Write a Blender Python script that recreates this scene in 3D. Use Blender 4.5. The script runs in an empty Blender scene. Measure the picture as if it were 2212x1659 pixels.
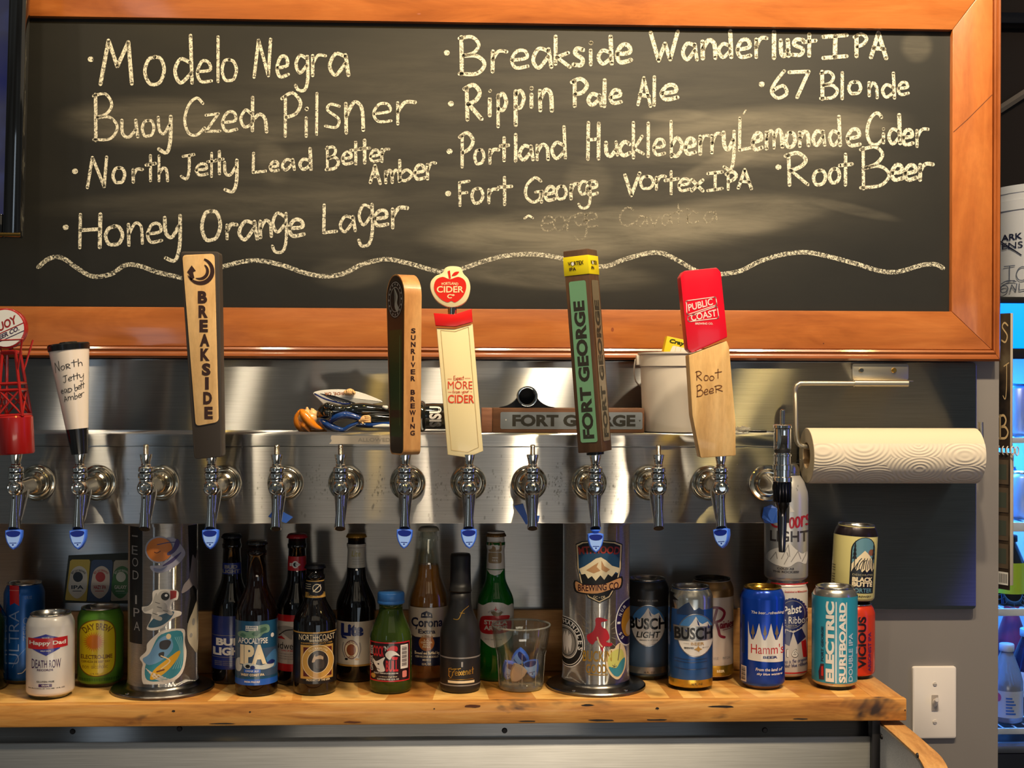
import bpy, bmesh, math, random
from math import sin, cos, pi, radians, sqrt, atan2
from mathutils import Vector, Matrix
SC = bpy.context.scene
COL = SC.collection
# ------------------------------------------------------------------ camera
EYE = 1.498                       # eye height; the shelf top is at 1.05
FPX = 2700.0                      # focal length for a 2212 px wide frame
PSI, ROLL = radians(2.3), 0.0032
CAMROT = Matrix.Rotation(-PSI, 4, 'Z') @ Matrix.Rotation(pi/2, 4, 'X') @ Matrix.Rotation(ROLL, 4, 'Z')
cd = bpy.data.cameras.new('camera'); cam = bpy.data.objects.new('camera', cd); COL.objects.link(cam)
cd.sensor_fit = 'HORIZONTAL'; cd.sensor_width = 36.0; cd.lens = 36.0*FPX/2212.0; cd.clip_start = 0.02
cam.matrix_world = Matrix.Translation((0, 0, EYE)) @ CAMROT
SC.camera = cam
SC.view_settings.view_transform = 'Standard'; SC.view_settings.look = 'None'
SC.view_settings.exposure = 0.3; SC.view_settings.gamma = 1.0; SC.view_settings.use_curve_mapping = False
SC.cycles.max_bounces = 10; SC.cycles.transmission_bounces = 10; SC.cycles.transparent_max_bounces = 12
SC.cycles.glossy_bounces = 5; SC.cycles.diffuse_bounces = 3
SC.cycles.caustics_reflective = False; SC.cycles.caustics_refractive = False
SC.cycles.sample_clamp_indirect = 4.0
# ------------------------------------------------------------------ world and lamps
wd = bpy.data.worlds.new('room_air'); SC.world = wd; wd.use_nodes = True
wn = wd.node_tree.nodes; wl = wd.node_tree.links
bgn = wn['Background']
tc = wn.new('ShaderNodeTexCoord'); nz = wn.new('ShaderNodeTexNoise'); rp = wn.new('ShaderNodeValToRGB')
mp = wn.new('ShaderNodeMapping'); mp.inputs['Scale'].default_value = (3.2, 3.2, .9)
wl.new(tc.outputs['Generated'], mp.inputs['Vector']); wl.new(mp.outputs['Vector'], nz.inputs['Vector'])
nz.inputs['Scale'].default_value = 1.6; nz.inputs['Detail'].default_value = 3
wl.new(nz.outputs['Fac'], rp.inputs['Fac']); wl.new(rp.outputs['Color'], bgn.inputs['Color'])
e = rp.color_ramp.elements; e[0].position = .42; e[0].color = (.026, .029, .028, 1); e[1].position = .72; e[1].color = (.15, .165, .165, 1)
bgn.inputs['Strength'].default_value = 1.0
def lamp(name, x, y, z, watts, color=(1, .82, .57), size=.035, spot=None, aim=None):
    l = bpy.data.lights.new(name, 'SPOT' if spot else 'POINT'); l.energy = watts; l.color = color; l.shadow_soft_size = size
    o = bpy.data.objects.new(name, l); COL.objects.link(o); o.location = (x, y, EYE+z)
    if spot:
        l.spot_size = radians(spot); l.spot_blend = .6
        o.rotation_euler = (Vector(aim) + Vector((0, 0, EYE)) - o.location).to_track_quat('-Z', 'Y').to_euler()
    return o
def area(name, loc, aim, sx, sy, watts, color):
    l = bpy.data.lights.new(name, 'AREA'); l.shape = 'RECTANGLE'; l.size = sx; l.size_y = sy; l.energy = watts; l.color = color
    o = bpy.data.objects.new(name, l); COL.objects.link(o); o.location = (loc[0], loc[1], EYE+loc[2])
    o.rotation_euler = (Vector(aim) - Vector(loc)).to_track_quat('-Z', 'Y').to_euler()
    return o
LZ, LY = 1.28, 1.0
lamp('ceiling_lamp', -1.04, LY, LZ, 7)
lamp('ceiling_lamp', -.52, LY, LZ, 9)
lamp('ceiling_lamp', .09, LY, LZ, 14)
lamp('ceiling_lamp', .42, LY, LZ, 56)
lamp('ceiling_lamp', .81, LY, LZ, 64)
lamp('ceiling_lamp', 1.12, LY, LZ, 10, (1, .72, .26))
for x_ in (-.52, -.12, .24, .6): lamp('picture_lamp', x_, 1.62, .74, 1.1, (1, .60, .10), .02)
area('cool_area_fill', (-1.5, -1.6, .3), (-.2, 1.9, 0), .22, 1.0, 1.6, (.72, .86, 1))  # unseen window-like panel, put in for the bluish patch reflected in the steel
area('cool_area_fill', (1.25, -1.6, -.65), (.45, 1.96, -.2), 1.4, .7, 3.0, (.76, .88, 1))  # added unseen panel that brightens the steel sheet behind the right-hand cans
area('blue_neon', (1.55, 1.3, -.2), (.5, 1.85, -.25), .04, .8, .45, (.14, .14, 1))
area('ceiling_bounce', (.3, -.5, 1.35), (.1, 1.9, -.2), 2.2, .9, 2.5, (1, .80, .55))
area('room_bounce', (.3, -.9, -1.0), (.2, 1.8, -.3), 1.4, .22, 6, (1, .86, .68))
# ------------------------------------------------------------------ helpers
def P(px, py, Y):
    d = CAMROT.to_3x3() @ Vector(((px-1106)/FPX, (829.5-py)/FPX, -1))
    t = Y/d.y
    return Vector((d.x*t, Y, EYE + d.z*t))
def lin(c): return c/12.92 if c <= .04045 else ((c+.055)/1.055)**2.4
def rgb(c): return (.5, .5, .5, 1) if not c else tuple(lin(v/255) for v in c) + (1,)
MATS = {}
def M(name, c=(128, 128, 128), rough=.5, metal=0, spec=.5, trans=0, ior=1.45, coat=0, emit=0, ecol=None, alpha=1):
    if name in MATS: return MATS[name]
    m = bpy.data.materials.new(name); m.use_nodes = True
    b = m.node_tree.nodes['Principled BSDF']; i = b.inputs
    i['Base Color'].default_value = rgb(c); i['Roughness'].default_value = rough; i['Metallic'].default_value = metal
    i['Specular IOR Level'].default_value = spec; i['Transmission Weight'].default_value = trans; i['IOR'].default_value = ior
    i['Coat Weight'].default_value = coat; i['Coat Roughness'].default_value = .08; i['Alpha'].default_value = alpha
    if emit: i['Emission Color'].default_value = rgb(ecol or c); i['Emission Strength'].default_value = emit
    MATS[name] = m
    return m
def thin_glass(name, tint=(1, 1, 1), rough=.02, haze=None):
    if name in MATS: return MATS[name]
    m = bpy.data.materials.new(name); m.use_nodes = True; n = m.node_tree.nodes; l = m.node_tree.links
    n.remove(n['Principled BSDF']); t = n.new('ShaderNodeBsdfTransparent'); t.inputs[0].default_value = tint+(1,)
    g = n.new('ShaderNodeBsdfGlossy'); g.inputs['Roughness'].default_value = rough
    f = n.new('ShaderNodeLayerWeight'); f.inputs[0].default_value = .5; pw = n.new('ShaderNodeMath'); pw.operation = 'POWER'; pw.inputs[1].default_value = 2.6
    l.new(f.outputs['Facing'], pw.inputs[0]); mr = n.new('ShaderNodeMapRange'); mr.inputs[3].default_value = .07; mr.inputs[4].default_value = .8; l.new(pw.outputs[0], mr.inputs[0])
    x = n.new('ShaderNodeMixShader'); l.new(mr.outputs[0], x.inputs[0]); l.new(t.outputs[0], x.inputs[1]); l.new(g.outputs[0], x.inputs[2]); last = x.outputs[0]
    if haze:
        d = n.new('ShaderNodeBsdfDiffuse'); d.inputs[0].default_value = rgb(haze[1]); y = n.new('ShaderNodeMixShader'); y.inputs[0].default_value = haze[0]; l.new(last, y.inputs[1]); l.new(d.outputs[0], y.inputs[2]); last = y.outputs[0]
    l.new(last, n['Material Output'].inputs[0])
    MATS[name] = m; return m
def nodes(m): return m.node_tree.nodes, m.node_tree.links, m.node_tree.nodes['Principled BSDF']
def noise(m, scale, detail=3, stretch=(1, 1, 1), rough=.5, dist=0):
    n, l, b = nodes(m)
    t = n.new('ShaderNodeTexCoord'); mp = n.new('ShaderNodeMapping'); mp.inputs['Scale'].default_value = stretch
    z = n.new('ShaderNodeTexNoise'); z.inputs['Scale'].default_value = scale; z.inputs['Detail'].default_value = detail
    z.inputs['Roughness'].default_value = rough; z.inputs['Distortion'].default_value = dist
    l.new(t.outputs['Object'], mp.inputs['Vector']); l.new(mp.outputs['Vector'], z.inputs['Vector'])
    return z.outputs['Fac']
def ramp(m, fac, stops):
    n, l, b = nodes(m); r = n.new('ShaderNodeValToRGB'); el = r.color_ramp.elements
    while len(el) < len(stops): el.new(.5)
    for e, (p, c) in zip(el, stops):
        e.position = p; e.color = rgb(c) if not isinstance(c, float) else (c, c, c, 1)
    l.new(fac, r.inputs['Fac']); return r.outputs['Color']
def mix(m, fac, a, b_, mode='MIX'):
    n, l, b = nodes(m); x = n.new('ShaderNodeMix'); x.data_type = 'RGBA'; x.blend_type = mode
    for s, v in ((0, fac), (6, a), (7, b_)):
        if hasattr(v, 'is_output'): l.new(v, x.inputs[s])
        elif isinstance(v, tuple): x.inputs[s].default_value = rgb(v)
        else: x.inputs[s].default_value = v
    return x.outputs[2]
def bump(m, fac, strength=.2, dist=.001):
    n, l, b = nodes(m); u = n.new('ShaderNodeBump'); u.inputs['Strength'].default_value = strength; u.inputs['Distance'].default_value = dist
    l.new(fac, u.inputs['Height']); l.new(u.outputs['Normal'], b.inputs['Normal'])
def wood(name, dark, mid, light, stretch=(1, 8, 8), scale=9, rough=.35, coat=.3, grain=.08, stain=None):
    if name in MATS: return MATS[name]
    m = M(name, mid, rough, coat=coat); n, l, b = nodes(m)
    a = noise(m, scale, 5, stretch, .6, .6)
    g = noise(m, scale*9, 3, (stretch[0]*.5, stretch[1]*1.5, stretch[2]*1.5), .6)
    c = ramp(m, a, [(.25, dark), (.5, mid), (.75, light)])
    gc = ramp(m, g, [(.3, .72), (.62, 1.0)])
    c = mix(m, grain*5, c, gc, 'MULTIPLY')
    if stain:
        s = noise(m, stain[0], 4, stain[1], .65, .8)
        sr = ramp(m, s, [(stain[2], 0.0), (stain[2]+.1, 1.0)])
        c = mix(m, sr, c, stain[3])
    l.new(c, b.inputs['Base Color']); bump(m, g, .15, .0006)
    return m
def steel(name, c=(176, 172, 166), rough=.32, groove=.55, br=(3, 60, 400), aniso=.9):
    """horizontally brushed steel: three overlapping lobes stretched up and down, tilted like the walls of the grooves"""
    if name in MATS: return MATS[name]
    m = M(name, c, rough, metal=1); n, l, b = nodes(m)
    f = noise(m, 4, 4, br, .6)
    cl = noise(m, 5, 4, (1, 1, 1.6), .6)
    col = mix(m, .3, ramp(m, f, [(.2, .6), (.75, 1.0)]), ramp(m, cl, [(.25, (130, 128, 124)), (.75, c)]))
    r = ramp(m, cl, [(.3, rough*.92), (.7, rough*1.1)])
    ge = n.new('ShaderNodeNewGeometry'); tg = n.new('ShaderNodeCombineXYZ'); tg.inputs[0].default_value = 1; last = None
    for i, t in enumerate((-groove, 0, groove)):
        ad = n.new('ShaderNodeVectorMath'); ad.operation = 'ADD'; ad.inputs[1].default_value = (0, 0, t); l.new(ge.outputs['Normal'], ad.inputs[0])
        nm = n.new('ShaderNodeVectorMath'); nm.operation = 'NORMALIZE'; l.new(ad.outputs[0], nm.inputs[0])
        g = n.new('ShaderNodeBsdfAnisotropic'); g.inputs['Anisotropy'].default_value = aniso
        l.new(col, g.inputs['Color']); l.new(r, g.inputs['Roughness']); l.new(nm.outputs[0], g.inputs['Normal']); l.new(tg.outputs[0], g.inputs['Tangent'])
        if last is None: last = g.outputs[0]
        else:
            x = n.new('ShaderNodeMixShader'); x.inputs[0].default_value = 1/(i+1); l.new(last, x.inputs[1]); l.new(g.outputs[0], x.inputs[2]); last = x.outputs[0]
    l.new(last, n['Material Output'].inputs[0])
    return m
def finish(me, smooth):
    if smooth:
        for p in me.polygons: p.use_smooth = True
        if smooth != 2:
            try: me.set_sharp_from_angle(angle=radians(38))
            except Exception: pass
def ob(name, bm, mats, parent=None, loc=None, smooth=1):
    me = bpy.data.meshes.new(name)
    bmesh.ops.recalc_face_normals(bm, faces=bm.faces)
    bm.to_mesh(me); bm.free()
    for m in (mats if isinstance(mats, (list, tuple)) else [mats]): me.materials.append(m)
    finish(me, smooth)
    o = bpy.data.objects.new(name, me); COL.objects.link(o)
    if parent: o.parent = parent
    if loc is not None: o.location = loc
    return o
def tag(o, label, cat, group=None):
    o['label'] = label; o['category'] = cat
    if group: o['group'] = group
    return o
def thing(name, label, cat, loc=(0, 0, 0), rz=0, group=None, lean=0, pitch=0):
    o = bpy.data.objects.new(name, None); COL.objects.link(o); o.empty_display_size = .02
    o.location = loc
    o.rotation_euler = (Matrix.Rotation(lean, 3, 'Y') @ Matrix.Rotation(pitch, 3, 'X') @ Matrix.Rotation(rz, 3, 'Z')).to_euler()
    return tag(o, label, cat, group)
def struct(name, bm, m, parent=None, smooth=1):
    o = ob(name, bm, m, parent, smooth=smooth)
    if not parent: o['kind'] = 'structure'
    return o
def box(bm, x0, x1, y0, y1, z0, z1, mi=0, bev=0):
    vs = [bm.verts.new(v) for v in ((x0, y0, z0), (x1, y0, z0), (x1, y1, z0), (x0, y1, z0), (x0, y0, z1), (x1, y0, z1), (x1, y1, z1), (x0, y1, z1))]
    fs = [bm.faces.new([vs[i] for i in f]) for f in ((3, 2, 1, 0), (4, 5, 6, 7), (0, 1, 5, 4), (1, 2, 6, 5), (2, 3, 7, 6), (3, 0, 4, 7))]
    for f in fs: f.material_index = mi
    if bev:
        es = set(e for f in fs for e in f.edges)
        r = bmesh.ops.bevel(bm, geom=list(es), offset=bev, segments=2, profile=.5, affect='EDGES')
        for f in r['faces']: f.material_index = mi
def B(): return bmesh.new()
def bxo(name, x0, x1, y0, y1, z0, z1, m, parent=None, bev=.001):
    bm = B(); box(bm, min(x0, x1), max(x0, x1), y0, y1, min(z0, z1), max(z0, z1), bev=bev); return ob(name, bm, m, parent)
def lathe(bm, prof, seg=40, mat=None, mi=0, cap0=True, cap1=True, fn=None):
    """spin (r, z) pairs around z; mat (4x4) places the result; fn(angle, r, z) can reshape r"""
    mat = mat or Matrix(); rows = []
    for r, z in prof:
        if r < 1e-6: rows.append([bm.verts.new(mat @ Vector((0, 0, z)))]); continue
        row = []
        for k in range(seg):
            a = 2*pi*k/seg; q = fn(a, r, z) if fn else r
            row.append(bm.verts.new(mat @ Vector((q*cos(a), q*sin(a), z))))
        rows.append(row)
    fs = []
    for a, b in zip(rows, rows[1:]):
        for k in range(seg):
            j = (k+1) % seg
            if len(a) == 1 and len(b) == 1: continue
            if len(a) == 1: fs.append(bm.faces.new((a[0], b[j], b[k])))
            elif len(b) == 1: fs.append(bm.faces.new((a[k], a[j], b[0])))
            else: fs.append(bm.faces.new((a[k], a[j], b[j], b[k])))
    if cap0 and len(rows[0]) > 1: fs.append(bm.faces.new(rows[0][::-1]))
    if cap1 and len(rows[-1]) > 1: fs.append(bm.faces.new(rows[-1]))
    for f in fs: f.material_index = mi
YAX = Matrix.Rotation(pi/2, 4, 'X')        # z -> -y (towards the viewer)
XAX = Matrix.Rotation(pi/2, 4, 'Y')        # z -> +x
def tube(bm, pts, r, seg=12, mi=0, caps=True):
    pts = [Vector(p) for p in pts]; rows = []; up = None
    rs = r if isinstance(r, (list, tuple)) else [r]*len(pts)
    for i, p in enumerate(pts):
        t = (pts[min(i+1, len(pts)-1)] - pts[max(i-1, 0)]).normalized()
        if up is None: up = Vector((0, 0, 1)) if abs(t.z) < .9 else Vector((1, 0, 0))
        s = t.cross(up).normalized(); up = s.cross(t).normalized()
        rows.append([bm.verts.new(p + (s*cos(2*pi*k/seg) + up*sin(2*pi*k/seg))*rs[i]) for k in range(seg)])
    fs = [bm.faces.new((a[k], a[(k+1) % seg], b[(k+1) % seg], b[k])) for a, b in zip(rows, rows[1:]) for k in range(seg)]
    if caps: fs += [bm.faces.new(rows[0][::-1]), bm.faces.new(rows[-1])]
    for f in fs: f.material_index = mi
def ellloft(bm, rings, seg=20, mi=0, caps=True):
    """rings: (center, axis_a vector, axis_b vector)"""
    rows = [[bm.verts.new(Vector(c) + Vector(a)*cos(2*pi*k/seg) + Vector(b)*sin(2*pi*k/seg)) for k in range(seg)] for c, a, b in rings]
    fs = [bm.faces.new((p[k], p[(k+1) % seg], q[(k+1) % seg], q[k])) for p, q in zip(rows, rows[1:]) for k in range(seg)]
    if caps: fs += [bm.faces.new(rows[0][::-1]), bm.faces.new(rows[-1])]
    for f in fs: f.material_index = mi
def prism(bm, pts, y0, y1, mi=0, bev=0, fy=None):
    """outline (x, z) pairs given depth from y0 (front) to y1"""
    a = [bm.verts.new((x, y0, z)) for x, z in pts]; b = [bm.verts.new((x, y1, z)) for x, z in pts]; n = len(pts)
    f0 = bm.faces.new(a); fs = [f0, bm.faces.new(b[::-1])] + [bm.faces.new((a[k], b[k], b[(k+1) % n], a[(k+1) % n])) for k in range(n)]
    for f in fs: f.material_index = mi
    bmesh.ops.recalc_face_normals(bm, faces=fs)
    if bev:
        r = bmesh.ops.bevel(bm, geom=list(f0.edges), offset=bev, segments=2, profile=.5, affect='EDGES')
        for f in r['faces']: f.material_index = mi
def rrect(x0, x1, z0, z1, r, n=5):
    out = []
    for cx, cz, a0 in ((x1-r, z1-r, 0), (x0+r, z1-r, 90), (x0+r, z0+r, 180), (x1-r, z0+r, 270)):
        for k in range(n+1):
            a = radians(a0 + 90*k/n); out.append((cx+r*cos(a), cz+r*sin(a)))
    return out
def crom(p, n=6, closed=False):
    out = []; m = len(p)
    for i in range(m if closed else m-1):
        a, b, c, d = ((p[(i-1) % m], p[i], p[(i+1) % m], p[(i+2) % m]) if closed else (p[max(i-1, 0)], p[i], p[i+1], p[min(i+2, m-1)]))
        for k in range(n):
            t = k/n
            out.append(tuple(.5*(2*b[q] + (c[q]-a[q])*t + (2*a[q]-5*b[q]+4*c[q]-d[q])*t*t + (3*b[q]-a[q]-3*c[q]+d[q])*t**3) for q in range(len(b))))
    if not closed: out.append(tuple(p[-1]))
    return out
# ------------------------------------------------------------------ stroke lettering (handwriting)
CIR = [(.5, 1), (.2, .92), (.02, .5), (.2, .06), (.5, 0), (.8, .1), (.98, .5), (.8, .92), (.5, 1)]
def cir(w, h): return ('c', [(x*w, y*h) for x, y in CIR])
GL = {
 'M': (.9, ['l', (0, 0), (.22, 1), (.46, .4), (.76, .98), (.86, 0)]), 'N': (.64, ['l', (0, 0), (.16, .98), (.52, .02), (.6, 1)]),
 'B': (.6, ['l', (.06, 0), (.05, 1)], ['c', (.0, .95), (.3, 1), (.46, .8), (.34, .58), (.1, .5)], ['c', (.1, .5), (.42, .5), (.6, .28), (.42, .04), (0, .02)]),
 'C': (.7, ['c', (.62, .84), (.42, 1), (.15, .85), (.02, .45), (.15, .08), (.42, .0), (.68, .14)]),
 'P': (.55, ['l', (.1, 0), (.1, .95)], ['c', (0, .9), (.3, 1.02), (.53, .8), (.4, .55), (.12, .44)]),
 'J': (.6, ['l', (.1, .97), (.6, 1)], ['c', (.38, .98), (.37, .3), (.25, .02), (.02, .14)]),
 'L': (.56, ['l', (.06, 1), (.04, .02), (.55, .06)]), 'A': (.62, ['l', (0, 0), (.28, 1), (.58, 0)], ['l', (.1, .36), (.5, .36)]),
 'H': (.64, ['l', (0, 0), (.02, 1)], ['l', (.58, 0), (.6, 1)], ['l', (.02, .52), (.58, .56)]), 'O': (.76, list(cir(.72, 1)[0:1]) + cir(.72, 1)[1]),
 'R': (.62, ['l', (.1, 0), (.08, .95)], ['c', (0, .92), (.3, 1.02), (.52, .8), (.4, .58), (.12, .46)], ['l', (.14, .46), (.58, 0)]),
 'W': (.9, ['l', (0, 1), (.25, 0), (.46, .6), (.62, .02), (.86, 1)]), 'I': (.52, ['l', (0, 1), (.5, 1)], ['l', (.26, 1), (.25, 0)], ['l', (0, 0), (.5, .02)]),
 'F': (.54, ['l', (.06, 0), (.04, .95), (.5, 1)], ['l', (.05, .5), (.4, .54)]), 'T': (.6, ['l', (0, 1), (.6, 1)], ['l', (.3, 1), (.3, 0)]),
 'G': (.68, ['c', (.6, .85), (.38, 1), (.1, .75), (.05, .3), (.3, .02), (.55, .1), (.6, .42)], ['l', (.4, .42), (.65, .42), (.62, -.04)]),
 'V': (.6, ['l', (0, .9), (.25, 0), (.58, 1)]), 'K': (.6, ['l', (.06, 0), (.05, 1)], ['l', (.5, 1), (.1, .45), (.56, 0)]),
 'E': (.5, ['l', (.5, 1), (.05, .97), (.04, .02), (.5, .03)], ['l', (.05, .5), (.4, .52)]), 'D': (.62, ['l', (.06, 0), (.05, 1)], ['c', (0, 1), (.4, .92), (.58, .5), (.4, .06), (0, 0)]),
 'S': (.5, ['c', (.46, .85), (.22, 1), (.05, .78), (.42, .36), (.28, .02), (.0, .12)]), 'U': (.6, ['c', (.03, 1), (.04, .3), (.26, 0), (.52, .3), (.54, 1)]),
 'Y': (.6, ['l', (0, 1), (.3, .5), (.58, 1)], ['l', (.3, .5), (.3, 0)]), 'X': (.6, ['l', (0, 1), (.58, 0)], ['l', (.56, 1), (0, 0)]),
 '6': (.52, ['c', (.42, 1), (.16, .6), (.04, .25), (.24, 0), (.5, .16), (.38, .44), (.1, .3)]), '7': (.6, ['l', (0, .96), (.6, 1), (.24, 0)]),
 'o': (.44, list(cir(.42, .52)[0:1]) + cir(.42, .52)[1]), 'e': (.42, ['c', (.03, .26), (.36, .3), (.33, .5), (.15, .52), (.02, .26), (.12, .02), (.4, .05)]),
 'd': (.46, ['c', (.36, .42), (.15, .5), (.02, .25), (.15, .0), (.38, .2)], ['l', (.38, 1), (.42, 0)]), 'l': (.1, ['l', (.05, 1), (.04, 0)]),
 'g': (.42, ['c', (.36, .42), (.15, .52), (.03, .28), (.15, .05), (.36, .25)], ['c', (.38, .5), (.39, -.1), (.3, -.4), (.1, -.42), (.02, -.28)]),
 'r': (.36, ['l', (.05, .5), (.05, 0)], ['c', (.05, .28), (.18, .5), (.36, .48)]), 'a': (.45, ['c', (.36, .45), (.15, .52), (.02, .22), (.15, 0), (.36, .3)], ['l', (.37, .5), (.43, 0)]),
 'u': (.44, ['c', (.03, .5), (.05, .1), (.2, 0), (.36, .2)], ['l', (.37, .5), (.42, 0)]), 'y': (.42, ['c', (.03, .5), (.06, .18), (.2, .08), (.36, .3)], ['c', (.4, .52), (.39, -.1), (.28, -.42), (.05, -.34)]),
 'z': (.42, ['l', (.02, .48), (.35, .5), (.03, .02), (.4, .02)]), 'c': (.38, ['c', (.36, .42), (.18, .52), (.02, .25), (.15, .01), (.38, .08)]),
 'h': (.42, ['l', (.05, 1), (.05, 0)], ['c', (.05, .28), (.2, .5), (.34, .4), (.38, 0)]), 'i': (.1, ['l', (.05, .5), (.05, 0)], ['l', (.06, .74), (.07, .76)]),
 's': (.34, ['c', (.32, .48), (.12, .52), (.05, .38), (.3, .2), (.25, .02), (.0, .05)]), 'n': (.42, ['l', (.04, .5), (.05, 0)], ['c', (.05, .28), (.2, .52), (.35, .4), (.38, 0)]),
 't': (.32, ['l', (.16, .88), (.16, 0)], ['l', (0, .56), (.34, .58)]), 'b': (.44, ['l', (.04, 1), (.05, 0)], ['c', (.05, .3), (.25, .5), (.42, .25), (.25, 0), (.06, .06)]),
 'm': (.62, ['l', (.04, .5), (.05, 0)], ['c', (.05, .28), (.18, .52), (.3, .4), (.31, 0)], ['c', (.31, .3), (.45, .52), (.57, .4), (.6, 0)]),
 'k': (.4, ['l', (.05, 1), (.05, 0)], ['l', (.34, .5), (.08, .25), (.38, 0)]), 'p': (.42, ['l', (.05, .5), (.05, -.4)], ['c', (.05, .4), (.25, .52), (.4, .3), (.25, .05), (.06, .1)]),
 'x': (.4, ['l', (0, .5), (.38, 0)], ['l', (.38, .5), (0, 0)]), 'v': (.4, ['l', (0, .5), (.18, 0), (.38, .5)]), 'f': (.3, ['c', (.3, .9), (.18, .98), (.12, .7), (.12, 0)], ['l', (0, .5), (.28, .52)]),
 'w': (.56, ['l', (0, .5), (.14, 0), (.28, .4), (.42, 0), (.56, .5)]), 'j': (.2, ['c', (.15, .5), (.15, -.3), (0, -.36)]), 'q': (.42, ['c', (.36, .42), (.15, .5), (.02, .25), (.15, 0), (.36, .2)], ['l', (.38, .5), (.38, -.4)]),
 '.': (.1, ['l', (.04, .02), (.06, .03)]), "'": (.1, ['l', (.05, 1), (.04, .8)]), ' ': (.3,), '1': (.2, ['l', (.1, 0), (.1, 1), (0, .8)]),
}
def handstrokes(t, x0, y0, x1, y1, cap, rnd=None, jit=.03):
    """word from (x0,y0) to (x1,y1) along its base line, y up; returns [(closed?, points)]"""
    W = sum(GL[c][0] for c in t) + .13*(len(t)-1); out = []; x = 0
    L = x1-x0
    for c in t:
        g = GL[c]
        for s in g[1:]:
            pts = []
            for q in s[1:]:
                u = (x+q[0])/W + (rnd.uniform(-jit, jit)*.35/W if rnd else 0); v = q[1] + (rnd.uniform(-jit, jit) if rnd else 0)
                pts.append((x0+L*u, y0+(y1-y0)*u + v*cap))
            if s[0] == 'c': out.append(crom(pts, 5))
            else: out.append(pts + ['l'])
        x += g[0] + .13
    return out
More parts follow.
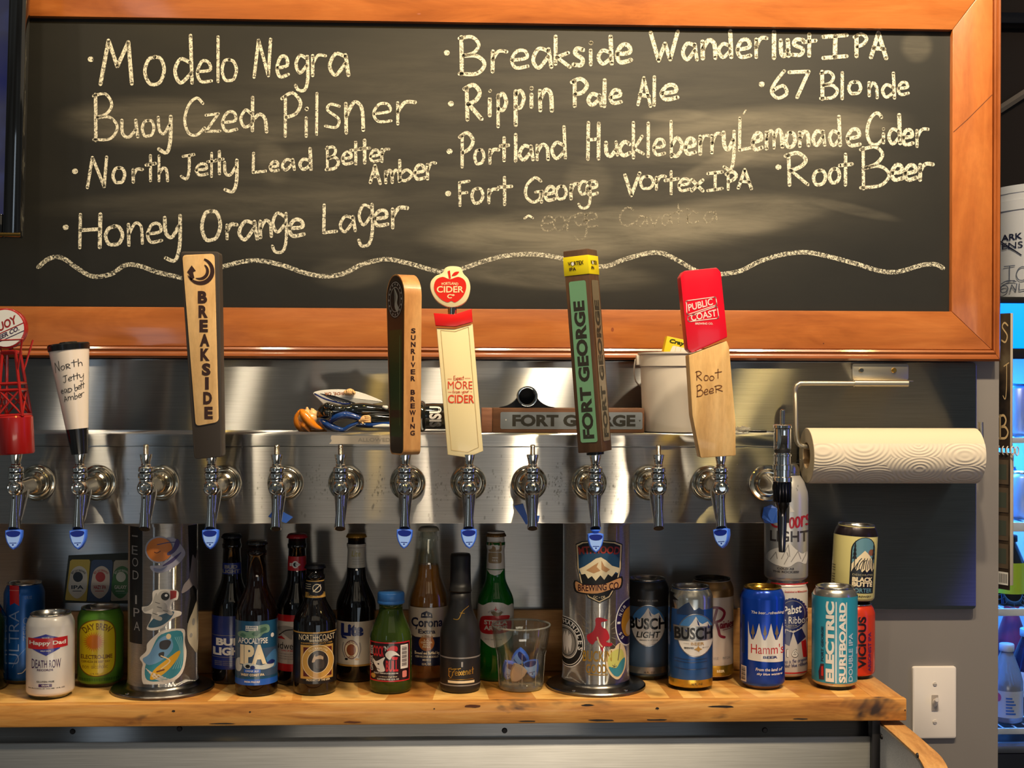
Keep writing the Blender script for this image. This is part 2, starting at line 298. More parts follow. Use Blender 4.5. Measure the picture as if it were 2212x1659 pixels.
# ------------------------------------------------------------------ printed artwork (flat shapes, text) mapped on to surfaces
_txt = {}
def textmesh(t, bold, shear, space):
    k = (t, bold, shear, space)
    if k not in _txt:
        cu = bpy.data.curves.new('t', 'FONT'); cu.body = t; cu.size = 1; cu.offset = bold; cu.shear = shear; cu.space_character = space
        cu.resolution_u = 3
        o = bpy.data.objects.new('t', cu); me = bpy.data.meshes.new_from_object(o)
        vs = [(v.co.x, v.co.y) for v in me.vertices]; fs = [tuple(p.vertices) for p in me.polygons]
        bpy.data.objects.remove(o); bpy.data.curves.remove(cu); bpy.data.meshes.remove(me)
        _txt[k] = (vs, fs)
    return _txt[k]
class Art:
    def __init__(s): s.it = []; s.mats = []
    def mi(s, m):
        if m not in s.mats: s.mats.append(m)
        return s.mats.index(m)
    def raw(s, vs, fs, m, lay): s.it.append((vs, fs, s.mi(m), lay))
    def poly(s, pts, m, lay=1): s.raw(list(pts), [tuple(range(len(pts)))], m, lay)
    def rect(s, x0, x1, y0, y1, m, lay=1): s.poly([(x0, y0), (x1, y0), (x1, y1), (x0, y1)], m, lay)
    def ell(s, cx, cy, rx, ry, m, lay=1, n=36, a0=0, a1=360):
        full = a1-a0 >= 360
        s.poly([(cx+rx*cos(radians(a0+(a1-a0)*k/n)), cy+ry*sin(radians(a0+(a1-a0)*k/n))) for k in range(n+(0 if full else 1))], m, lay)
    def ring(s, cx, cy, rx, ry, w, m, lay=1, n=40, a0=0, a1=360):
        vs = []; 
        for k in range(n+1):
            a = radians(a0+(a1-a0)*k/n); vs += [(cx+rx*cos(a), cy+ry*sin(a)), (cx+(rx-w)*cos(a), cy+(ry-w)*sin(a))]
        s.raw(vs, [(2*k, 2*k+1, 2*k+3, 2*k+2) for k in range(n)], m, lay)
    def text(s, t, cx, cy, h, m, lay=2, w=None, bold=.015, shear=0, rot=0, space=1, arc=None, slope=0, grow=None):
        vs, fs = textmesh(t, bold, shear, space)
        if not vs: return
        xs = [v[0] for v in vs]; ys = [v[1] for v in vs]
        a, b, c, d = min(xs), max(xs), min(ys), max(ys)
        sy = h/(d-c); sx = (w/(b-a)) if w else sy
        out = []
        for x, y in vs:
            u = (x-(a+b)/2)*sx; v = (y-(c+d)/2)*sy
            if grow: v *= 1+grow*(u/((b-a)*sx/2))**2
            v += slope*u
            if arc:                                     # bend on a circle of radius arc (positive: ends turn down)
                th = u/arc; r = arc+v; u, v = r*sin(th), r*cos(th)-arc
            q = radians(rot); out.append((cx+u*cos(q)-v*sin(q), cy+u*sin(q)+v*cos(q)))
        s.raw(out, fs, m, lay)
    def stroke(s, pts, w, m, lay=1, caps=True):
        pts = list(pts); line = pts and pts[-1] == 'l'
        if line: pts = pts[:-1]
        h = w/2; vs = []; fs = []
        def disc(p):
            b0 = len(vs)
            for k in range(8): vs.append((p[0]+h*cos(pi*k/4), p[1]+h*sin(pi*k/4)))
            fs.append(tuple(range(b0, b0+8)))
        if line:
            for a, b in zip(pts, pts[1:]):
                d = sqrt((b[0]-a[0])**2+(b[1]-a[1])**2) or 1e-9; nx, ny = -(b[1]-a[1])/d*h, (b[0]-a[0])/d*h; k = len(vs)
                vs += [(a[0]+nx, a[1]+ny), (a[0]-nx, a[1]-ny), (b[0]-nx, b[1]-ny), (b[0]+nx, b[1]+ny)]; fs.append((k, k+1, k+2, k+3))
            if caps:
                for p in pts: disc(p)
        else:
            for i, p in enumerate(pts):
                a, b = pts[max(i-1, 0)], pts[min(i+1, len(pts)-1)]
                d = sqrt((b[0]-a[0])**2+(b[1]-a[1])**2) or 1e-9; nx, ny = -(b[1]-a[1])/d*h, (b[0]-a[0])/d*h
                vs += [(p[0]+nx, p[1]+ny), (p[0]-nx, p[1]-ny)]
            fs = [(2*i, 2*i+1, 2*i+3, 2*i+2) for i in range(len(pts)-1)]
            if caps: disc(pts[0]); disc(pts[-1])
        s.raw(vs, fs, m, lay)
    def hand(s, t, x0, y0, x1, y1, cap, w, m, lay=1, rnd=None, jit=.03):
        for st in handstrokes(t, x0, y0, x1, y1, cap, rnd, jit): s.stroke(st, w, m, lay)
    def build(s, name, parent, fn, step=None, label=None, clip=None):
        bm = B(); gap = {}
        for vs, fs, mi, lay in s.it:
            bv = [bm.verts.new((x, y, lay)) for x, y in vs]
            for f in fs:
                if len(set(f)) < 3: continue
                try: bm.faces.new([bv[i] for i in f]).material_index = mi
                except ValueError: pass
        bmesh.ops.triangulate(bm, faces=[f for f in bm.faces if len(f.verts) > 4])
        if clip:
            for co, no in (((clip[0], 0, 0), (-1, 0, 0)), ((clip[1], 0, 0), (1, 0, 0)), ((0, clip[2], 0), (0, -1, 0)), ((0, clip[3], 0), (0, 1, 0))):
                bmesh.ops.bisect_plane(bm, geom=bm.verts[:]+bm.edges[:]+bm.faces[:], plane_co=co, plane_no=no, clear_outer=True)
        if step and bm.verts:
            x0 = min(v.co.x for v in bm.verts); x1 = max(v.co.x for v in bm.verts); x = x0+step
            while x < x1:
                bmesh.ops.bisect_plane(bm, geom=bm.verts[:]+bm.edges[:]+bm.faces[:], plane_co=(x, 0, 0), plane_no=(1, 0, 0)); x += step
        for f in bm.faces:
            if f.normal.z < 0: f.normal_flip()
        for v in bm.verts: v.co = Vector(fn(v.co.x, v.co.y, v.co.z))
        me = bpy.data.meshes.new(name); bm.to_mesh(me); bm.free()
        for m in s.mats: me.materials.append(m)
        o = bpy.data.objects.new(name, me); COL.objects.link(o); o.parent = parent
        if label: o['label'] = label
        return o
def wrap(R, z0=0, turn=0, k=.001, off=.0003, gap=.00012):
    """(u, v) in mm around an upright cylinder of radius R (number or function of z), u = 0 facing the viewer"""
    def fn(u, v, lay):
        z = z0+v*k; r0 = R(z) if callable(R) else R
        rr = R(z0) if callable(R) else R
        a = u*k/rr + turn; r = r0+off+lay*gap
        return (r*sin(a), -r*cos(a), z)
    return fn
def flat(y=0, k=.001, gap=.00012, off=.0002, x0=0, z0=0):
    return lambda u, v, lay: (x0+u*k, y-off-lay*gap, z0+v*k)
def dup(root, loc, label, group=None):
    r = root.copy(); COL.objects.link(r); r.location = loc; r['label'] = label
    if group: r['group'] = group
    for ch in list(root.children):
        c = ch.copy(); COL.objects.link(c); c.parent = r
        for g in ch.children:
            d = g.copy(); COL.objects.link(d); d.parent = c
    return r
RND = random.Random(7)
# ================================================================== THE SETTING
ST = 1.05                                             # shelf top
YW, YS, YB, YF = 1.970, 1.958, 1.963, 1.952           # wall, steel sheet, blackboard, board frame
TF = 1.780                                            # tap tower front
def X(px, Y, py=829): return P(px, py, Y).x
def Z(py, Y, px=1106): return P(px, py, Y).z
mat_wall = M('grey_wall_paint', (128, 122, 118), .6)
bump(mat_wall, noise(mat_wall, 160, 3), .12, .0006)
wall_x1 = X(2158, YW)
bm = B(); box(bm, -1.6, wall_x1, YW, YW+.12, 0, 2.9); struct('wall_back', bm, mat_wall)
bm = B(); box(bm, -1.6, 3.2, 3.6, 3.7, 0, 2.9); struct('wall_rear_room', bm, M('dark_brown_wall', (46, 38, 36), .6))
bm = B(); box(bm, -1.6, 3.2, -2.6, 3.7, -.05, 0); struct('floor', bm, M('dark_floor', (60, 56, 52), .5))
# ---- steel sheet on the wall
m_sheet = steel('brushed_wall_sheet', (150, 152, 147), .32, .55)
bm = B(); xs1 = X(2110, YS); zt, zb = Z(778.4, YF)-.0205, Z(1320, YS)
prism(bm, rrect(-1.5, xs1, zb, zt+.02, .006), YS, YW, bev=.0006)
tag(ob('wall_sheet', bm, m_sheet), 'large stainless steel sheet on the wall behind the taps and bottles', 'metal sheet')
# ---- wooden backboard behind the bottles
m_back = wood('backboard_wood', (150, 100, 55), (196, 142, 84), (222, 172, 108), (1, 6, 6), 7, .45, .1)
bxo_ = bxo('backboard', -1.5, X(1815, 1.945), 1.945, YS-.0005, ST+.0005, Z(1318, 1.945), m_back)
tag(bxo_, 'low pale wooden board standing along the wall behind the bottles and cans', 'board')
# ---- shelf
m_top = wood('shelf_top_wood', (204, 142, 72), (240, 186, 106), (250, 210, 138), (2.2, 7, 7), 6, .32, .35, stain=(14, (1, 2, 2), .66, (120, 66, 28)))
n, l, b = nodes(m_top)
blk = noise(m_top, 9, 0, (1, .12, 0)); bc = ramp(m_top, blk, [(.35, (216, 190, 165)), (.44, (255, 255, 255)), (.55, (236, 215, 195)), (.62, (255, 246, 236))])
for e_ in [x for x in n if x.type == 'VALTORGB'][-1:]: e_.color_ramp.interpolation = 'CONSTANT'
src = b.inputs['Base Color'].links[0].from_socket
l.new(mix(m_top, 1.0, src, bc, 'MULTIPLY'), b.inputs['Base Color'])
m_nose = wood('shelf_front_wood', (158, 96, 42), (214, 148, 72), (234, 178, 102), (1, 9, 9), 8, .5, .1, .1, stain=(9, (.5, 1, 1.3), .6, (58, 46, 42)))
sx1 = X(1959, 1.758, 1517)
th = thing('bar_shelf', 'worn wooden bar shelf carrying the bottles, cans and tap tower', 'shelf', (0, 0, 0))
bxo('shelf_board', -1.5, sx1-.045, 1.7725, 1.9695, ST-.022, ST, m_top, th, .0012)
bxo('end_board', sx1-.0448, sx1, 1.7725, 1.9695, ST-.026, ST, wood('shelf_end_wood', (182, 122, 64), (216, 156, 90), (234, 182, 114), (9, 1.5, 9), 7, .35, .3), th, .0015)
bxo('front_edging', -1.5, sx1, 1.758, 1.7724, ST-.0305, ST+.0012, m_nose, th, .002)
# worn paint chips on the edging
a = Art(); chip = M('worn_dark_wood', (96, 50, 24), .6); dk = M('black_grime', (36, 30, 30), .7)
for px, py, w, h, mm in ((1020, 1525, 44, 7, chip), (760, 1560, 40, 5, chip), (375, 1536, 8, 4, dk), (540, 1538, 5, 3, dk), (1420, 1530, 9, 5, dk), (1560, 1526, 60, 5, dk), (1955, 1534, 4, 4, dk), (938, 1531, 4, 3, dk), (1270, 1523, 30, 4, dk), (1300, 1556, 70, 4, dk), (1140, 1558, 40, 3, dk), (1420, 1555, 50, 4, dk), (1730, 1553, 40, 3, dk), (480, 1563, 60, 3, dk)):
    pts = [(px+w*.5*cos(q*pi/5)*RND.uniform(.7, 1.1), -py+h*.5*sin(q*pi/5)*RND.uniform(.6, 1.2)) for q in range(10)]
    a.poly(pts, mm)
a.build('wear_marks', th, lambda u, v, lay: P(u, -v, 1.758-.0004))
# ---- steel skirting below the shelf
m_low = steel('sink_splash_steel', (122, 119, 115), .62, .25, (3, 60, 400), .5)
m_strip = steel('sink_flange_steel', (100, 104, 116), .4, .2)
cx = X(1880, 1.776, 1600)
th = thing('sink_backsplash', 'grey steel backsplash of the sink under the wooden shelf', 'backsplash')
bxo('upper_flange', -1.5, cx+.012, 1.788, 1.793, Z(1604, 1.788), ST-.0309, m_strip, th, .0004)
bxo('lower_panel', -1.5, cx, 1.774, 1.7795, Z(1760, 1.775), Z(1598, 1.775), m_low, th, .001)
bxo('corner_seam', cx, cx+.012, 1.768, 1.7875, Z(1760, 1.77), ST-.0312, M('stained_corner', (52, 50, 52), .45, .7), th, .001)
def screw(bm, r=.0032, h=.0022):
    lathe(bm, [(r, 0), (r, h*.4), (r*.75, h), (0, h)], 14, YAX)
for px, py in ((157, 1580), (388, 1574), (1090, 1578), (1652, 1577)):
    bm = B(); screw(bm, .004); p = P(px, py, 1.788)
    ob('screw', bm, M('dark_screw', (46, 44, 46), .5, .8), th, p)
# ---- wooden-topped side guard at the right
th = thing('side_splash_guard', 'curved plywood side guard with steel face at the right end of the sink', 'splash guard')
gx0, gx1 = X(1893, 1.785, 1562), X(1943, 1.785, 1562); gz = Z(1563, 1.785)
pr = [(1.786, gz), (1.72, gz-.001), (1.64, gz-.004)] + [(1.64-.075*sin(q*pi/16), gz-.004-.075*(1-cos(q*pi/16))) for q in range(1, 9)] + [(1.565, gz-.22), (1.786, gz-.22)]
def yzprism(bm, pr, x0, x1, mi=0):
    a = [bm.verts.new((x0, y, z)) for y, z in pr]; c = [bm.verts.new((x1, y, z)) for y, z in pr]; k = len(pr)
    fs = [bm.faces.new(a), bm.faces.new(c[::-1])] + [bm.faces.new((a[i], a[(i+1) % k], c[(i+1) % k], c[i])) for i in range(k)]
    for f in fs: f.material_index = mi
bm = B(); yzprism(bm, pr, gx0+.003, gx1)
ob('plywood_panel', bm, wood('guard_plywood', (150, 98, 48), (196, 142, 82), (214, 166, 104), (6, 1.2, 3), 12, .6, 0, .1, stain=(30, (.6, 1.6, 1), .68, (92, 62, 36))), th)
bm = B(); yzprism(bm, [(y+.0, z-.002) for y, z in pr], gx0, gx0+.0028)
ob('steel_face', bm, steel('guard_steel', (112, 108, 108), .4, .2), th)
for px, py, Y in ((1900, 1592, 1.76), (1970, 1632, 1.62)):
    bm = B(); lathe(bm, [(.0035, 0), (.003, .002), (0, .002)], 12, Matrix.Rotation(-pi/2, 4, 'Y')); ob('screw', bm, M('dark_screw'), th, (gx0, Y, P(px, py, Y).z))
# ---- light switch
pl = P(2016, 1516, YW)
th = thing('light_switch', 'white toggle light switch on the grey wall right of the shelf', 'light switch', pl)
m_ivory = M('white_switch_plastic', (232, 222, 214), .35, coat=.2)
bm = B(); prism(bm, rrect(-.0355, .0355, -.0575, .0575, .004), -.0062, -.0002, bev=.0025); ob('wall_plate', bm, m_ivory, th)
bm = B(); prism(bm, rrect(-.0053, .0053, -.0125, .0125, .001), -.0072, -.006); fr = ob('toggle_frame', bm, M('switch_recess', (168, 158, 150), .5), th)
bm = B(); ellloft(bm, [((0, -.006, -.001), (.0042, 0, 0), (0, 0, .007)), ((0, -.013, .005), (.0038, 0, 0), (0, 0, .004)), ((0, -.0165, .0075), (.0035, 0, 0), (0, 0, .0034))]); ob('toggle', bm, m_ivory, fr)
for s in (.0303, -.0303):
    bm = B(); lathe(bm, [(.0034, 0), (.003, .0012), (0, .0015)], 16, YAX); box(bm, -.003, .003, -.0019, -.0012, -.0004, .0004); ob('screw', bm, M('painted_screw', (205, 196, 188), .4), th, (0, -.0062, s))
# ================================================================== CHALKBOARD
m_board = M('blackboard', (34, 32, 28), .55)
n, l, b = nodes(m_board)
base = ramp(m_board, noise(m_board, 5, 6, (1, 1, 1.6), .65), [(.3, (14, 14, 12)), (.7, (25, 24, 20))])
streak = ramp(m_board, noise(m_board, 16, 5, (.35, 1, 2.6), .65, .4), [(.28, .25), (.72, 1.0)])
tcn = n.new('ShaderNodeTexCoord')
SM = [(330, 262, 215, 60, 0, .30), (560, 285, 190, 34, 4, .16), (1650, 292, 340, 72, 5, .40), (1560, 352, 130, 24, 25, .34), (1300, 500, 420, 58, 2, .50), (1140, 530, 250, 50, -4, .3), (1560, 470, 260, 50, 6, .40), (1190, 590, 260, 40, -3, .30), (1840, 452, 120, 14, -12, .18), (590, 350, 40, 60, 20, .14), (480, 440, 420, 40, 2, .12), (1270, 395, 60, 60, 10, .18), (1130, 350, 900, 330, 0, .14), (750, 590, 90, 40, 0, .12), (1460, 250, 80, 16, 3, .28), (1980, 100, 40, 40, 40, .2)]
cur = base
for px, py, rx, ry, rot, st in SM:
    c = P(px, py, YB); s = YB/FPX
    mpn = n.new('ShaderNodeMapping'); mpn.vector_type = 'TEXTURE'
    mpn.inputs['Location'].default_value = c; mpn.inputs['Rotation'].default_value = (0, -radians(rot), 0); mpn.inputs['Scale'].default_value = (rx*s, 1, ry*s)
    ln = n.new('ShaderNodeVectorMath'); ln.operation = 'LENGTH'
    l.new(tcn.outputs['Object'], mpn.inputs['Vector']); l.new(mpn.outputs[0], ln.inputs[0])
    mr = n.new('ShaderNodeMapRange'); mr.interpolation_type = 'SMOOTHSTEP'
    mr.inputs[1].default_value = 1.05; mr.inputs[2].default_value = .55; mr.inputs[3].default_value = 0; mr.inputs[4].default_value = st
    l.new(ln.outputs['Value'], mr.inputs[0])
    mu = n.new('ShaderNodeMath'); mu.operation = 'MULTIPLY'; l.new(mr.outputs[0], mu.inputs[0]); l.new(streak, mu.inputs[1])
    cur = mix(m_board, mu.outputs[0], cur, (146, 138, 120))
l.new(cur, b.inputs['Base Color'])
XR_in, XR_out = X(2057, YF, 400), X(2161, YF, 400)
ZT_in, ZB_in = Z(50, YF), Z(667.5, YF)
ZB_mid, ZB_out = Z(751, YF), Z(777, YF)
ZT_out = ZT_in+.085; XL_in, XL_out = -1.12, -1.2; XR_mid = X(2144, YF, 400)
th = thing('chalkboard', 'big black menu chalkboard with chalk handwriting in a reddish wood frame', 'chalkboard')
bxo('writing_surface', XL_out+.02, XR_in+.01, YB, YB+.008, ZB_in-.01, ZT_in+.01, m_board, th, 0)
m_rail = wood('frame_wood', (138, 74, 32), (170, 98, 46), (188, 116, 60), (1, 5, 5), 5, .28, .45, .07)
m_stile = wood('frame_wood_upright', (136, 70, 30), (172, 98, 46), (194, 120, 62), (5, 5, 1), 5, .28, .45, .07)
m_bead = wood('frame_bead', (124, 62, 26), (148, 80, 36), (166, 94, 46), (1, 5, 5), 5, .3, .4, .06)
m_bead2 = wood('frame_bead_upright', (124, 62, 26), (148, 80, 36), (166, 94, 46), (5, 5, 1), 5, .3, .4, .06)
def rail(name, pts, m, y0=YF, bev=.0012):
    bm = B(); prism(bm, pts, y0, YB+.007, bev=bev); return ob(name, bm, m, th)
g = .0003
rail('frame_rail', [(XL_in, ZB_in), (XR_in-g, ZB_in), (XR_mid-g, ZB_mid), (XL_out, ZB_mid)], m_rail)
rail('frame_rail', [(XL_in, ZT_in), (XL_out, ZT_out), (XR_mid-g, ZT_out), (XR_in-g, ZT_in)], m_rail)
rail('frame_rail', [(XR_in, ZB_in), (XR_mid, ZB_mid), (XR_mid, ZT_out), (XR_in, ZT_in)], m_stile)
rail('frame_rail', [(XL_in-.001, ZB_in), (XL_in-.001, ZT_in), (XL_out, ZT_out), (XL_out, ZB_mid)], m_stile)
def bead(name, L0, L1, horizontal, m):
    # cove moulding: a stepped section swept along the edge
    sec = [(0, .0), (.0008, -.004), (.004, -.0055), (.0075, -.0035), (.0105, -.006), (.0145, -.0065), (.0178, -.004), (.0183, 0), (.0183, .022), (0, .022)]
    bm = B()
    def pt(s, d, t):
        return (t, YF+d, ZB_mid-.0004-s) if horizontal else (XR_mid+.0004+s*.62, YF+d, t)
    A = [bm.verts.new(pt(s, d, L0)) for s, d in sec]; C = [bm.verts.new(pt(s, d, L1 + (s*.62 if horizontal else -s))) for s, d in sec]; k = len(sec)
    bm.faces.new(A); bm.faces.new(C[::-1])
    for i in range(k): bm.faces.new((A[i], A[(i+1) % k], C[(i+1) % k], C[i]))
    ob(name, bm, m, th, smooth=1)
bead('edge_moulding', XL_out, XR_mid, True, m_bead)
bead('edge_moulding', ZT_out, ZB_mid, False, m_bead2)
a = Art(); a.stroke([(2060, -285), (2090, -258), (2143, -205), 'l'], 1.6, M('dark_joint', (92, 44, 20), .6))
a.ell(1323, -712, 3, 4.5, M('wood_knot', (140, 70, 32), .5)); a.ell(1470, -702, 2, 2, M('wood_knot'), n=12); a.ell(1779, -742, 1.5, 1.5, M('dark_joint'), n=10); a.ell(905, -30, 4, 2, M('wood_knot'), n=10)
a.build('frame_joint', th, lambda u, v, lay: P(u, -v, YF-.0002*lay))
# ---- chalk writing
def chalk(name, cover, c=(224, 218, 198)):
    m = M(name, c, .95, spec=.1); n, l, b = nodes(m)
    z = noise(m, 1000, 2, (1, 1, 1), .7); z2 = noise(m, 240, 3, (1, 1, 1), .6)
    ad = n.new('ShaderNodeMath'); ad.operation = 'ADD'; l.new(z, ad.inputs[0]); l.new(z2, ad.inputs[1])
    al = ramp(m, ad.outputs[0], [(cover, 0.0), (cover+.13, 1.0)])
    # fac of two noises runs 0..2: halve it into the ramp
    hv = n.new('ShaderNodeMath'); hv.operation = 'MULTIPLY'; hv.inputs[1].default_value = .5
    l.new(ad.outputs[0], hv.inputs[0]); r = [x for x in n if x.type == 'VALTORGB'][-1]; l.new(hv.outputs[0], r.inputs['Fac'])
    l.new(al, b.inputs['Alpha']); return m
m_ch = chalk('chalk', .40); m_ch2 = chalk('chalk_wide', .45); m_ghost = chalk('rubbed_chalk', .47, (176, 168, 148))
LINES = [
 [('.', 188, 133, 204, 133, 10), ('M', 214, 184, 291, 184, 97), ('o', 309, 185, 361, 183, 118), ('d', 373, 181, 422, 181, 106), ('e', 422, 181, 461, 181, 92), ('l', 467, 178, 475, 178, 100), ('o', 476, 177, 516, 177, 92),
  ('N', 546, 168, 590, 168, 85), ('e', 594, 170, 627, 168, 88), ('g', 634, 164, 670, 163, 84), ('r', 668, 165, 706, 164, 90), ('a', 707, 163, 758, 165, 92)],
 [('B', 199, 306, 256, 306, 104), ('u', 258, 299, 302, 298, 78), ('o', 304, 297, 337, 296, 70), ('y', 337, 297, 373, 297, 86), ('C', 395, 297, 446, 290, 82), ('z', 440, 288, 480, 286, 80), ('e', 476, 288, 516, 286, 86), ('c', 516, 276, 546, 277, 74), ('h', 538, 284, 582, 288, 76),
  ('P', 606, 297, 654, 297, 95), ('i', 655, 296, 668, 296, 82), ('l', 679, 292, 690, 292, 92), ('s', 700, 279, 738, 279, 104), ('n', 740, 290, 792, 284, 128), ('e', 802, 267, 850, 266, 80), ('r', 850, 271, 900, 268, 96)],
 [('.', 154, 375, 170, 375, 10), ('N', 186, 407, 236, 407, 70), ('o', 241, 398, 274, 396, 66), ('r', 282, 396, 310, 394, 58), ('t', 313, 393, 337, 392, 66), ('h', 338, 393, 367, 392, 58), ('J', 388, 390, 422, 387, 54), ('e', 420, 381, 452, 380, 50), ('t', 446, 384, 468, 384, 62), ('t', 464, 378, 484, 378, 58), ('y', 480, 388, 516, 384, 74),
  ('L', 542, 376, 577, 374, 46), ('e', 580, 373, 605, 372, 44), ('a', 606, 370, 640, 368, 46), ('d', 644, 368, 677, 368, 48), ('B', 702, 369, 734, 366, 52), ('e', 736, 357, 764, 356, 52), ('t', 755, 357, 782, 356, 58), ('t', 775, 354, 800, 353, 58), ('e', 796, 352, 824, 350, 50), ('r', 820, 351, 843, 349, 54),
  ('A', 797, 396, 825, 398, 40), ('m', 828, 397, 866, 394, 52), ('b', 858, 393, 894, 390, 48), ('e', 892, 391, 921, 389, 62), ('r', 918, 390, 944, 384, 66)],
 [('.', 134, 496, 150, 496, 10), ('H', 169, 537, 223, 537, 76), ('o', 224, 532, 270, 530, 80), ('n', 271, 532, 314, 528, 92), ('e', 314, 527, 354, 525, 80), ('y', 350, 524, 394, 520, 106), ('O', 432, 522, 482, 519, 66), ('r', 484, 518, 514, 516, 62), ('a', 512, 520, 560, 518, 78), ('n', 556, 516, 592, 513, 74), ('g', 584, 510, 624, 508, 92), ('e', 620, 514, 661, 512, 72),
  ('L', 694, 507, 730, 505, 66), ('a', 730, 504, 772, 500, 66), ('g', 770, 495, 810, 490, 96), ('e', 804, 492, 842, 489, 66), ('r', 840, 494, 883, 490, 84)],
 [('.', 957, 119, 973, 119, 9), ('B', 989, 164, 1050, 164, 86), ('r', 1056, 157, 1098, 156, 92), ('e', 1100, 151, 1146, 149, 76), ('a', 1146, 150, 1196, 148, 84), ('k', 1192, 140, 1236, 148, 64), ('s', 1236, 146, 1264, 144, 76), ('i', 1270, 142, 1282, 142, 66), ('d', 1288, 141, 1328, 140, 62), ('e', 1328, 139, 1368, 136, 76),
  ('W', 1402, 134, 1470, 132, 66), ('a', 1470, 131, 1510, 131, 70), ('n', 1511, 129, 1552, 127, 78), ('d', 1548, 126, 1586, 125, 60), ('e', 1588, 128, 1626, 126, 76), ('r', 1626, 127, 1660, 122, 82), ('l', 1668, 127, 1676, 127, 60), ('u', 1682, 124, 1708, 123, 72), ('s', 1708, 124, 1740, 122, 72), ('t', 1732, 124, 1764, 122, 58), ('I', 1775, 128, 1834, 124, 50), ('P', 1842, 124, 1876, 122, 50), ('A', 1878, 126, 1920, 128, 58)],
 [('.', 966, 229, 982, 229, 10), ('R', 1000, 261, 1046, 259, 76), ('i', 1052, 252, 1064, 252, 76), ('p', 1070, 245, 1098, 244, 80), ('p', 1108, 240, 1136, 238, 84), ('i', 1144, 234, 1152, 233, 58), ('n', 1160, 242, 1198, 241, 92), ('P', 1232, 232, 1272, 232, 62), ('a', 1266, 229, 1304, 231, 50), ('l', 1300, 232, 1312, 232, 60), ('e', 1314, 227, 1346, 225, 58), ('A', 1375, 228, 1410, 232, 64), ('l', 1407, 230, 1420, 230, 66), ('e', 1424, 219, 1468, 216, 62)],
 [('.', 1638, 187, 1653, 187, 9), ('6', 1661, 215, 1704, 213, 62), ('7', 1702, 213, 1750, 213, 60), ('B', 1770, 216, 1812, 215, 62), ('l', 1815, 215, 1824, 215, 60), ('o', 1830, 205, 1864, 204, 52), ('n', 1872, 208, 1900, 214, 60), ('d', 1902, 212, 1938, 214, 58), ('e', 1936, 207, 1966, 206, 54)],
 [('.', 963, 332, 979, 332, 10), ('P', 990, 364, 1026, 362, 76), ('o', 1022, 357, 1050, 355, 62), ('r', 1052, 355, 1080, 354, 62), ('t', 1078, 350, 1100, 349, 60), ('l', 1110, 350, 1118, 350, 60), ('a', 1118, 348, 1156, 346, 60), ('n', 1154, 348, 1190, 346, 66), ('d', 1188, 345, 1227, 344, 72), ('H', 1267, 346, 1298, 346, 82), ('u', 1304, 339, 1338, 338, 62), ('c', 1334, 339, 1364, 337, 60), ('k', 1362, 344, 1394, 334, 80), ('l', 1396, 340, 1405, 340, 76), ('e', 1408, 338, 1440, 336, 66), ('b', 1444, 341, 1478, 336, 80), ('e', 1476, 336, 1506, 334, 66), ('r', 1506, 336, 1536, 332, 80), ('r', 1532, 334, 1560, 328, 80), ('y', 1558, 332, 1590, 332, 92),
  ('L', 1592, 328, 1628, 326, 74), ('e', 1622, 327, 1650, 324, 70), ('m', 1650, 324, 1694, 320, 76), ('o', 1694, 320, 1722, 319, 62), ('n', 1722, 318, 1752, 316, 62), ('a', 1752, 316, 1786, 315, 62), ('d', 1788, 316, 1820, 317, 66), ('e', 1826, 319, 1862, 317, 72), ('C', 1869, 318, 1912, 312, 72), ('i', 1905, 311, 1912, 311, 44), ('d', 1916, 313, 1950, 312, 66), ('e', 1946, 316, 1976, 314, 64), ('r', 1974, 319, 2008, 314, 72)],
 [('.', 960, 423, 976, 423, 9), ('F', 988, 446, 1018, 446, 56), ('o', 1016, 441, 1048, 439, 62), ('r', 1050, 441, 1078, 439, 62), ('t', 1074, 444, 1106, 443, 70), ('G', 1130, 441, 1176, 437, 56), ('e', 1174, 436, 1202, 434, 58), ('o', 1198, 432, 1228, 431, 56), ('r', 1228, 432, 1252, 428, 62), ('g', 1246, 426, 1280, 424, 64), ('e', 1264, 424, 1294, 422, 58), ('V', 1347, 424, 1386, 424, 52), ('o', 1380, 410, 1416, 409, 54), ('r', 1412, 412, 1440, 408, 56), ('t', 1434, 422, 1466, 420, 58), ('e', 1462, 416, 1494, 413, 52), ('x', 1492, 414, 1522, 414, 50), ('I', 1526, 414, 1564, 410, 40), ('P', 1566, 411, 1594, 409, 40), ('A', 1592, 408, 1628, 410, 44)],
 [('.', 1674, 366, 1689, 366, 9), ('R', 1694, 402, 1752, 402, 72), ('o', 1754, 402, 1788, 400, 62), ('o', 1788, 398, 1818, 396, 62), ('t', 1811, 402, 1842, 400, 78), ('B', 1856, 410, 1924, 404, 92), ('e', 1922, 392, 1954, 390, 64), ('e', 1950, 392, 1984, 389, 62), ('r', 1980, 391, 2018, 388, 68)],
]
WID = [7.6, 7, 6.6, 7.6, 8.4, 8, 7.6, 7.6, 7, 7.8]
cf = lambda u, v, lay: P(u, -v, YB-.0004-.00006*lay)
for ln_, w in zip(LINES, WID):
    words = []; last = None
    for it in ln_:
        if last is None or it[0] == '.' or last[0] == '.' or it[1]-last[3] > 11 or it[1] < last[1]: words.append([])
        words[-1].append(it); last = it
    for wd_ in words:
        a = Art()
        for t, x0, y0, x1, y1, cap in wd_:
            if t == '.': a.ell((x0+x1)/2, -y0+5, 6.5, 6, m_ch, n=12)
            else:
                for st in handstrokes(t, x0+w*.4, -y0+w*.3, x1-w*.4, -y1+w*.3, cap-w*.5, RND, .012): a.stroke(st, w*RND.uniform(.85, 1.15), m_ch)
        a.build('chalk_dot' if wd_[0][0] == '.' else 'chalk_word', th, cf)
a = Art()
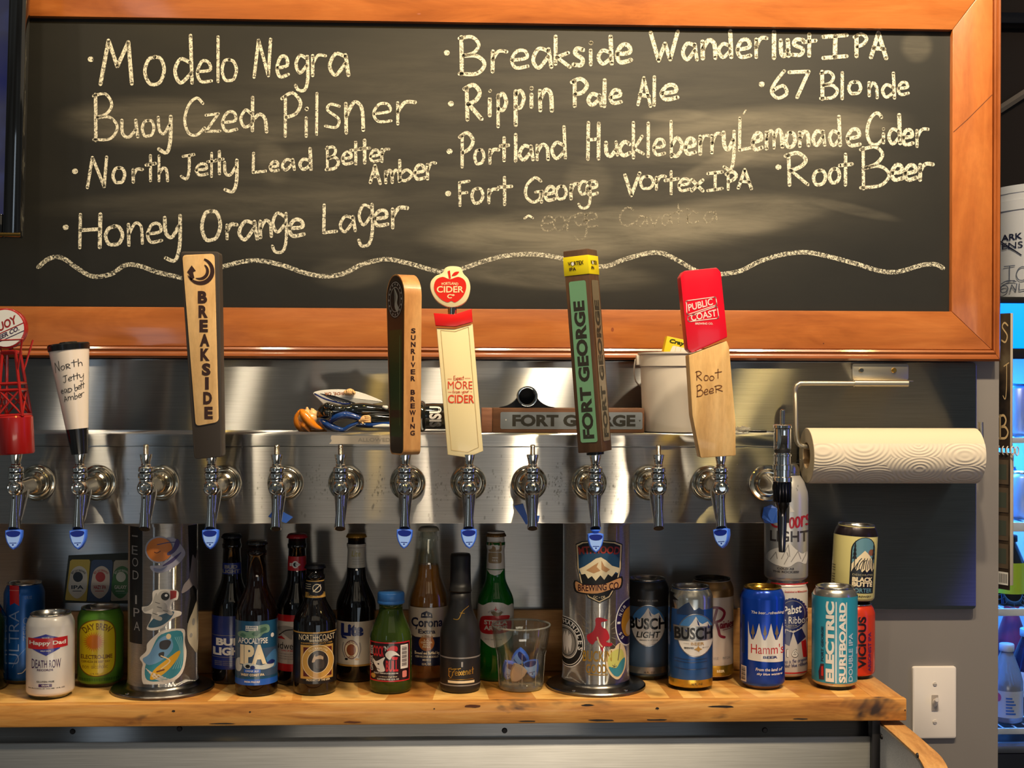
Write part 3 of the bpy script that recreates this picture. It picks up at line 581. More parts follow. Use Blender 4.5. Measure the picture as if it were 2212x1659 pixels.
for pts in ([(83, 577), (100, 562), (120, 555), (140, 560), (165, 578), (200, 597), (240, 592), (270, 573), (300, 574), (340, 588), (396, 601)], [(474, 578), (520, 566), (560, 563), (610, 573), (660, 590), (705, 597), (745, 590), (780, 572), (830, 560), (870, 566), (905, 575), (940, 585), (970, 586), (1000, 580), (1040, 566), (1090, 553), (1150, 549), (1205, 556), (1240, 567), (1275, 574), (1310, 575), (1350, 560), (1400, 547), (1430, 547), (1460, 560), (1500, 583), (1530, 592), (1560, 592), (1600, 585), (1640, 565), (1690, 550), (1740, 545), (1790, 554), (1850, 570), (1900, 585), (1940, 587), (1990, 573), (2020, 571), (2037, 579)]):
    a.stroke(crom([(x, -y) for x, y in pts], 6), 9.5, m_ch2)
a.build('chalk_wavy_line', th, cf)
a = Art()
for t, x0, y0, x1, y1, cap in (('e', 1168, 500, 1198, 498, 60), ('o', 1196, 498, 1222, 496, 56), ('r', 1222, 498, 1246, 494, 58), ('g', 1240, 492, 1270, 490, 62), ('e', 1258, 492, 1292, 490, 58), ('C', 1338, 490, 1372, 486, 40), ('a', 1374, 490, 1400, 488, 44), ('v', 1404, 490, 1424, 488, 44), ('a', 1428, 488, 1452, 486, 44), ('t', 1456, 484, 1476, 482, 46), ('i', 1482, 484, 1488, 484, 44), ('c', 1484, 484, 1508, 482, 50), ('a', 1520, 482, 1550, 480, 46)):
    for st in handstrokes(t, x0, -y0, x1, -y1, cap, RND, .02): a.stroke(st, 4, m_ghost)
a.build('rubbed_out_lettering', th, cf)
a = Art(); a.stroke(crom([(1133, -472), (1142, -466), (1151, -471)], 4), 5, m_ch); a.build('chalk_mark', th, cf)
a = Art(); a.stroke([(1606, -246), (1611, -238), 'l'], 3, m_ch); a.build('chalk_mark', th, cf)
# ================================================================== TAP TOWER
m_beam = steel('tower_steel', (172, 168, 161), .32, .55)
m_cap = steel('tower_cap_steel', (180, 176, 168), .30, .55)
m_col = steel('column_steel', (168, 162, 156), .32, .5)
m_chrome = M('chrome', (222, 218, 212), .07, metal=1)
m_chrome2 = M('worn_chrome', (190, 182, 166), .14, metal=1)
m_dark = M('dark_hole', (14, 13, 13), .6)  # near-black fill painted for the shade inside openings
zt_, zs_, zb_ = Z(938.5, TF), Z(965, TF), Z(1131, TF)
bx1 = X(1708, TF, 1040)
tower = thing('tap_tower', 'long stainless beer tap tower on two round sticker-covered columns', 'tap tower')
bxo('beam', -1.2, bx1-.001, TF+.0012, 1.924, zb_, zs_-.0004, m_beam, tower, .0012)
bxo('top_cover', -1.2, bx1, TF, 1.926, zs_, zt_, m_cap, tower, .0022)
COLS = {}
for nm, cpx in (('left', 352), ('right', 1287)):
    c = P(cpx, 1482, 1.852); c.z = ST+.0004
    bm = B(); lathe(bm, [(.0736, 0), (.0736, .003), (.072, .0048), (.056, .0062), (.0525, .0085), (.0506, .013), (.0497, .018), (.0495, .03), (.0495, zb_-.007-ST), (.0545, zb_-.0068-ST), (.0545, zb_-.0006-ST)], 72)
    
    for f_ in bm.faces: f_.material_index = 1 if max(v.co.z for v in f_.verts) < .016 else 0
    cl = ob('column', bm, [m_col, M('flange_steel', (120, 116, 112), .28, metal=1)], tower, c)
    for q in (55, 125, 235, 305):
        bm = B(); lathe(bm, [(.0032, 0), (.003, .0014), (.0015, .002), (0, .002)], 12); ob('screw', bm, m_chrome, cl, (.0655*cos(radians(q)), .0655*sin(radians(q)), .0048))
    COLS[nm] = (cl, c, cpx)
def colfn(nm):
    cl, c, cpx = COLS[nm]; va = atan2(-c.x, c.y); R = .0495
    def fn(u, v, lay):
        s = max(-.999, min(.999, (u-cpx)/73.0)); a = math.asin(s)+va
        r = R+.0003+lay*.00012
        return (r*sin(a), -r*cos(a), P(u, -v, c.y-R*.95).z - c.z)
    return fn
def C(name, c, rough=.5): return M('ink_'+name, c, rough)
K = C('black', (20, 19, 20)); Wt = C('white', (236, 232, 226)); Rd = C('red', (196, 34, 40)); Nv = C('navy', (24, 40, 96)); Cr = C('cream', (232, 208, 164))
# left column stickers
f = colfn('left')
gy = C('grey', (150, 146, 144)); silv = C('silver', (150, 150, 146)); inkb = C('ink_brown', (40, 12, 14)); a = Art()
a.rect(284, 309, -1392, -1132, K, 0)
for t, y, x in (('E', 1190, 294), ('O', 1216, 295), ('D', 1244, 296), ('I', 1297, 297), ('P', 1325, 298), ('A', 1354, 299)): a.text(t, x, -y, 19, gy, 1, 3.5 if t == 'I' else 12, bold=-.005)
a.rect(288, 300, -1161, -1158, gy, 1)
a.build('vertical_name_sticker', COLS['left'][0], f, 4)
a = Art(); orange = C('orange', (206, 118, 48)); pur = C('purple', (74, 66, 110)); lil = C('lilac', (160, 158, 176))
a.ell(344, -1187, 29, 29, lil, 0); a.poly(crom([(352, -1168), (372, -1162), (388, -1180), (397, -1200), (380, -1222), (352, -1236), (332, -1234), (326, -1222), (350, -1216)], 4, True), lil, 0)
a.ell(344, -1187, 26, 26, orange, 1); a.poly(crom([(355, -1222), (372, -1214), (388, -1196), (382, -1198), (352, -1220)], 4, True), pur, 2)
a.poly(crom([(378, -1166), (384, -1170), (384, -1180), (374, -1194), (362, -1200), (360, -1194), (370, -1186)], 4, True), pur, 2); a.stroke([(340, -1176), (360, -1172), (376, -1172), 'l'], 2, pur, 2)
a.poly(crom([(333, -1226), (346, -1228), (360, -1222), (350, -1232), (336, -1234)], 4, True), C('foam', (120, 126, 160)), 3); a.stroke(crom([(334, -1192), (339, -1194), (346, -1190)], 4), 2, C('brown', (110, 56, 40)), 2)
a.build('surfer_sunset_sticker', COLS['left'][0], f, 4)
a = Art(); cwh = C('sticker_white', (226, 216, 204)); bl = C('slate_blue', (58, 92, 112))
a.poly(crom([(332, -1276), (356, -1273), (381, -1278), (381, -1296), (372, -1300), (368, -1316), (388, -1324), (387, -1332), (370, -1338), (350, -1356), (334, -1361), (319, -1358), (326, -1340), (328, -1326), (314, -1324), (308, -1312), (322, -1308), (330, -1296)], 4, True), cwh, 0)
a.poly(crom([(322, -1354), (334, -1334), (356, -1325), (374, -1322), (366, -1338), (346, -1352)], 4, True), bl, 1)
suit = C('suit_grey', (186, 178, 168)); a.ell(353, -1287, 12, 12, suit, 2); a.ell(356, -1288, 8.5, 8.5, K, 3); a.ell(358, -1286, 3, 3, Wt, 4); a.poly([(366, -1276), (379, -1278), (378, -1292), (366, -1296)], C('brick', (168, 58, 54)), 2)
a.poly(crom([(338, -1280), (344, -1296), (356, -1302), (360, -1314), (350, -1322), (334, -1318), (330, -1304)], 4, True), suit, 1); a.stroke(crom([(340, -1298), (328, -1310), (316, -1316)], 4), 8, suit, 2); a.stroke(crom([(336, -1318), (334, -1330), (346, -1336)], 4), 9, suit, 2); a.stroke(crom([(352, -1316), (362, -1322), (368, -1326)], 4), 8, suit, 2)
for q in ((340, 1300), (344, 1310), (336, 1324), (356, 1318)): a.stroke([(q[0]-4, -q[1]), (q[0]+5, -q[1]-3), 'l'], 1.2, C('line', (90, 84, 80)), 3)
a.build('astronaut_surfer_sticker', COLS['left'][0], f, 4)
a = Art(); teal = C('teal', (58, 138, 156)); sky = C('sky', (112, 158, 198)); yel = C('board_yellow', (226, 170, 40))
a.poly(crom([(346, -1364), (366, -1359), (392, -1362), (397, -1372), (396, -1390), (400, -1415), (396, -1445), (388, -1462), (370, -1474), (340, -1480), (313, -1478), (309, -1450), (311, -1434), (305, -1422), (318, -1406), (320, -1390), (334, -1374)], 4, True), cwh, 0)
a.poly(crom([(348, -1370), (388, -1366), (393, -1400), (392, -1440), (378, -1462), (350, -1470), (320, -1468), (316, -1440), (330, -1400)], 4, True), teal, 1)
a.poly(crom([(324, -1412), (344, -1380), (364, -1374), (372, -1400), (352, -1424), (324, -1436), (311, -1424)], 4, True), sky, 2)
a.poly(crom([(326, -1466), (334, -1446), (360, -1424), (384, -1408), (384, -1420), (364, -1446), (340, -1464)], 4, True), yel, 3)
a.ell(363, -1375, 5, 6, Cr, 4); a.poly(crom([(346, -1386), (360, -1382), (368, -1388), (360, -1402), (346, -1400)], 4, True), C('charcoal', (52, 50, 54)), 4); a.poly(crom([(344, -1410), (354, -1408), (352, -1420), (344, -1416)], 4, True), C('charcoal', (52, 50, 54)), 4)
a.stroke(crom([(348, -1416), (366, -1428), (348, -1444)], 4), 2.5, Cr, 4); a.stroke([(340, -1450), (354, -1446), 'l'], 3, C('brown', (110, 56, 40)), 4)
for q in range(6): a.stroke(crom([(318+q*3, -1444-q*4), (330+q*5, -1452-q*4), (346+q*6, -1458-q*3)], 3), 1.5, cwh, 3)
for q in range(4): a.stroke(crom([(376+q*4, -1378), (386+q*2, -1410), (372+q*5, -1446)], 4), 1.4, C('pale_teal', (130, 190, 200)), 2)
a.build('skeleton_surfer_sticker', COLS['left'][0], f, 4)
a = Art(); a.poly([(402, -1132), (425, -1132), (425, -1392), (401, -1350), (408, -1300)], K, 0); moon = C('moon', (196, 184, 162))
a.poly(crom([(424, -1312), (412, -1330), (402, -1356), (402, -1386), (412, -1408), (424, -1418)], 4, True), moon, 1); a.ell(414, -1352, 3, 8, gy, 2); a.ell(409, -1380, 3, 5, gy, 2)
a.poly(crom([(412, -1204), (418, -1214), (424, -1196), (424, -1282), (414, -1272), (402, -1280), (389, -1284), (394, -1266), (404, -1254), (408, -1232)], 4, True), C('bird_grey', (120, 112, 114)), 1)
a.build('moon_bird_sticker', COLS['left'][0], f, 4)
# right column stickers
f = colfn('right'); rc = COLS['right'][0]
a = Art(); sh = [(1243, -1177), (1256, -1170), (1292, -1165), (1328, -1170), (1343, -1177), (1341, -1230), (1332, -1266), (1316, -1292), (1294, -1303), (1270, -1292), (1254, -1264), (1246, -1230)]
a.poly(sh, K, 0)
cx_, cy_ = 1293, -1228
a.poly([(cx_+(x-cx_)*.965, cy_+(y-cy_)*.965) for x, y in sh], Cr, 1); a.poly([(cx_+(x-cx_)*.90, cy_+(y-cy_)*.93) for x, y in sh], K, 2)
a.poly([(1249, -1194), (1337, -1194), (1335, -1240), (1251, -1240)], C('deep_blue', (32, 70, 104)), 3)
a.text('MT. HOOD', 1293, -1187, 17, C('rust', (150, 48, 40)), 4, 88, bold=.03, arc=220)
a.poly([(1251, -1230), (1262, -1224), (1276, -1214), (1286, -1206), (1297, -1203), (1308, -1210), (1320, -1222), (1336, -1228), (1334, -1240), (1328, -1236), (1320, -1246), (1312, -1240), (1304, -1252), (1296, -1242), (1286, -1254), (1278, -1244), (1270, -1250), (1264, -1240), (1256, -1242)], C('snow', (236, 218, 180)), 4)
tan = C('tan', (190, 142, 96))
a.poly([(1266, -1232), (1280, -1222), (1292, -1214), (1288, -1224), (1296, -1232), (1282, -1238)], tan, 5); a.poly([(1298, -1210), (1304, -1222), (1316, -1230), (1308, -1236), (1298, -1230)], tan, 5)
ban = C('banner', (222, 160, 104))
a.poly(crom([(1241, -1256), (1262, -1262), (1300, -1260), (1334, -1248), (1343, -1250), (1340, -1272), (1318, -1276), (1290, -1284), (1262, -1284), (1242, -1280)], 3, True), K, 5)
a.poly(crom([(1244, -1258), (1262, -1264), (1300, -1262), (1332, -1251), (1340, -1253), (1336, -1270), (1318, -1273), (1290, -1281), (1262, -1281), (1246, -1277)], 3, True), ban, 6)
a.text('BREWING CO.', 1293, -1268, 15, C('maroon', (62, 14, 18)), 7, 88, bold=.02, slope=.07); a.text('GC • OR', 1294, -1290, 6, Cr, 5, 26, arc=-60)
a.build('mountain_shield_sticker', rc, f, 4)
a = Art(); a.ell(1224, -1394, 40, 55, Wt, 0); a.ell(1224, -1394, 38, 52.5, K, 1); a.ring(1224, -1394, 36, 50, 1.6, Wt, 2); a.ell(1224, -1394, 25, 36, Wt, 2); a.ell(1224, -1394, 23.5, 34, C('steel_grey', (148, 144, 138)), 3); a.ring(1224, -1394, 20.5, 30, 1.5, K, 4)
for t, an in (('H', 98), ('A', 80), ('N', 62), ('D', 42), ('L', 24), ('E', 6), ('S', -12)):
    q = radians(an); a.text(t, 1224+30.5*cos(q), -1394+43.5*sin(q), 10, Wt, 3, 8, bold=.03, rot=an-90)
for dx, l_ in ((-4, 22), (2, 26), (8, 20)): a.poly(crom([(1224+dx, -1394-l_), (1220+dx, -1390), (1224+dx, -1394+l_), (1228+dx, -1390)], 4, True), Wt, 4); 
a.build('round_black_sticker', rc, f, 4)
a = Art(); red2 = C('rodeo_red', (176, 30, 44)); gold = C('gold_ink', (160, 122, 36)); ray = C('ray', (150, 142, 126))
for q in range(20):
    t = radians(q*18); a.stroke([(1296+26*cos(t), -1368+30*sin(t)), (1296+(40+8*(q % 3))*cos(t), -1368+(50+10*(q % 3))*sin(t)), 'l'], .9, ray, 0)
a.poly(crom([(1286, -1336), (1296, -1333), (1312, -1339), (1304, -1342), (1298, -1344), (1300, -1354), (1310, -1360), (1316, -1378), (1308, -1386), (1322, -1390), (1318, -1396), (1304, -1396), (1302, -1408), (1296, -1398), (1292, -1384), (1286, -1384), (1280, -1392), (1270, -1384), (1268, -1372), (1280, -1364), (1286, -1350)], 3, True), red2, 1)
a.stroke(crom([(1290, -1376), (1294, -1388), (1300, -1396)], 3), 3, Cr, 2); a.text('BUCKIN', 1290, -1417, 24, gold, 1, 62, bold=.02); a.text('GOOD', 1288, -1444, 20, gold, 1, 44, bold=.02); a.rect(1270, 1312, -1458, -1456, gold, 1)
a.build('rodeo_rider_decal', rc, f, 4)
a = Art(); a.ell(1358, -1350, 30, 52, Wt, 0); a.ell(1358, -1350, 28, 49, C('violet', (36, 22, 78)), 1); a.ell(1358, -1350, 17, 32, C('amber', (222, 158, 40)), 2); a.ell(1362, -1364, 12, 18, Cr, 3)
for t, an in (('B', 118), ('U', 134), ('N', 150), ('I', 176), ('S', 212), ('E', 228)): a.text(t, 1358+22.5*cos(radians(an)), -1350+40*sin(radians(an)), 7, Wt, 3, 5, bold=.03, rot=an-90)
a.build('round_violet_sticker', rc, f, 3)
a = Art(); a.poly(crom([(1330, -1396), (1338, -1391), (1346, -1398), (1352, -1420), (1350, -1448), (1338, -1468), (1326, -1466), (1312, -1448), (1308, -1424), (1316, -1404), (1326, -1402)], 4, True), Cr, 0)
a.poly(crom([(1332, -1404), (1344, -1408), (1348, -1430), (1346, -1450), (1336, -1462), (1324, -1456), (1312, -1432), (1318, -1412)], 4, True), C('lime', (206, 206, 112)), 1); a.poly(crom([(1314, -1440), (1330, -1444), (1340, -1430), (1349, -1426), (1346, -1450), (1336, -1463), (1324, -1458)], 4, True), teal, 2)
a.stroke(crom([(1338, -1394), (1336, -1412), (1334, -1428)], 3), 1.6, C('line', (90, 84, 80)), 2)
for q in range(5): a.stroke([(1326, -1440), (1326+5*cos(q*1.25), -1440+5*sin(q*1.25)), 'l'], 1, C('line', (90, 84, 80)), 3)
a.build('oval_beach_sticker', rc, f, 3)
# ================================================================== BEER TAPS
TX = [81, 212, 348, 483, 617, 748, 881, 1012, 1143, 1272, 1402, 1530]
TZ = P(1143, 1043, TF).z
HY = .085
tap = thing('beer_tap', '', 'beer tap', (0, 0, 0), group='chrome beer taps on the tower')
bm = B(); lathe(bm, [(.0252, 0), (.0254, .002), (.0246, .0048), (.0228, .0056), (.0212, .0050), (.0206, .0054), (.0202, .0082), (.0186, .0100), (.0172, .0098), (.0168, .0104), (.0166, .0124), (.0158, .0128)], 48, YAX); ob('flange', bm, m_chrome2, tap)
bm = B(); lathe(bm, [(.0155, .0112), (.0155, .0165), (.013, .0185), (.0118, .024), (.0122, .03), (.0118, .045), (.0108, .06), (.0105, HY)], 36, YAX); ob('shank', bm, m_chrome2, tap)
bm = B()
lathe(bm, [(0, HY-.0122), (.005, HY-.0115), (.0092, HY-.0085), (.0113, HY-.003), (.0114, HY+.002), (.0104, HY+.0062), (.0088, HY+.0086), (.0080, HY+.0088), (.0058, HY+.0078), (.0052, HY+.0082), (.005, HY+.0116), (.004, HY+.0126), (0, HY+.0128)], 36, YAX)
o2 = Matrix.Translation((0, -HY, 0))
lathe(bm, [(.0078, .006), (.0090, .0108), (.0090, .0116)], 28, o2); lathe(bm, [(.0088, .0126), (.0100, .0130), (.0102, .0138), (.0102, .0190), (.0098, .0198), (.0086, .0200)], 28, o2); lathe(bm, [(.0086, .0216), (.0097, .0219), (.0098, .0226), (.0098, .0268), (.0094, .0276), (.0078, .0284), (.0062, .0292)], 28, o2)
ob('faucet_body', bm, m_chrome, tap)
bm = B(); lathe(bm, [(.0082, .0115), (.0082, .0127)], 24, o2); lathe(bm, [(.0082, .0199), (.0082, .0217)], 24, o2); ob('gap_shade_ring', bm, M('ring_black', (22, 21, 22), .5), tap)  # black rings put in for the shade in the gaps between the chrome rings
bm = B(); lathe(bm, [(.0056, .0292), (.0068, .031), (.0056, .0322), (.0058, .0335), (.0083, .0446), (.0083, .0452)], 28, Matrix.Translation((0, -HY, 0))); lev = ob('lever_collar', bm, m_chrome, tap)
bm = B(); th_ = [(.0034, .0451)]
for q in range(9): th_ += [(.0036, .0456+q*.0014), (.0032, .0462+q*.0014)]
lathe(bm, th_+[(.003, .0585), (0, .059)], 16, Matrix.Translation((0, -HY, 0))); ob('threaded_stud', bm, m_chrome2, lev)
bm = B()
ellloft(bm, [((0, -.064, -.001), (.0102, 0, 0), (0, .019, .002)), ((0, -.066, -.010), (.0100, 0, 0), (0, .018, .003)), ((0, -.071, -.022), (.0086, 0, 0), (0, .0145, .004)), ((0, -.077, -.035), (.0072, 0, 0), (0, .0105, .003)), ((0, -.083, -.047), (.0060, 0, 0), (0, .0085, .001)), ((0, -.088, -.054), (.005, 0, 0), (0, .006, -.002))], 28)
ellloft(bm, [((0, -.0885, -.006), (.0046, 0, 0), (0, .0046, .0)), ((0, -.0895, -.016), (.0044, 0, 0), (0, .0046, .0)), ((0, -.0905, -.028), (.0050, 0, 0), (0, .0052, -.0008)), ((0, -.0912, -.042), (.0062, 0, 0), (0, .006, -.002)), ((0, -.0915, -.0545), (.0074, 0, 0), (0, .0068, -.0040))], 28)
sp = ob('spout', bm, m_chrome, tap)
bm = B(); ellloft(bm, [((0, -.0915, -.0545), (.0062, 0, 0), (0, .0057, -.0034)), ((0, -.0917, -.0551), (.0061, 0, 0), (0, .0056, -.0033))], 24); ob('spout_opening', bm, m_dark, sp)
bm = B(); lathe(bm, [(.0015, 0), (.0015, .0012), (0, .0013)], 10, YAX); ob('vent_hole', bm, m_dark, sp, (0, -.0938, -.0125))
TAPL = ['chrome beer tap under the red lattice tower handle at the far left', 'chrome beer tap under the white cone handle with black handwriting',
 'bare chrome beer tap above the left sticker-covered column', 'chrome beer tap under the pale wood handle with a black swirl', 'bare chrome beer tap with a blue tape diamond behind its spout',
 'bare chrome beer tap right of the blue tape diamond', 'chrome beer tap under the rounded brown wooden handle', 'chrome beer tap under the cream handle with a red apple',
 'bare chrome beer tap with crooked blue tape behind its spout', 'chrome beer tap under the brown square post handle', 'bare chrome beer tap between the square post and the red-topped handle', 'chrome beer tap under the red and pale wood handle']
TAPP = []
for k, px in enumerate(TX):
    p = P(px, 1043, TF); p.z = TZ; TAPP.append(p)
    if k == 0: tap.location = p; tap['label'] = TAPL[0]
    else: dup(tap, p, TAPL[k])
# nitro tap
p = P(1657, 1043, TF); p.z = TZ; NT = p
nit = thing('stout_tap', 'tall bare stout tap with black knurled barrel at the right end of the tower', 'beer tap', p)
bm = B(); lathe(bm, [(.026, 0), (.026, .0035), (.0245, .0052), (.0205, .0058), (.0195, .0085), (.0165, .012)], 48, YAX); ob('flange', bm, m_chrome2, nit)
bm = B(); lathe(bm, [(.015, .0112), (.0145, .018), (.012, .022), (.0115, .075)], 32, YAX, cap1=True); ob('shank', bm, m_chrome2, nit)
o_ = Matrix.Translation((0, -.085, 0))
bm = B(); lathe(bm, [(.0115, .0165), (.0115, .0245), (.0128, .025), (.0128, .0315), (.0112, .032), (.0112, .043), (.0122, .0435), (.0122, .046), (.0105, .0465), (.0105, .0478)], 32, o_); lathe(bm, [(.0128, .0085), (.0132, .009), (.0132, .0145), (.0115, .0155), (.0115, .0166)], 32, o_); ob('collar', bm, m_chrome, nit)
bm = B(); lathe(bm, [(.0112, -.0195), (.012, -.0185), (.0122, .0065), (.012, .0085)], 72, o_, fn=lambda an, r, z: r*(1+.025*cos(an*24))); ob('knurled_barrel', bm, M('black_chrome', (52, 50, 54), .2, metal=1), nit)
bm = B(); lathe(bm, [(.0102, .0478), (.0112, .0485), (.0112, .052), (.0102, .0525)], 28, o_); ob('ring', bm, M('ring_black', (22, 21, 22), .5), nit)
bm = B(); lathe(bm, [(.0106, .0524), (.0115, .054), (.0115, .0805), (.0105, .0815), (.0128, .082), (.0128, .0855), (.011, .0868), (0, .087)], 32, o_); hd = ob('lever_head', bm, m_chrome, nit)
bm = B(); box(bm, -.0045, .0045, -.0975, -.0962, .060, .072, bev=.0004); ob('lever_slot', bm, m_dark, hd)
bm = B(); lathe(bm, [(.0033, .0868)] + [(.0035-.0004*(q % 2), .0872+q*.0012) for q in range(17)] + [(0, .108)], 16, o_); ob('threaded_stud', bm, m_chrome2, hd)
bm = B(); lathe(bm, [(.0098, -.0194), (.0085, -.026), (.0068, -.0285), (.0066, -.04), (.0058, -.062), (.0046, -.086), (.0042, -.088)][::-1], 28, o_); ob('spout', bm, M('dark_chrome', (96, 92, 92), .15, metal=1), nit)
# ================================================================== BLUE TAP PLUGS
m_plug = M('blue_plug_plastic', (64, 116, 244), .35, coat=.3); m_plugf = M('blue_plug_face', (150, 186, 255), .3, coat=.4); m_plugd = M('plug_navy', (14, 34, 130), .35)
def shield(w, h):
    return [(-w*.5, 0), (-w*.3, h*.05), (0, h*.075), (w*.3, h*.05), (w*.5, 0), (w*.49, -h*.32), (w*.4, -h*.6), (w*.22, -h*.86), (0, -h), (-w*.22, -h*.86), (-w*.4, -h*.6), (-w*.49, -h*.32)]
def make_plug():
    t = thing('tap_plug', '', 'tap plug', (0, 0, 0), group='blue shield-shaped plugs under the taps')
    bm = B(); prism(bm, shield(.0215, .0255), -.0045, .0055, bev=.0018); bd = ob('plug_body', bm, m_plug, t)
    a = Art(); s2 = [(x*.82, y*.84-.0016) for x, y in shield(21.5, 25.5)]; a.poly([(x*.82, y*.84-1.6) for x, y in shield(21.5, 25.5)], m_plugf, 0)
    a.poly(crom([(-8.3, -1.8), (0, -.4), (8.3, -1.8), (8, -6), (3.5, -8.4), (-3.5, -8.4), (-8, -6)], 4, True), m_plugd, 1); a.stroke([(-4.2, -16.6), (4.2, -16.6), 'l'], .9, m_plugd, 1); a.ell(0, -19, 1.1, 1.1, m_plugd, 1, 14)
    a.build('plug_face', t, flat(-.0045, k=.001))
    return t
plug = make_plug()
PL = ['blue shield-shaped plug in the leftmost tap, below the red tower handle', 'blue shield-shaped plug in the tap below the white cone handle', 'blue shield-shaped plug in the tap below the handle with a black swirl', 'blue shield-shaped plug in the tap below the rounded brown wooden handle', 'blue shield-shaped plug in the tap below the cream apple handle', 'blue shield-shaped plug hanging low below the brown square post handle', 'blue shield-shaped plug in the tap below the red-topped wood handle']
for j, (k, dz, rz, rl) in enumerate(((0, 0, -.1, 0), (1, 0, -.05, .05), (3, 0, 0, .03), (6, 0, .0, -.04), (7, 0, 0, .04), (9, -.006, 0, 0), (11, 0, .5, .12))):
    q = TAPP[k]+Vector((0, -.0908, -.0562+dz))
    if j == 0: o = plug; o.location = q; o['label'] = PL[0]
    else: o = dup(plug, q, PL[j])
    o.rotation_euler = (radians(-6), -rl, -rz)
    if k == 9:
        bm = B(); lathe(bm, [(.0045, .0016), (.0045, .0035), (.0066, .004), (.0066, .006)], 20); ob('plug_neck', bm, m_plug, o)
# ================================================================== TAP HANDLES
HYW = TF-.085                                   # world Y of the lever axis
def handle(name, k, label, bpx, bpy, **kw):
    """root at the foot of the handle on the lever"""
    b0 = TAPP[k]+Vector((0, -HY, .0453))
    return thing(name, label, 'tap handle', b0, group=None, **kw)
def tr(th_, pts, Y=HYW):
    """pixel outline -> (x, z) relative to the root, on the plane of the handle"""
    o = th_.location
    return [((P(x, y, Y)-o).x, (P(x, y, Y)-o).z) for x, y in pts]
def pxfn(th_, Y, off=.0003):
    o = th_.location.copy()
    def fn(u, v, lay):
        q = P(u, -v, Y-off-lay*.00012)-o
        return (q.x, q.y, q.z)
    return fn
def rpoly(p, r, n=4):
    """round the corners of an outline"""
    out = []; m = len(p)
    for i in range(m):
        a, b, c = Vector(p[i-1]), Vector(p[i]), Vector(p[(i+1) % m])
        r1 = min(r, (a-b).length*.45, (c-b).length*.45); s, e_ = b+(a-b).normalized()*r1, b+(c-b).normalized()*r1
        for k in range(n+1):
            t = k/n; q = s*(1-t)**2+b*2*t*(1-t)+e_*t*t; out.append((q.x, q.y))
    return out
# 1. pale wood with black swirl
h = handle('tap_handle', 3, 'tall dark-framed tap handle with pale wood face and burnt black vertical letters', 454, 988)
bm = B(); prism(bm, tr(h, rpoly([(393, 545), (477, 545), (484, 986), (423, 991)], 8)), -.011, .011, bev=.0015); ob('frame', bm, M('handle_dark_brown', (60, 52, 46), .5), h)
m_pale = wood('pale_birch', (206, 158, 98), (232, 188, 128), (240, 202, 146), (6, 6, 1), 6, .45, .1)
bm = B(); prism(bm, tr(h, rpoly([(398, 553), (467, 550), (476, 911), (427, 920)], 9)), -.0125, -.009, bev=.0004); fc = ob('wood_face', bm, m_pale, h)
a = Art(); burn = C('burnt', (48, 22, 16), .6); burn2 = C('scorch', (206, 140, 72), .6)
for t, x, y, w in (('B', 437.5, 642, 19), ('R', 439, 673, 19), ('E', 440, 704, 17), ('A', 442, 735, 20), ('K', 443, 766, 19), ('S', 445.5, 798, 18), ('I', 447, 828, 7), ('D', 448.5, 860, 18), ('E', 450.5, 892, 17)): a.text(t, x, -y, 27, burn, 1, w+1, bold=.055)
cxx, cyy = 434, -586
def crescent(r0, r1, a0, a1, w0, w1, lay):
    o1 = []; i1 = []
    for q in range(25):
        t = q/24; an = radians(a0+(a1-a0)*t); w = (w0+(w1-w0)*t)*sin(pi*min(1, t*.92+.08))**.6; r = r0+(r1-r0)*t
        o1.append((cxx+r*cos(an), cyy+r*sin(an))); i1.append((cxx+(r-w)*cos(an), cyy+(r-w)*sin(an)))
    a.poly(o1+i1[::-1], burn, lay)
crescent(29, 30, 75, -165, 9, 10, 1); crescent(17, 19, 60, -130, 6, 8, 1)
a.poly([(404, -588), (414, -573), (423, -585), (417, -588), (420, -600), (412, -606), (408, -592)], burn, 1)
a.build('burnt_lettering', h, pxfn(h, HYW-.0125), None)
# 2. white cone with handwriting
h = handle('tap_handle', 1, 'white paper-wrapped cone tap handle with handwriting and black ends', 165, 995, lean=-.105)
h.location.x += .0
m_paper = M('handle_paper', (228, 214, 202), .35, coat=.6); m_blk = M('gloss_black', (22, 22, 24), .2)
bm = B(); lathe(bm, [(.0105, 0), (.0112, .004), (.0145, .034)], 36); ob('base', bm, m_blk, h)
bm = B(); lathe(bm, [(.0144, .034), (.0258, .139)], 48); ob('paper_sleeve', bm, m_paper, h)
bm = B(); lathe(bm, [(.0259, .139), (.0268, .1395), (.0272, .1465), (.026, .1482), (.012, .149), (.011, .1505), (0, .151)], 48); ob('cap', bm, m_blk, h)
a = Art()
for t, x0, y0, x1, y1, cap in (('N', -19, 110.5, -11, 112.5, 13), ('o', -10, 113, -5, 114, 10), ('R', -4, 114, 1, 114.5, 6), ('t', 2, 116, 8, 116.5, 10), ('h', 9, 116, 15, 117, 10), ('J', -10, 96, -4, 97, 9), ('e', -3, 98, 1, 98.5, 9), ('t', 1, 98, 6, 99, 9), ('t', 5, 99, 10, 100, 9), ('y', 10, 100, 16, 101, 10), ('e', -16, 82, -12, 82.5, 9), ('a', -11, 83, -6, 83, 9), ('D', -5, 83, 0, 84, 5), ('b', 3, 84, 7, 85, 9), ('e', 7, 86, 11, 86, 9), ('t', 10, 86, 14, 87, 9), ('t', 13, 87, 17, 87.5, 9), ('A', -13, 71, -8, 72, 7), ('m', -7, 73, 1, 73, 9), ('b', 2, 73, 6, 74, 9), ('e', 7, 75, 11, 75, 9), ('r', 11, 76, 16, 77, 9)):
    a.hand(t, x0, y0, x1, y1, cap, .75, K, 1, RND, .02)
Rc = lambda z: .0144+(z-.034)*.0114/.105
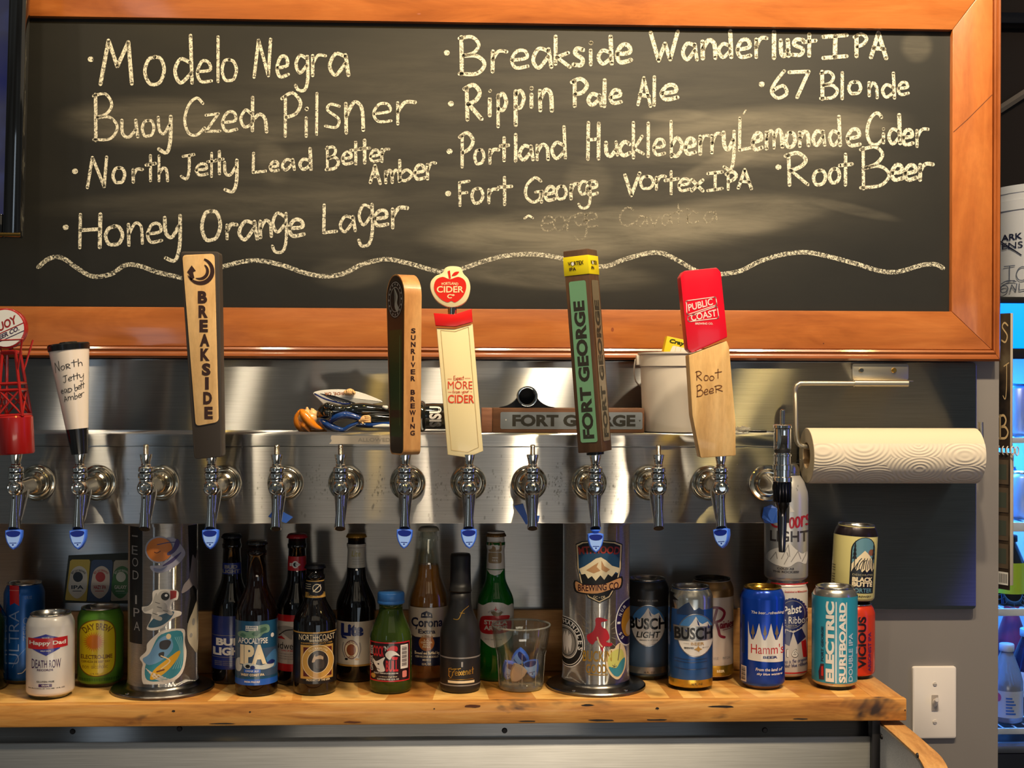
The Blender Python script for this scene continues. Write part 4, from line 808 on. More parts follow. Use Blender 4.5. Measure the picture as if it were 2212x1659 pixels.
def conefn(u, v, lay):
    z = v*.001+.0; an = u*.001/.02+.24; r = Rc(z)+.0004
    return (r*sin(an), -r*cos(an), z)
a.build('handwriting', h, conefn, 2)
# 3. red lattice tower
h = handle('tap_handle', 0, 'red lattice tower tap handle with round white sign at the left edge', 38, 995, lean=-.05)
m_redm = M('red_enamel', (150, 20, 18), .3, coat=.4)
bm = B(); lathe(bm, [(.0225, 0), (.0238, .002), (.0238, .049), (.022, .051), (0, .051)], 40); ob('drum', bm, m_redm, h)
bm = B(); bw, tw, z0, z1 = .0165, .0085, .05, .138
def leg(q, t): return Vector((q[0]*(bw+(tw-bw)*t), q[1]*(bw+(tw-bw)*t), z0+(z1-z0)*t))
QD = ((-1, -1), (1, -1), (1, 1), (-1, 1))
for q in QD: tube(bm, [leg(q, 0), leg(q, 1)], .0022, 8)
for q, r_ in zip(QD, QD[1:]+QD[:1]):
    for t in (.02, .4, .5, .97): tube(bm, [leg(q, t), leg(r_, t)], .0022 if t < .9 else .003, 8)
    tube(bm, [leg(q, .02), leg(r_, .4)], .0015, 8); tube(bm, [leg(r_, .02), leg(q, .4)], .0015, 8)
    tube(bm, [leg(q, .68), leg(q, 1)+Vector((q[0]*.014, q[1]*.012, .014))], .0013, 6)
tube(bm, [(-.024, -.02, .1515), (.024, -.02, .1515)], .0013, 6); tube(bm, [(0, 0, .135), (0, 0, .15)], .003, 8)
ob('lattice', bm, m_redm, h)
bm = B(); lathe(bm, [(.0255, -.005), (.0268, -.004), (.0268, .005), (.0255, .006)], 48, Matrix.Translation((-.004, 0, .168)) @ YAX); sg = ob('sign', bm, m_redm, h)
a = Art(); a.ell(-4, 168, 24.6, 24.6, C('sign_white', (214, 214, 212), .35), 0); a.text('BUOY', -4, 173, 11, C('sign_red', (140, 24, 28)), 2, 36, bold=.03, shear=.3, rot=24); a.text('BEER CO.', -2, 160.5, 6, C('sign_navy', (52, 34, 70)), 2, 34, bold=.03, shear=.3, rot=24)
a.stroke([(-24, 156), (20, 174), 'l'], 1.4, C('sign_red', (140, 24, 28)), 1); a.stroke([(-18, 148), (20, 163.5), 'l'], 1.2, C('sign_navy', (52, 34, 70)), 1)
a.build('sign_lettering', h, flat(-.006, off=.0003))
# 4. rounded brown wood
h = handle('tap_handle', 6, 'rounded brown wooden tap handle with vertical black letters on its edge', 880, 985, rz=radians(27), lean=-.012)
m_oak = wood('handle_wood', (160, 104, 54), (196, 140, 84), (218, 166, 106), (7, 7, 1), 6, .35, .3)
d0, d1, H = .030, .022, .243
pr_ = [(-d1, .008)] + [(-d1+.008*(1-cos(q*pi/8)), .008-.008*sin(q*pi/8)) for q in range(1, 5)] + [(d1-.008+.008*sin(q*pi/8), .008-.008*cos(q*pi/8)) for q in range(0, 5)] + [(d0, H-d0)] + [(d0*cos(q*pi/14), H-d0+d0*sin(q*pi/14)) for q in range(1, 14)] + [(-d0, H-d0)]
bm = B(); yzprism(bm, pr_, -.0125, .0125); ob('wood_bar', bm, m_oak, h)
a = Art(); side = C('handle_side', (46, 34, 26), .35); gr = C('bottle_green', (40, 62, 30), .35)
sp_ = [(-y*1000*.94, z*1000*.985+2) for y, z in pr_]
a.poly(sp_, side, 0); a.ell(0, 209, 26, 26, K, 1); a.ring(0, 209, 24, 24, 1, gy, 2); a.ring(0, 209, 17, 17, 1, gy, 2); a.poly(crom([(-4, 226), (4, 212), (-2, 200), (6, 192), (12, 196), (6, 204), (8, 214)], 4, True), C('silver', (150, 150, 146)), 2)
for q in range(16): a.ell(20.5*cos(q*pi/8), 209+20.5*sin(q*pi/8), 1.6, 1.6, gy, 2, 8)
a.poly(rpoly([(-18, 24), (18, 24), (22, 168), (-22, 168)], 3), gr, 1); a.rect(-18, 18, 50, 60, side, 2); a.stroke([(11, 40), (14, 160), 'l'], 1.5, C('pale_green', (96, 116, 74)), 2)
a.build('side_graphic', h, lambda u, v, lay: (-.0127-lay*.0001, -u*.001, v*.001))
a = Art(); t_ = 'SUNRIVER BREWING'; yy = 166
for ch in t_:
    if ch != ' ': a.text(ch, .5, yy, 6.6, C('ink_brown', (40, 12, 14)), 1, 2 if ch == 'I' else (9 if ch == 'W' else 6.6), bold=.03)
    yy -= 9.1
a.build('edge_lettering', h, lambda u, v, lay: (u*.001, -(d1+(d0-d1)*(v*.001-.008)/(H-d0-.008))-.0004, v*.001))
# 5. cream handle with apple
h = handle('tap_handle', 7, 'cream paddle tap handle with red band and apple-shaped top', 1010, 986)
m_cream = M('cream_lacquer', (242, 222, 170), .35, coat=.2); m_red = M('red_lacquer', (222, 24, 20), .35, coat=.2)
bm = B(); prism(bm, tr(h, [(943, 709), (983, 711), (1021, 700), (1043.5, 974), (1009, 988), (967, 982)]), -.006, .006, bev=.0008); ob('board', bm, m_cream, h)
bm = B(); prism(bm, tr(h, [(937, 677), (981, 680), (1019, 668), (1021, 696), (984, 706), (941, 704)]), -.009, .008, bev=.0008); ob('band', bm, m_red, h)
bm = B(); q = tr(h, [(977, 674)])[0]; lathe(bm, [(.006, 0), (.006, .012)], 20, Matrix.Translation((q[0], 0, q[1]-.004))); ob('neck', bm, m_chrome2, h)
ap = crom([(962, 580), (975, 576), (995, 579), (1001, 592), (1012, 605), (1016, 625), (1008, 650), (990, 662), (968, 664), (945, 652), (932, 632), (930, 612), (940, 598), (955, 591)], 5, True)
bm = B(); prism(bm, tr(h, ap), -.008, .006, bev=.0012); ob('apple_top', bm, m_cream, h)
a = Art(); rI = C('apple_red', (222, 40, 26), .35)
a.poly(crom([(941, -606), (956, -598), (972, -603), (990, -598), (1004, -606), (1007, -622), (1000, -640), (984, -653), (975, -650), (966, -653), (950, -644), (938, -626)], 4, True), rI, 1)
a.poly([(967, -586), (972, -584), (974, -601), (970, -602)], rI, 1); a.poly(crom([(976, -596), (982, -588), (992, -587), (986, -594)], 3, True), rI, 1)
a.text('CIDER', 972.5, -625, 14, m_cream, 2, 58, bold=.02); a.text('PORTLAND', 972, -612, 6, m_cream, 2, 36, bold=.02, arc=80); a.text('Cº', 974, -640, 9, m_cream, 2, 16, bold=.03)
a.build('apple_print', h, pxfn(h, HYW-.008))
a = Art(); ln_ = C('pale_line', (196, 168, 112)); oR = C('orange_red', (222, 66, 34))
for s in ([(952, -713), (983, -716), (1012, -706), (1034, -966), (1010, -977), (975, -972), (952, -713), 'l'],): a.stroke(s, .9, ln_, 1)
a.text('MORE', 994, -832, 17, oR, 1, 53, bold=0); a.text('CIDER', 996, -862, 18, oR, 1, 57, bold=.02); a.hand('Expect', 980, -821, 1002, -820, 9, 1, oR); a.hand('from your', 978, -850, 1013, -848, 7, .9, oR)
for x0, x1, y in ((967, 976, -818.5), (1004, 1016, -817), (968, 976, -847), (1016, 1020, -846)): a.rect(x0, x1, y-.4, y+.4, oR, 1)
a.build('board_print', h, pxfn(h, HYW-.006))
# 6. brown square post
h = handle('tap_handle', 9, 'tall brown square post tap handle with yellow band and green lettered panel', 1278, 985, rz=radians(-28), lean=-.078)
m_wal = wood('walnut', (58, 40, 26), (84, 58, 38), (104, 74, 48), (6, 6, 1), 8, .45, .15)
s0 = .0178; HH = .278
bm = B(); box(bm, -s0, s0, -s0, s0, .004, HH, bev=.0012); ob('post', bm, m_wal, h)
bm = B(); box(bm, -s0-.0006, s0+.0006, -s0-.0006, s0+.0006, HH-.034, HH-.0085, bev=.0004); ob('yellow_band', bm, M('band_yellow', (226, 206, 24), .35), h)
bm = B(); lathe(bm, [(.012, 0), (.012, .004)], 24); ob('mount_washer', bm, M('gloss_black'), h)
m_gl = M('frosted_green', (112, 158, 122), .25, coat=.3); m_gl2 = M('frosted_grey', (112, 100, 80), .25, coat=.3)
for nm, m, tf in (('lettered_panel', m_gl, lambda u, v, lay: (u*.001, -s0-.0006-lay*.00015, v*.001)), ('side_panel', m_gl2, lambda u, v, lay: (s0+.0006+lay*.00015, u*.001, v*.001))):
    a = Art(); a.poly(rrect(-12.3, 12.3, 18, HH*1000-42, 3), m, 0); a.text('FORT GEORGE', 0, 18+(HH*1000-60)*.45, 16.5, C('post_ink', (44, 42, 34)), 1, 186, bold=.045, rot=90); a.ell(0, 27, 1.6, 1, silv, 1, 10)
    a.build(nm, h, tf)
    a = Art(); a.text('VORTEX', 0, HH*1000-18, 5.5, inkb, 1, 23, bold=.03); a.text('IPA', -5, HH*1000-25.5, 4.5, inkb, 1, 10, bold=.03); a.ell(-4.5, HH*1000-18.5, 2, 2.5, Wt, 2, 14)
    a.build('band_print', h, (lambda u, v, lay: (u*.001, -s0-.001-lay*.00015, v*.001)) if m is m_gl else (lambda u, v, lay: (s0+.001+lay*.00015, u*.001, v*.001)))
# 7. red and pale wood
h = handle('tap_handle', 11, 'thick tap handle, glossy red above and pale wood below with handwriting', 1548, 986)
m_maple = wood('pale_ash', (196, 150, 92), (222, 178, 116), (234, 196, 138), (9, 9, 1), 6, .45, .15)
bm = B(); prism(bm, tr(h, rpoly([(1484, 768), (1566, 737), (1571, 752), (1584.5, 912), (1585, 983), (1510, 988), (1492, 897)], 3)), -.013, .013, bev=.001); ob('wood_part', bm, m_maple, h)
bm = B(); prism(bm, tr(h, rpoly([(1466, 600), (1474, 587), (1544, 580), (1553, 590), (1567, 729), (1491, 763), (1482, 755)], 3)), -.0135, .0128, bev=.001); ob('red_part', bm, M('red_plastic', (226, 12, 40), .28, coat=.3), h)
a = Art(); wi = C('pale_print', (240, 208, 200))
fr_ = [(1481, -649), (1545, -641), (1547, -657), (1553, -687), (1487, -696), (1484, -676)]
a.stroke(rpoly([(1481, -650), (1546, -641), (1549, -658), (1484, -680)], 4)+[(1483, -654), 'l'], 1.8, wi, 1); a.stroke(rpoly([(1485, -684), (1549, -661), (1553, -687), (1487, -695)], 4)+[(1486, -688), 'l'], 1.8, wi, 1)
a.text('PUBLIC', 1513, -658, 15, wi, 1, 54, bold=.02, rot=8, slope=.12); a.text('COAST', 1520, -681, 15, wi, 1, 56, bold=.02, rot=6, slope=.1); a.text('BREWING CO.', 1521, -699, 4.5, wi, 1, 38, bold=.02)
a.build('printed_emblem', h, pxfn(h, HYW-.0135))
a = Art(); pen = C('brown_marker', (110, 62, 22))
for t, x0, y0, x1, y1, cap in (('R', 1503, -822, 1517, -821, 20), ('o', 1521, -822, 1531, -821, 20), ('o', 1533, -822, 1543, -821, 18), ('t', 1545, -818, 1558, -816, 22), ('B', 1505, -857, 1519, -854, 24), ('e', 1521, -853, 1530, -851, 20), ('e', 1532, -851, 1542, -849, 20), ('R', 1544, -848, 1562, -845, 14)): a.hand(t, x0, y0, x1, y1, cap, 1.6, pen, 1, RND, .03)
a.build('handwriting', h, pxfn(h, HYW-.013))
# attach every tap handle to its tap as a part
TAPO = [o for o in COL.objects if o.name.startswith('beer_tap') and o.type == 'EMPTY']
for h in [o for o in COL.objects if o.name.startswith('tap_handle') and o.type == 'EMPTY']:
    k = min(range(len(TAPO)), key=lambda i: abs(TAPO[i].location.x-h.location.x)); tp = TAPO[k]
    kids = [o for o in COL.objects if o.parent == h]; main = kids[0]
    for c_ in kids[1:]: c_.parent = main
    main.parent = tp; main.location = h.location-tp.location; main.rotation_euler = h.rotation_euler
    lb, nm = h['label'], h.name
    bpy.data.objects.remove(h); main.name = 'tap_handle'; main['label'] = lb
# ================================================================== CANS AND BOTTLES
class CA(Art):
    """artwork traced in the coordinates of an enlarged crop (y down)"""
    def __init__(s, x0, y0, k): super().__init__(); s.x0, s.y0, s.k = x0, y0, k
    def q(s, p): return (s.x0+p[0]/s.k, -(s.y0+p[1]/s.k))
    def poly(s, pts, m, lay=1): super().raw([s.q(p) for p in pts], [tuple(range(len(pts)))], m, lay)
    def sm(s, pts, m, lay=1, n=4): s.poly(crom(pts, n, True), m, lay)
    def rect(s, x0, x1, y0, y1, m, lay=1): s.poly([(x0, y0), (x0, y1), (x1, y1), (x1, y0)], m, lay)
    def ell(s, cx, cy, rx, ry, m, lay=1, n=36, a0=0, a1=360): s.poly([(cx+rx*cos(radians(a0+(a1-a0)*j/n)), cy-ry*sin(radians(a0+(a1-a0)*j/n))) for j in range(n)], m, lay)
    def ring(s, cx, cy, rx, ry, w, m, lay=1, n=40, a0=0, a1=360): c = s.q((cx, cy)); super().ring(c[0], c[1], rx/s.k, ry/s.k, w/s.k, m, lay, n, a0, a1)
    def text(s, t, cx, cy, h, m, lay=2, w=None, arc=None, **kw): c = s.q((cx, cy)); super().text(t, c[0], c[1], h/s.k, m, lay, w/s.k if w else None, arc=arc/s.k if arc else None, **kw)
    def line(s, pts, w, m, lay=1, curve=False):
        p = [s.q(p) for p in pts]
        if curve: super().stroke(crom(p, 4), w/s.k, m, lay)
        else: super().stroke(p+['l'], w/s.k, m, lay)
    def script(s, t, x0, y0, x1, y1, cap, w, m, lay=1, rnd=None):
        a, b = s.q((x0, y0)), s.q((x1, y1))
        for st in handstrokes(t, a[0], a[1], b[0], b[1], cap/s.k, rnd, .02): Art.stroke(s, st, w/s.k, m, lay)
def cylpx(th, cpx, R, Rf=None):
    c = th.location; D = c.y*cos(PSI)+c.x*sin(PSI); va = atan2(-c.x, c.y); Yf = c.y-R*.9; k = FPX/D
    def fn(u, v, lay):
        z = P(u, -v, Yf).z-c.z
        r = Rf(z) if Rf else R
        s = max(-.985, min(.985, (u-cpx)/(r*k*1.0))); a = math.asin(s)+va
        rr = r+.00025+lay*.0001
        return (rr*sin(a), -rr*cos(a), z)
    return fn
m_alu = M('bare_aluminium', (196, 194, 190), .22, metal=1); m_goldm = M('gold_aluminium', (206, 164, 74), .22, metal=1); m_lidd = M('dark_can_lid', (70, 64, 56), .3, metal=1)
def at(px, Y, z=0): p = P(px, 1480, Y); return Vector((p.x, Y, ST+.0003+z))
def can(name, label, px, Y, top, mat, R=.033, z=0, lid=m_alu, base=m_alu, lean=0, H=None, neck=None, cat='can'):
    loc = at(px, Y, z); H = H or P(px, top, Y).z-loc.z
    t = thing(name, label, cat, loc, lean=lean); L = R*.82
    bm = B(); lathe(bm, [(R*.93, .0058), (R*.985, .008), (R, .0105), (R, H-.0165), (R*.99, H-.0145), (R*.93, H-.0085), (L+.0006, H-.0035), (L-.0004, H-.0028)], 64, cap0=False, cap1=False); ob('can_body', bm, mat, t, smooth=2)
    if neck:
        bm = B(); lathe(bm, [(R+.0001, H-neck[1]), (R+.0001, H-.0165), (R*.99+.0001, H-.0145), (R*.93+.0001, H-.0085), (L+.0008, H-.0036)], 64, cap0=False, cap1=False); ob('neck_band', bm, neck[0], t, smooth=2)
    bm = B(); lathe(bm, [(R*.55, .006), (R*.68, .0012), (R*.73, 0), (R*.77, .001), (R*.86, .0042), (R*.935, .006)], 64, cap1=False); ob('can_base', bm, base, t, smooth=2)
    bm = B(); lathe(bm, [(L-.0008, H-.003), (L+.0004, H-.0026), (L+.0009, H-.0012), (L+.0004, H), (L-.0008, H-.0003), (L-.0016, H-.0015), (L-.0026, H-.0062), (L-.0036, H-.0066), (L-.0046, H-.0056), (L*.6, H-.0052), (0, H-.0052)], 64, cap0=False); ld = ob('can_lid', bm, lid, t, smooth=2)
    bm = B(); prism(bm, rpoly([(-.008, -.004), (.008, -.004), (.008, .018), (-.008, .018)], .007), 0, .0009)
    o = ob('pull_tab', bm, lid, ld, (0, -.008, H-.0042)); o.rotation_euler = (-pi/2, 0, .5)
    return t, H
def prof(R, H, hs, hn, rn, rt, foot=.004):
    p = [(R*.6, .0025), (R*.82, .0004), (R*.9, 0), (R*.97, foot*.5), (R, foot*1.6), (R, hs)]
    for k in range(1, 9):
        t = k/8; s = t*t*(3-2*t); p.append((R+(rn-R)*s, hs+(hn-hs)*t))
    p += [(rt, H-.022)]
    return p
def rfun(p):
    def f(z):
        for (r0, z0), (r1, z1) in zip(p, p[1:]):
            if z0 <= z <= z1 and z1 > z0: return r0+(r1-r0)*(z-z0)/(z1-z0)
        return p[-1][0] if z > p[-1][1] else p[3][0]
    return f
m_brown = M('brown_glass', (50, 24, 10), .06, trans=.85, ior=1.48); m_black = M('black_glass', (14, 9, 7), .05, coat=.5)
m_green = M('green_glass', (30, 128, 36), .05, trans=.55, ior=1.45); m_olive = M('olive_glass', (64, 84, 32), .06, trans=.35, ior=1.4)
def bottle(name, label, px, Y, top, R, glass, capm, hs, hn, rn=.0145, rt=.0128, cat='bottle', screwcap=None):
    loc = at(px, Y); H = P(px, top, Y).z-loc.z
    t = thing(name, label, cat, loc); p = prof(R, H, hs*H, hn*H, rn, rt)
    body = p+[(rt+.0014, H-.0215), (rt+.0016, H-.0155), (rt+.0002, H-.0145), (rt+.0002, H-.006)]
    bm = B(); lathe(bm, body, 56); ob('bottle_body', bm, glass, t, smooth=2)
    bm = B()
    if screwcap: lathe(bm, [(rt+.0035, H-screwcap), (rt+.004, H-screwcap+.001), (rt+.004, H-screwcap+.004), (rt+.0032, H-screwcap+.0045), (rt+.0036, H-screwcap+.005), (rt+.0036, H-.002), (rt+.0025, H), (0, H)], 60, fn=lambda a, r, z: r*(1+.012*cos(a*36)) if H-.017 < z < H-.001 else r)
    else: lathe(bm, [(rt+.0022, H-.0065), (rt+.0026, H-.0055), (rt+.0012, H-.0016), (rt-.0008, H-.0002), (0, H)], 63, fn=lambda a, r, z: r*(1+.035*cos(a*21)) if z < H-.003 else r)
    ob('bottle_cap', bm, capm, t, smooth=2)
    return t, H, rfun(body)
def band(t, R, z0, z1, m, name='label_band', Rf=None):
    bm = B(); n = 8; lathe(bm, [((Rf(z0+(z1-z0)*k/n) if Rf else R)+.0002, z0+(z1-z0)*k/n) for k in range(n+1)], 64, cap0=False, cap1=False); return ob(name, bm, m, t, smooth=2)
def zz(t, py, R, px=None): return P(px or 1106, py, t.location.y-R*.9).z-t.location.z
pap = lambda n_, c: M('print_'+n_, c, .38, coat=.25)
W_ = pap('white', (232, 226, 218)); BK = pap('black', (20, 18, 20)); RD = pap('red', (190, 30, 34)); NV = pap('navy', (26, 40, 104)); SV = M('print_silver', (170, 166, 160), .3, metal=.8); GD = pap('gold', (190, 146, 70)); CRM = pap('cream', (236, 216, 178)); GYP = pap('grey', (140, 134, 130))
# -- white can, red banner
t, H = can('beverage_can', 'white can with a red banner over a blue diamond at the left end', 109, 1.815, 1322, M('can_white', (214, 208, 204), .3, coat=.4))
f = cylpx(t, 109, .033); a = CA(0, 1130, 4.147); bd = pap('blue', (52, 58, 150))
a.poly([(300, 1030), (412, 992), (530, 1030), (530, 1125), (415, 1185), (300, 1128)], bd, 0); a.poly(crom([(268, 1030), (430, 1028), (592, 1024)], 4)+crom([(594, 1112), (430, 1124), (268, 1128)], 4), RD, 1)
a.text('Happy Dad', 428, 1076, 46, W_, 2, 300, bold=.03); a.text('HARD SELTZER', 412, 1024, 12, W_, 2, 62); a.text('WILD GRAPE', 412, 1142, 13, W_, 2, 86)
a.text('DEATH ROW', 418, 1258, 66, pap('plum', (66, 34, 84)), 1, 240, bold=.0, grow=.35); a.text('RECORDS', 408, 1312, 18, pap('plum', ()), 1, 132, bold=.02)
a.text('GLUTEN FREE', 410, 1417, 14, BK, 1, 146, bold=.02); a.rect(354, 464, 1438, 1464, pap('plum', ()), 1); a.text('GRAPE', 410, 1451, 14, W_, 2, 62, bold=.02); a.text('5% ALCOHOL BY VOLUME  12 FL OZ', 420, 1478, 10, BK, 1, 300)
a.build('printed_design', t, f, 3)
# -- slim blue can
t, H = can('beverage_can', 'tall slim blue can with sideways white letters and a red ribbon', 52, 1.905, 1257, M('can_blue_metal', (26, 92, 170), .28, metal=.3), R=.0292, lid=m_alu)
f = cylpx(t, 52, .0292); a = CA(0, 1130, 4.147)
a.poly([(96, 556), (172, 558), (174, 740), (134, 712), (98, 736)], RD, 1); a.line([(96, 600), (172, 602)], 5, pap('pink', (220, 130, 120)), 2); a.text('ULTRA', 132, 1020, 84, pap('paleblue', (130, 154, 196)), 1, 480, rot=90, bold=-.01); a.text('ZERO', 228, 950, 44, pap('paleblue', ()), 1, 210, rot=90, bold=-.01)
a.text('12 FL OZ', 248, 668, 26, pap('paleblue', ()), 1, 60); a.line([(165, 1345), (200, 1338), (226, 1310), (236, 1290)], 8, W_, 1, True); a.line([(120, 1290), (160, 1200), (240, 1110)], 3, pap('paleblue', ()), 1, True)
a.build('printed_design', t, f, 3)
# -- green and yellow can
t, H = can('beverage_can', 'green can with a yellow oval and an orange sun left of the sticker column', 217, 1.885, 1309, M('can_green', (92, 142, 44), .3, metal=.15))
f = cylpx(t, 217, .033); a = CA(0, 1130, 4.147); YO = pap('oval_yellow', (214, 190, 28)); OR = pap('orange', (206, 116, 24)); BR = pap('oval_rim', (120, 84, 20))
a.sm([(870, 862), (970, 880), (1022, 960), (1028, 1120), (1022, 1280), (975, 1350), (870, 1372), (780, 1352), (722, 1280), (716, 1120), (722, 960), (780, 884)], BR, 0); a.sm([(870, 870), (964, 888), (1012, 960), (1018, 1120), (1012, 1276), (968, 1342), (870, 1364), (786, 1344), (732, 1276), (726, 1120), (732, 960), (786, 892)], YO, 1)
a.text('DAY BREW', 872, 922, 60, BR, 2, 250, bold=.02, arc=170); c0 = (845, 1060)
a.poly([(c0[0]+r*cos(q*pi/26), c0[1]+r*sin(q*pi/26)) for q in range(52) for r in ((94 if q % 2 else 56),)], OR, 2); a.ell(c0[0], c0[1], 58, 58, OR, 3)
a.text('ELECTRO-LIME', 868, 1195, 38, BR, 2, 262, bold=.03); a.text('CERVEZA DE BEST DAY', 862, 1238, 20, BR, 2, 240, bold=.02); a.script('non alcoholic', 750, 1300, 960, 1296, 44, 3, BR, 2); a.text('12 FL OZ', 848, 1346, 14, BR, 2, 70)
for q in range(24): a.line([(724+q*14, 1388), (724+q*14, 1410)], 6, pap('dark_green', (34, 76, 26)), 1)
a.build('printed_design', t, f, 3)
# -- card with three cans
Yc = YS-.0035; o_ = P(222, 1250, Yc); t = thing('can_card', 'dark card printed with three small beer cans behind the green can', 'card', o_)
cf2 = lambda u, v, lay: tuple(P(u, -v, Yc-.0004-lay*.0002)-o_)
bm = B(); prism(bm, [((P(x, y, Yc)-o_).x, (P(x, y, Yc)-o_).z) for x, y in ((148, 1200), (300, 1194), (296, 1304), (136, 1302))], 0, .003); ob('card', bm, M('card_dark', (44, 52, 50), .6), t)
a = CA(0, 1130, 4.147)
for pts, c1, c2, tx, tc_ in (([(628, 340), (646, 326), (800, 326), (808, 345), (776, 690), (770, 700), (588, 690), (584, 680)], (196, 172, 76), (206, 200, 190), 'IPA', (36, 44, 56)), ([(820, 340), (845, 328), (1000, 330), (1010, 352), (990, 690), (978, 706), (784, 700), (782, 684)], (56, 76, 110), (206, 190, 176), 'HAZY IPA', (176, 50, 50)), ([(1020, 350), (1036, 332), (1180, 330), (1190, 350), (1180, 690), (1000, 698), (992, 690)], (170, 160, 140), (60, 112, 60), 'GALAXY', (206, 206, 190))):
    a.poly(pts, pap('mini%d' % c1[0], c1), 0); xs = [p[0] for p in pts]; m_ = sum(xs)/len(xs); sgn = -8
    a.sm([(m_+10, 384), (m_+70, 420), (m_+82, 500), (m_+66, 610), (m_-10, 676), (m_-84, 610), (m_-78, 500), (m_-54, 420)], pap('oval%d' % c2[1], c2), 1)
    a.ell(m_-2, 482, 44, 46, pap('sun%d' % tc_[0], tc_), 2, 20); a.text(tx, m_-6, 574, 34, pap('sun%d' % tc_[0], tc_), 2, 110, bold=.03); a.text('BEST DAY BREWING', m_+4, 424, 20, pap('sun%d' % tc_[0], tc_), 2, 140, arc=80); a.rect(m_-50, m_+30, 606, 612, pap('sun%d' % tc_[0], tc_), 2)
a.build('card_print', t, cf2)
# -- brown bottle with blue label
t, H, rf = bottle('beer_bottle', 'dark beer bottle with deep blue label and white letters beside the left column', 500, 1.90, 1152, .0292, m_black, M('cap_black', (26, 26, 32), .35), .5, .72)
a = CA(440, 1130, 4.147); band(t, .0292, zz(t, 1442, .0292), zz(t, 1328, .0292), pap('bud_blue', (26, 44, 120))); f = cylpx(t, 500, .0292, rf); fb = cylpx(t, 500, .0294)
a.text('BUD', 232, 1062, 66, W_, 1, 232, bold=.05); a.text('LIGHT', 240, 1146, 72, W_, 1, 300, bold=.05); a.rect(80, 420, 1003, 1007, GYP, 1); a.rect(80, 420, 1196, 1200, GYP, 1)
for q in range(3): a.text('BREWED WITH ONLY THE FINEST', 230, 1236+q*16, 9, GYP, 1, 250)
a.build('main_label', t, fb, 3)
a = CA(440, 1130, 4.147); a.rect(160, 330, 370, 470, pap('bud_blue', ()), 0); a.text('BUD', 242, 404, 34, GYP, 1, 110, bold=.05); a.text('LIGHT', 242, 444, 34, GYP, 1, 150, bold=.05)
a.build('neck_label', t, f, 2)
# -- teal and green illustrated label
t, H, rf = bottle('beer_bottle', 'brown beer bottle with illustrated teal and blue label, front row beside the left column', 554, 1.825, 1166, .0302, m_brown, M('cap_gloss_black', (16, 16, 16), .12, coat=.5), .52, .74)
f = cylpx(t, 554, .0304); a = CA(440, 1130, 4.147); TL = pap('teal', (28, 78, 112)); LB = pap('lightblue', (70, 122, 172)); SG = pap('sage', (112, 146, 122)); BL = pap('bright_blue', (34, 92, 190))
z0, z1 = zz(t, 1476, .0302), zz(t, 1339, .0302); band(t, .0302, z0, z1, TL); band(t, .0303, z0, zz(t, 1463, .0302), BL)
a.rect(292, 648, 1120, 1372, pap('dusk', (62, 84, 112)), 0)
a.sm([(320, 1020), (312, 988), (350, 966), (400, 972), (420, 940), (480, 920), (520, 908), (570, 912), (586, 950), (574, 980), (530, 990), (500, 1020), (440, 1030), (380, 1028)], SG, 1); a.sm([(430, 990), (470, 960), (540, 930), (560, 960), (500, 985), (470, 1010)], pap('dark_sage', (70, 108, 90)), 2); a.sm([(330, 1010), (350, 985), (380, 1000), (370, 1020)], pap('dark_sage', ()), 2)
a.rect(378, 484, 918, 962, W_, 2); a.text('10 BARREL', 430, 930, 16, TL, 3, 98, bold=.03); a.text('BREWING CO', 430, 950, 14, TL, 3, 98, bold=.03); a.ell(608, 1012, 14, 20, W_, 2)
a.text('APOCALYPSE', 442, 1052, 52, W_, 3, 252, bold=.02); a.text('IPA', 450, 1176, 186, TL, 2, 240, bold=.07); a.text('IPA', 446, 1174, 176, CRM, 3, 226, bold=.06)
a.sm([(540, 1250), (580, 1180), (640, 1150), (640, 1290), (590, 1300)], LB, 1); a.sm([(300, 1230), (340, 1210), (350, 1280), (330, 1330), (296, 1320)], pap('pale', (196, 200, 196)), 1); a.sm([(360, 1262), (420, 1250), (520, 1272), (600, 1240), (620, 1290), (540, 1310), (450, 1300), (380, 1300)], pap('pale', ()), 3); a.ell(398, 1280, 20, 16, BK, 4, 16); a.ell(440, 1290, 22, 18, NV, 4, 16)
a.rect(366, 508, 1306, 1338, BL, 4); a.text('DRINK ALE', 436, 1322, 18, W_, 5, 110); a.text('WEST COAST IPA', 440, 1356, 22, CRM, 4, 200, bold=.03); a.sm([(560, 1260), (600, 1230), (630, 1250), (610, 1270)], NV, 4); a.text('INDIA PALE ALE', 436, 1418, 16, W_, 3, 132, bold=.03)
a.build('main_label', t, f, 3)
# -- red and white label
t, H, rf = bottle('beer_bottle', 'dark beer bottle with red cap and red and white label in the back row', 641, 1.89, 1152, .0302, m_black, M('cap_red', (150, 24, 30), .35), .5, .72)
a = CA(440, 1130, 4.147); f = cylpx(t, 641, .0304); rz = lambda p: zz(t, p, .0302)
band(t, .0302, rz(1447), rz(1326), pap('paper_grey', (196, 186, 178))); band(t, .03035, rz(1447), rz(1431), RD); band(t, .03035, rz(1340), rz(1326), RD)
a.text('Budweiser', 760, 1098, 62, BK, 1, 290, bold=.0); a.text('KING OF BEERS', 760, 1142, 14, RD, 1, 120); a.sm([(668, 950), (720, 920), (800, 930), (860, 960), (800, 990), (790, 1040), (740, 1010)], GYP, 1); a.line([(680, 1010), (740, 960), (830, 950)], 8, BK, 2, True); a.poly([(655, 1040), (700, 1012), (735, 1040)], RD, 1)
for q in range(3): a.text('THIS IS THE FAMOUS BEER BREWED BY US', 770, 1172+q*22, 9, GYP, 1, 260)
a.build('main_label', t, f, 3)
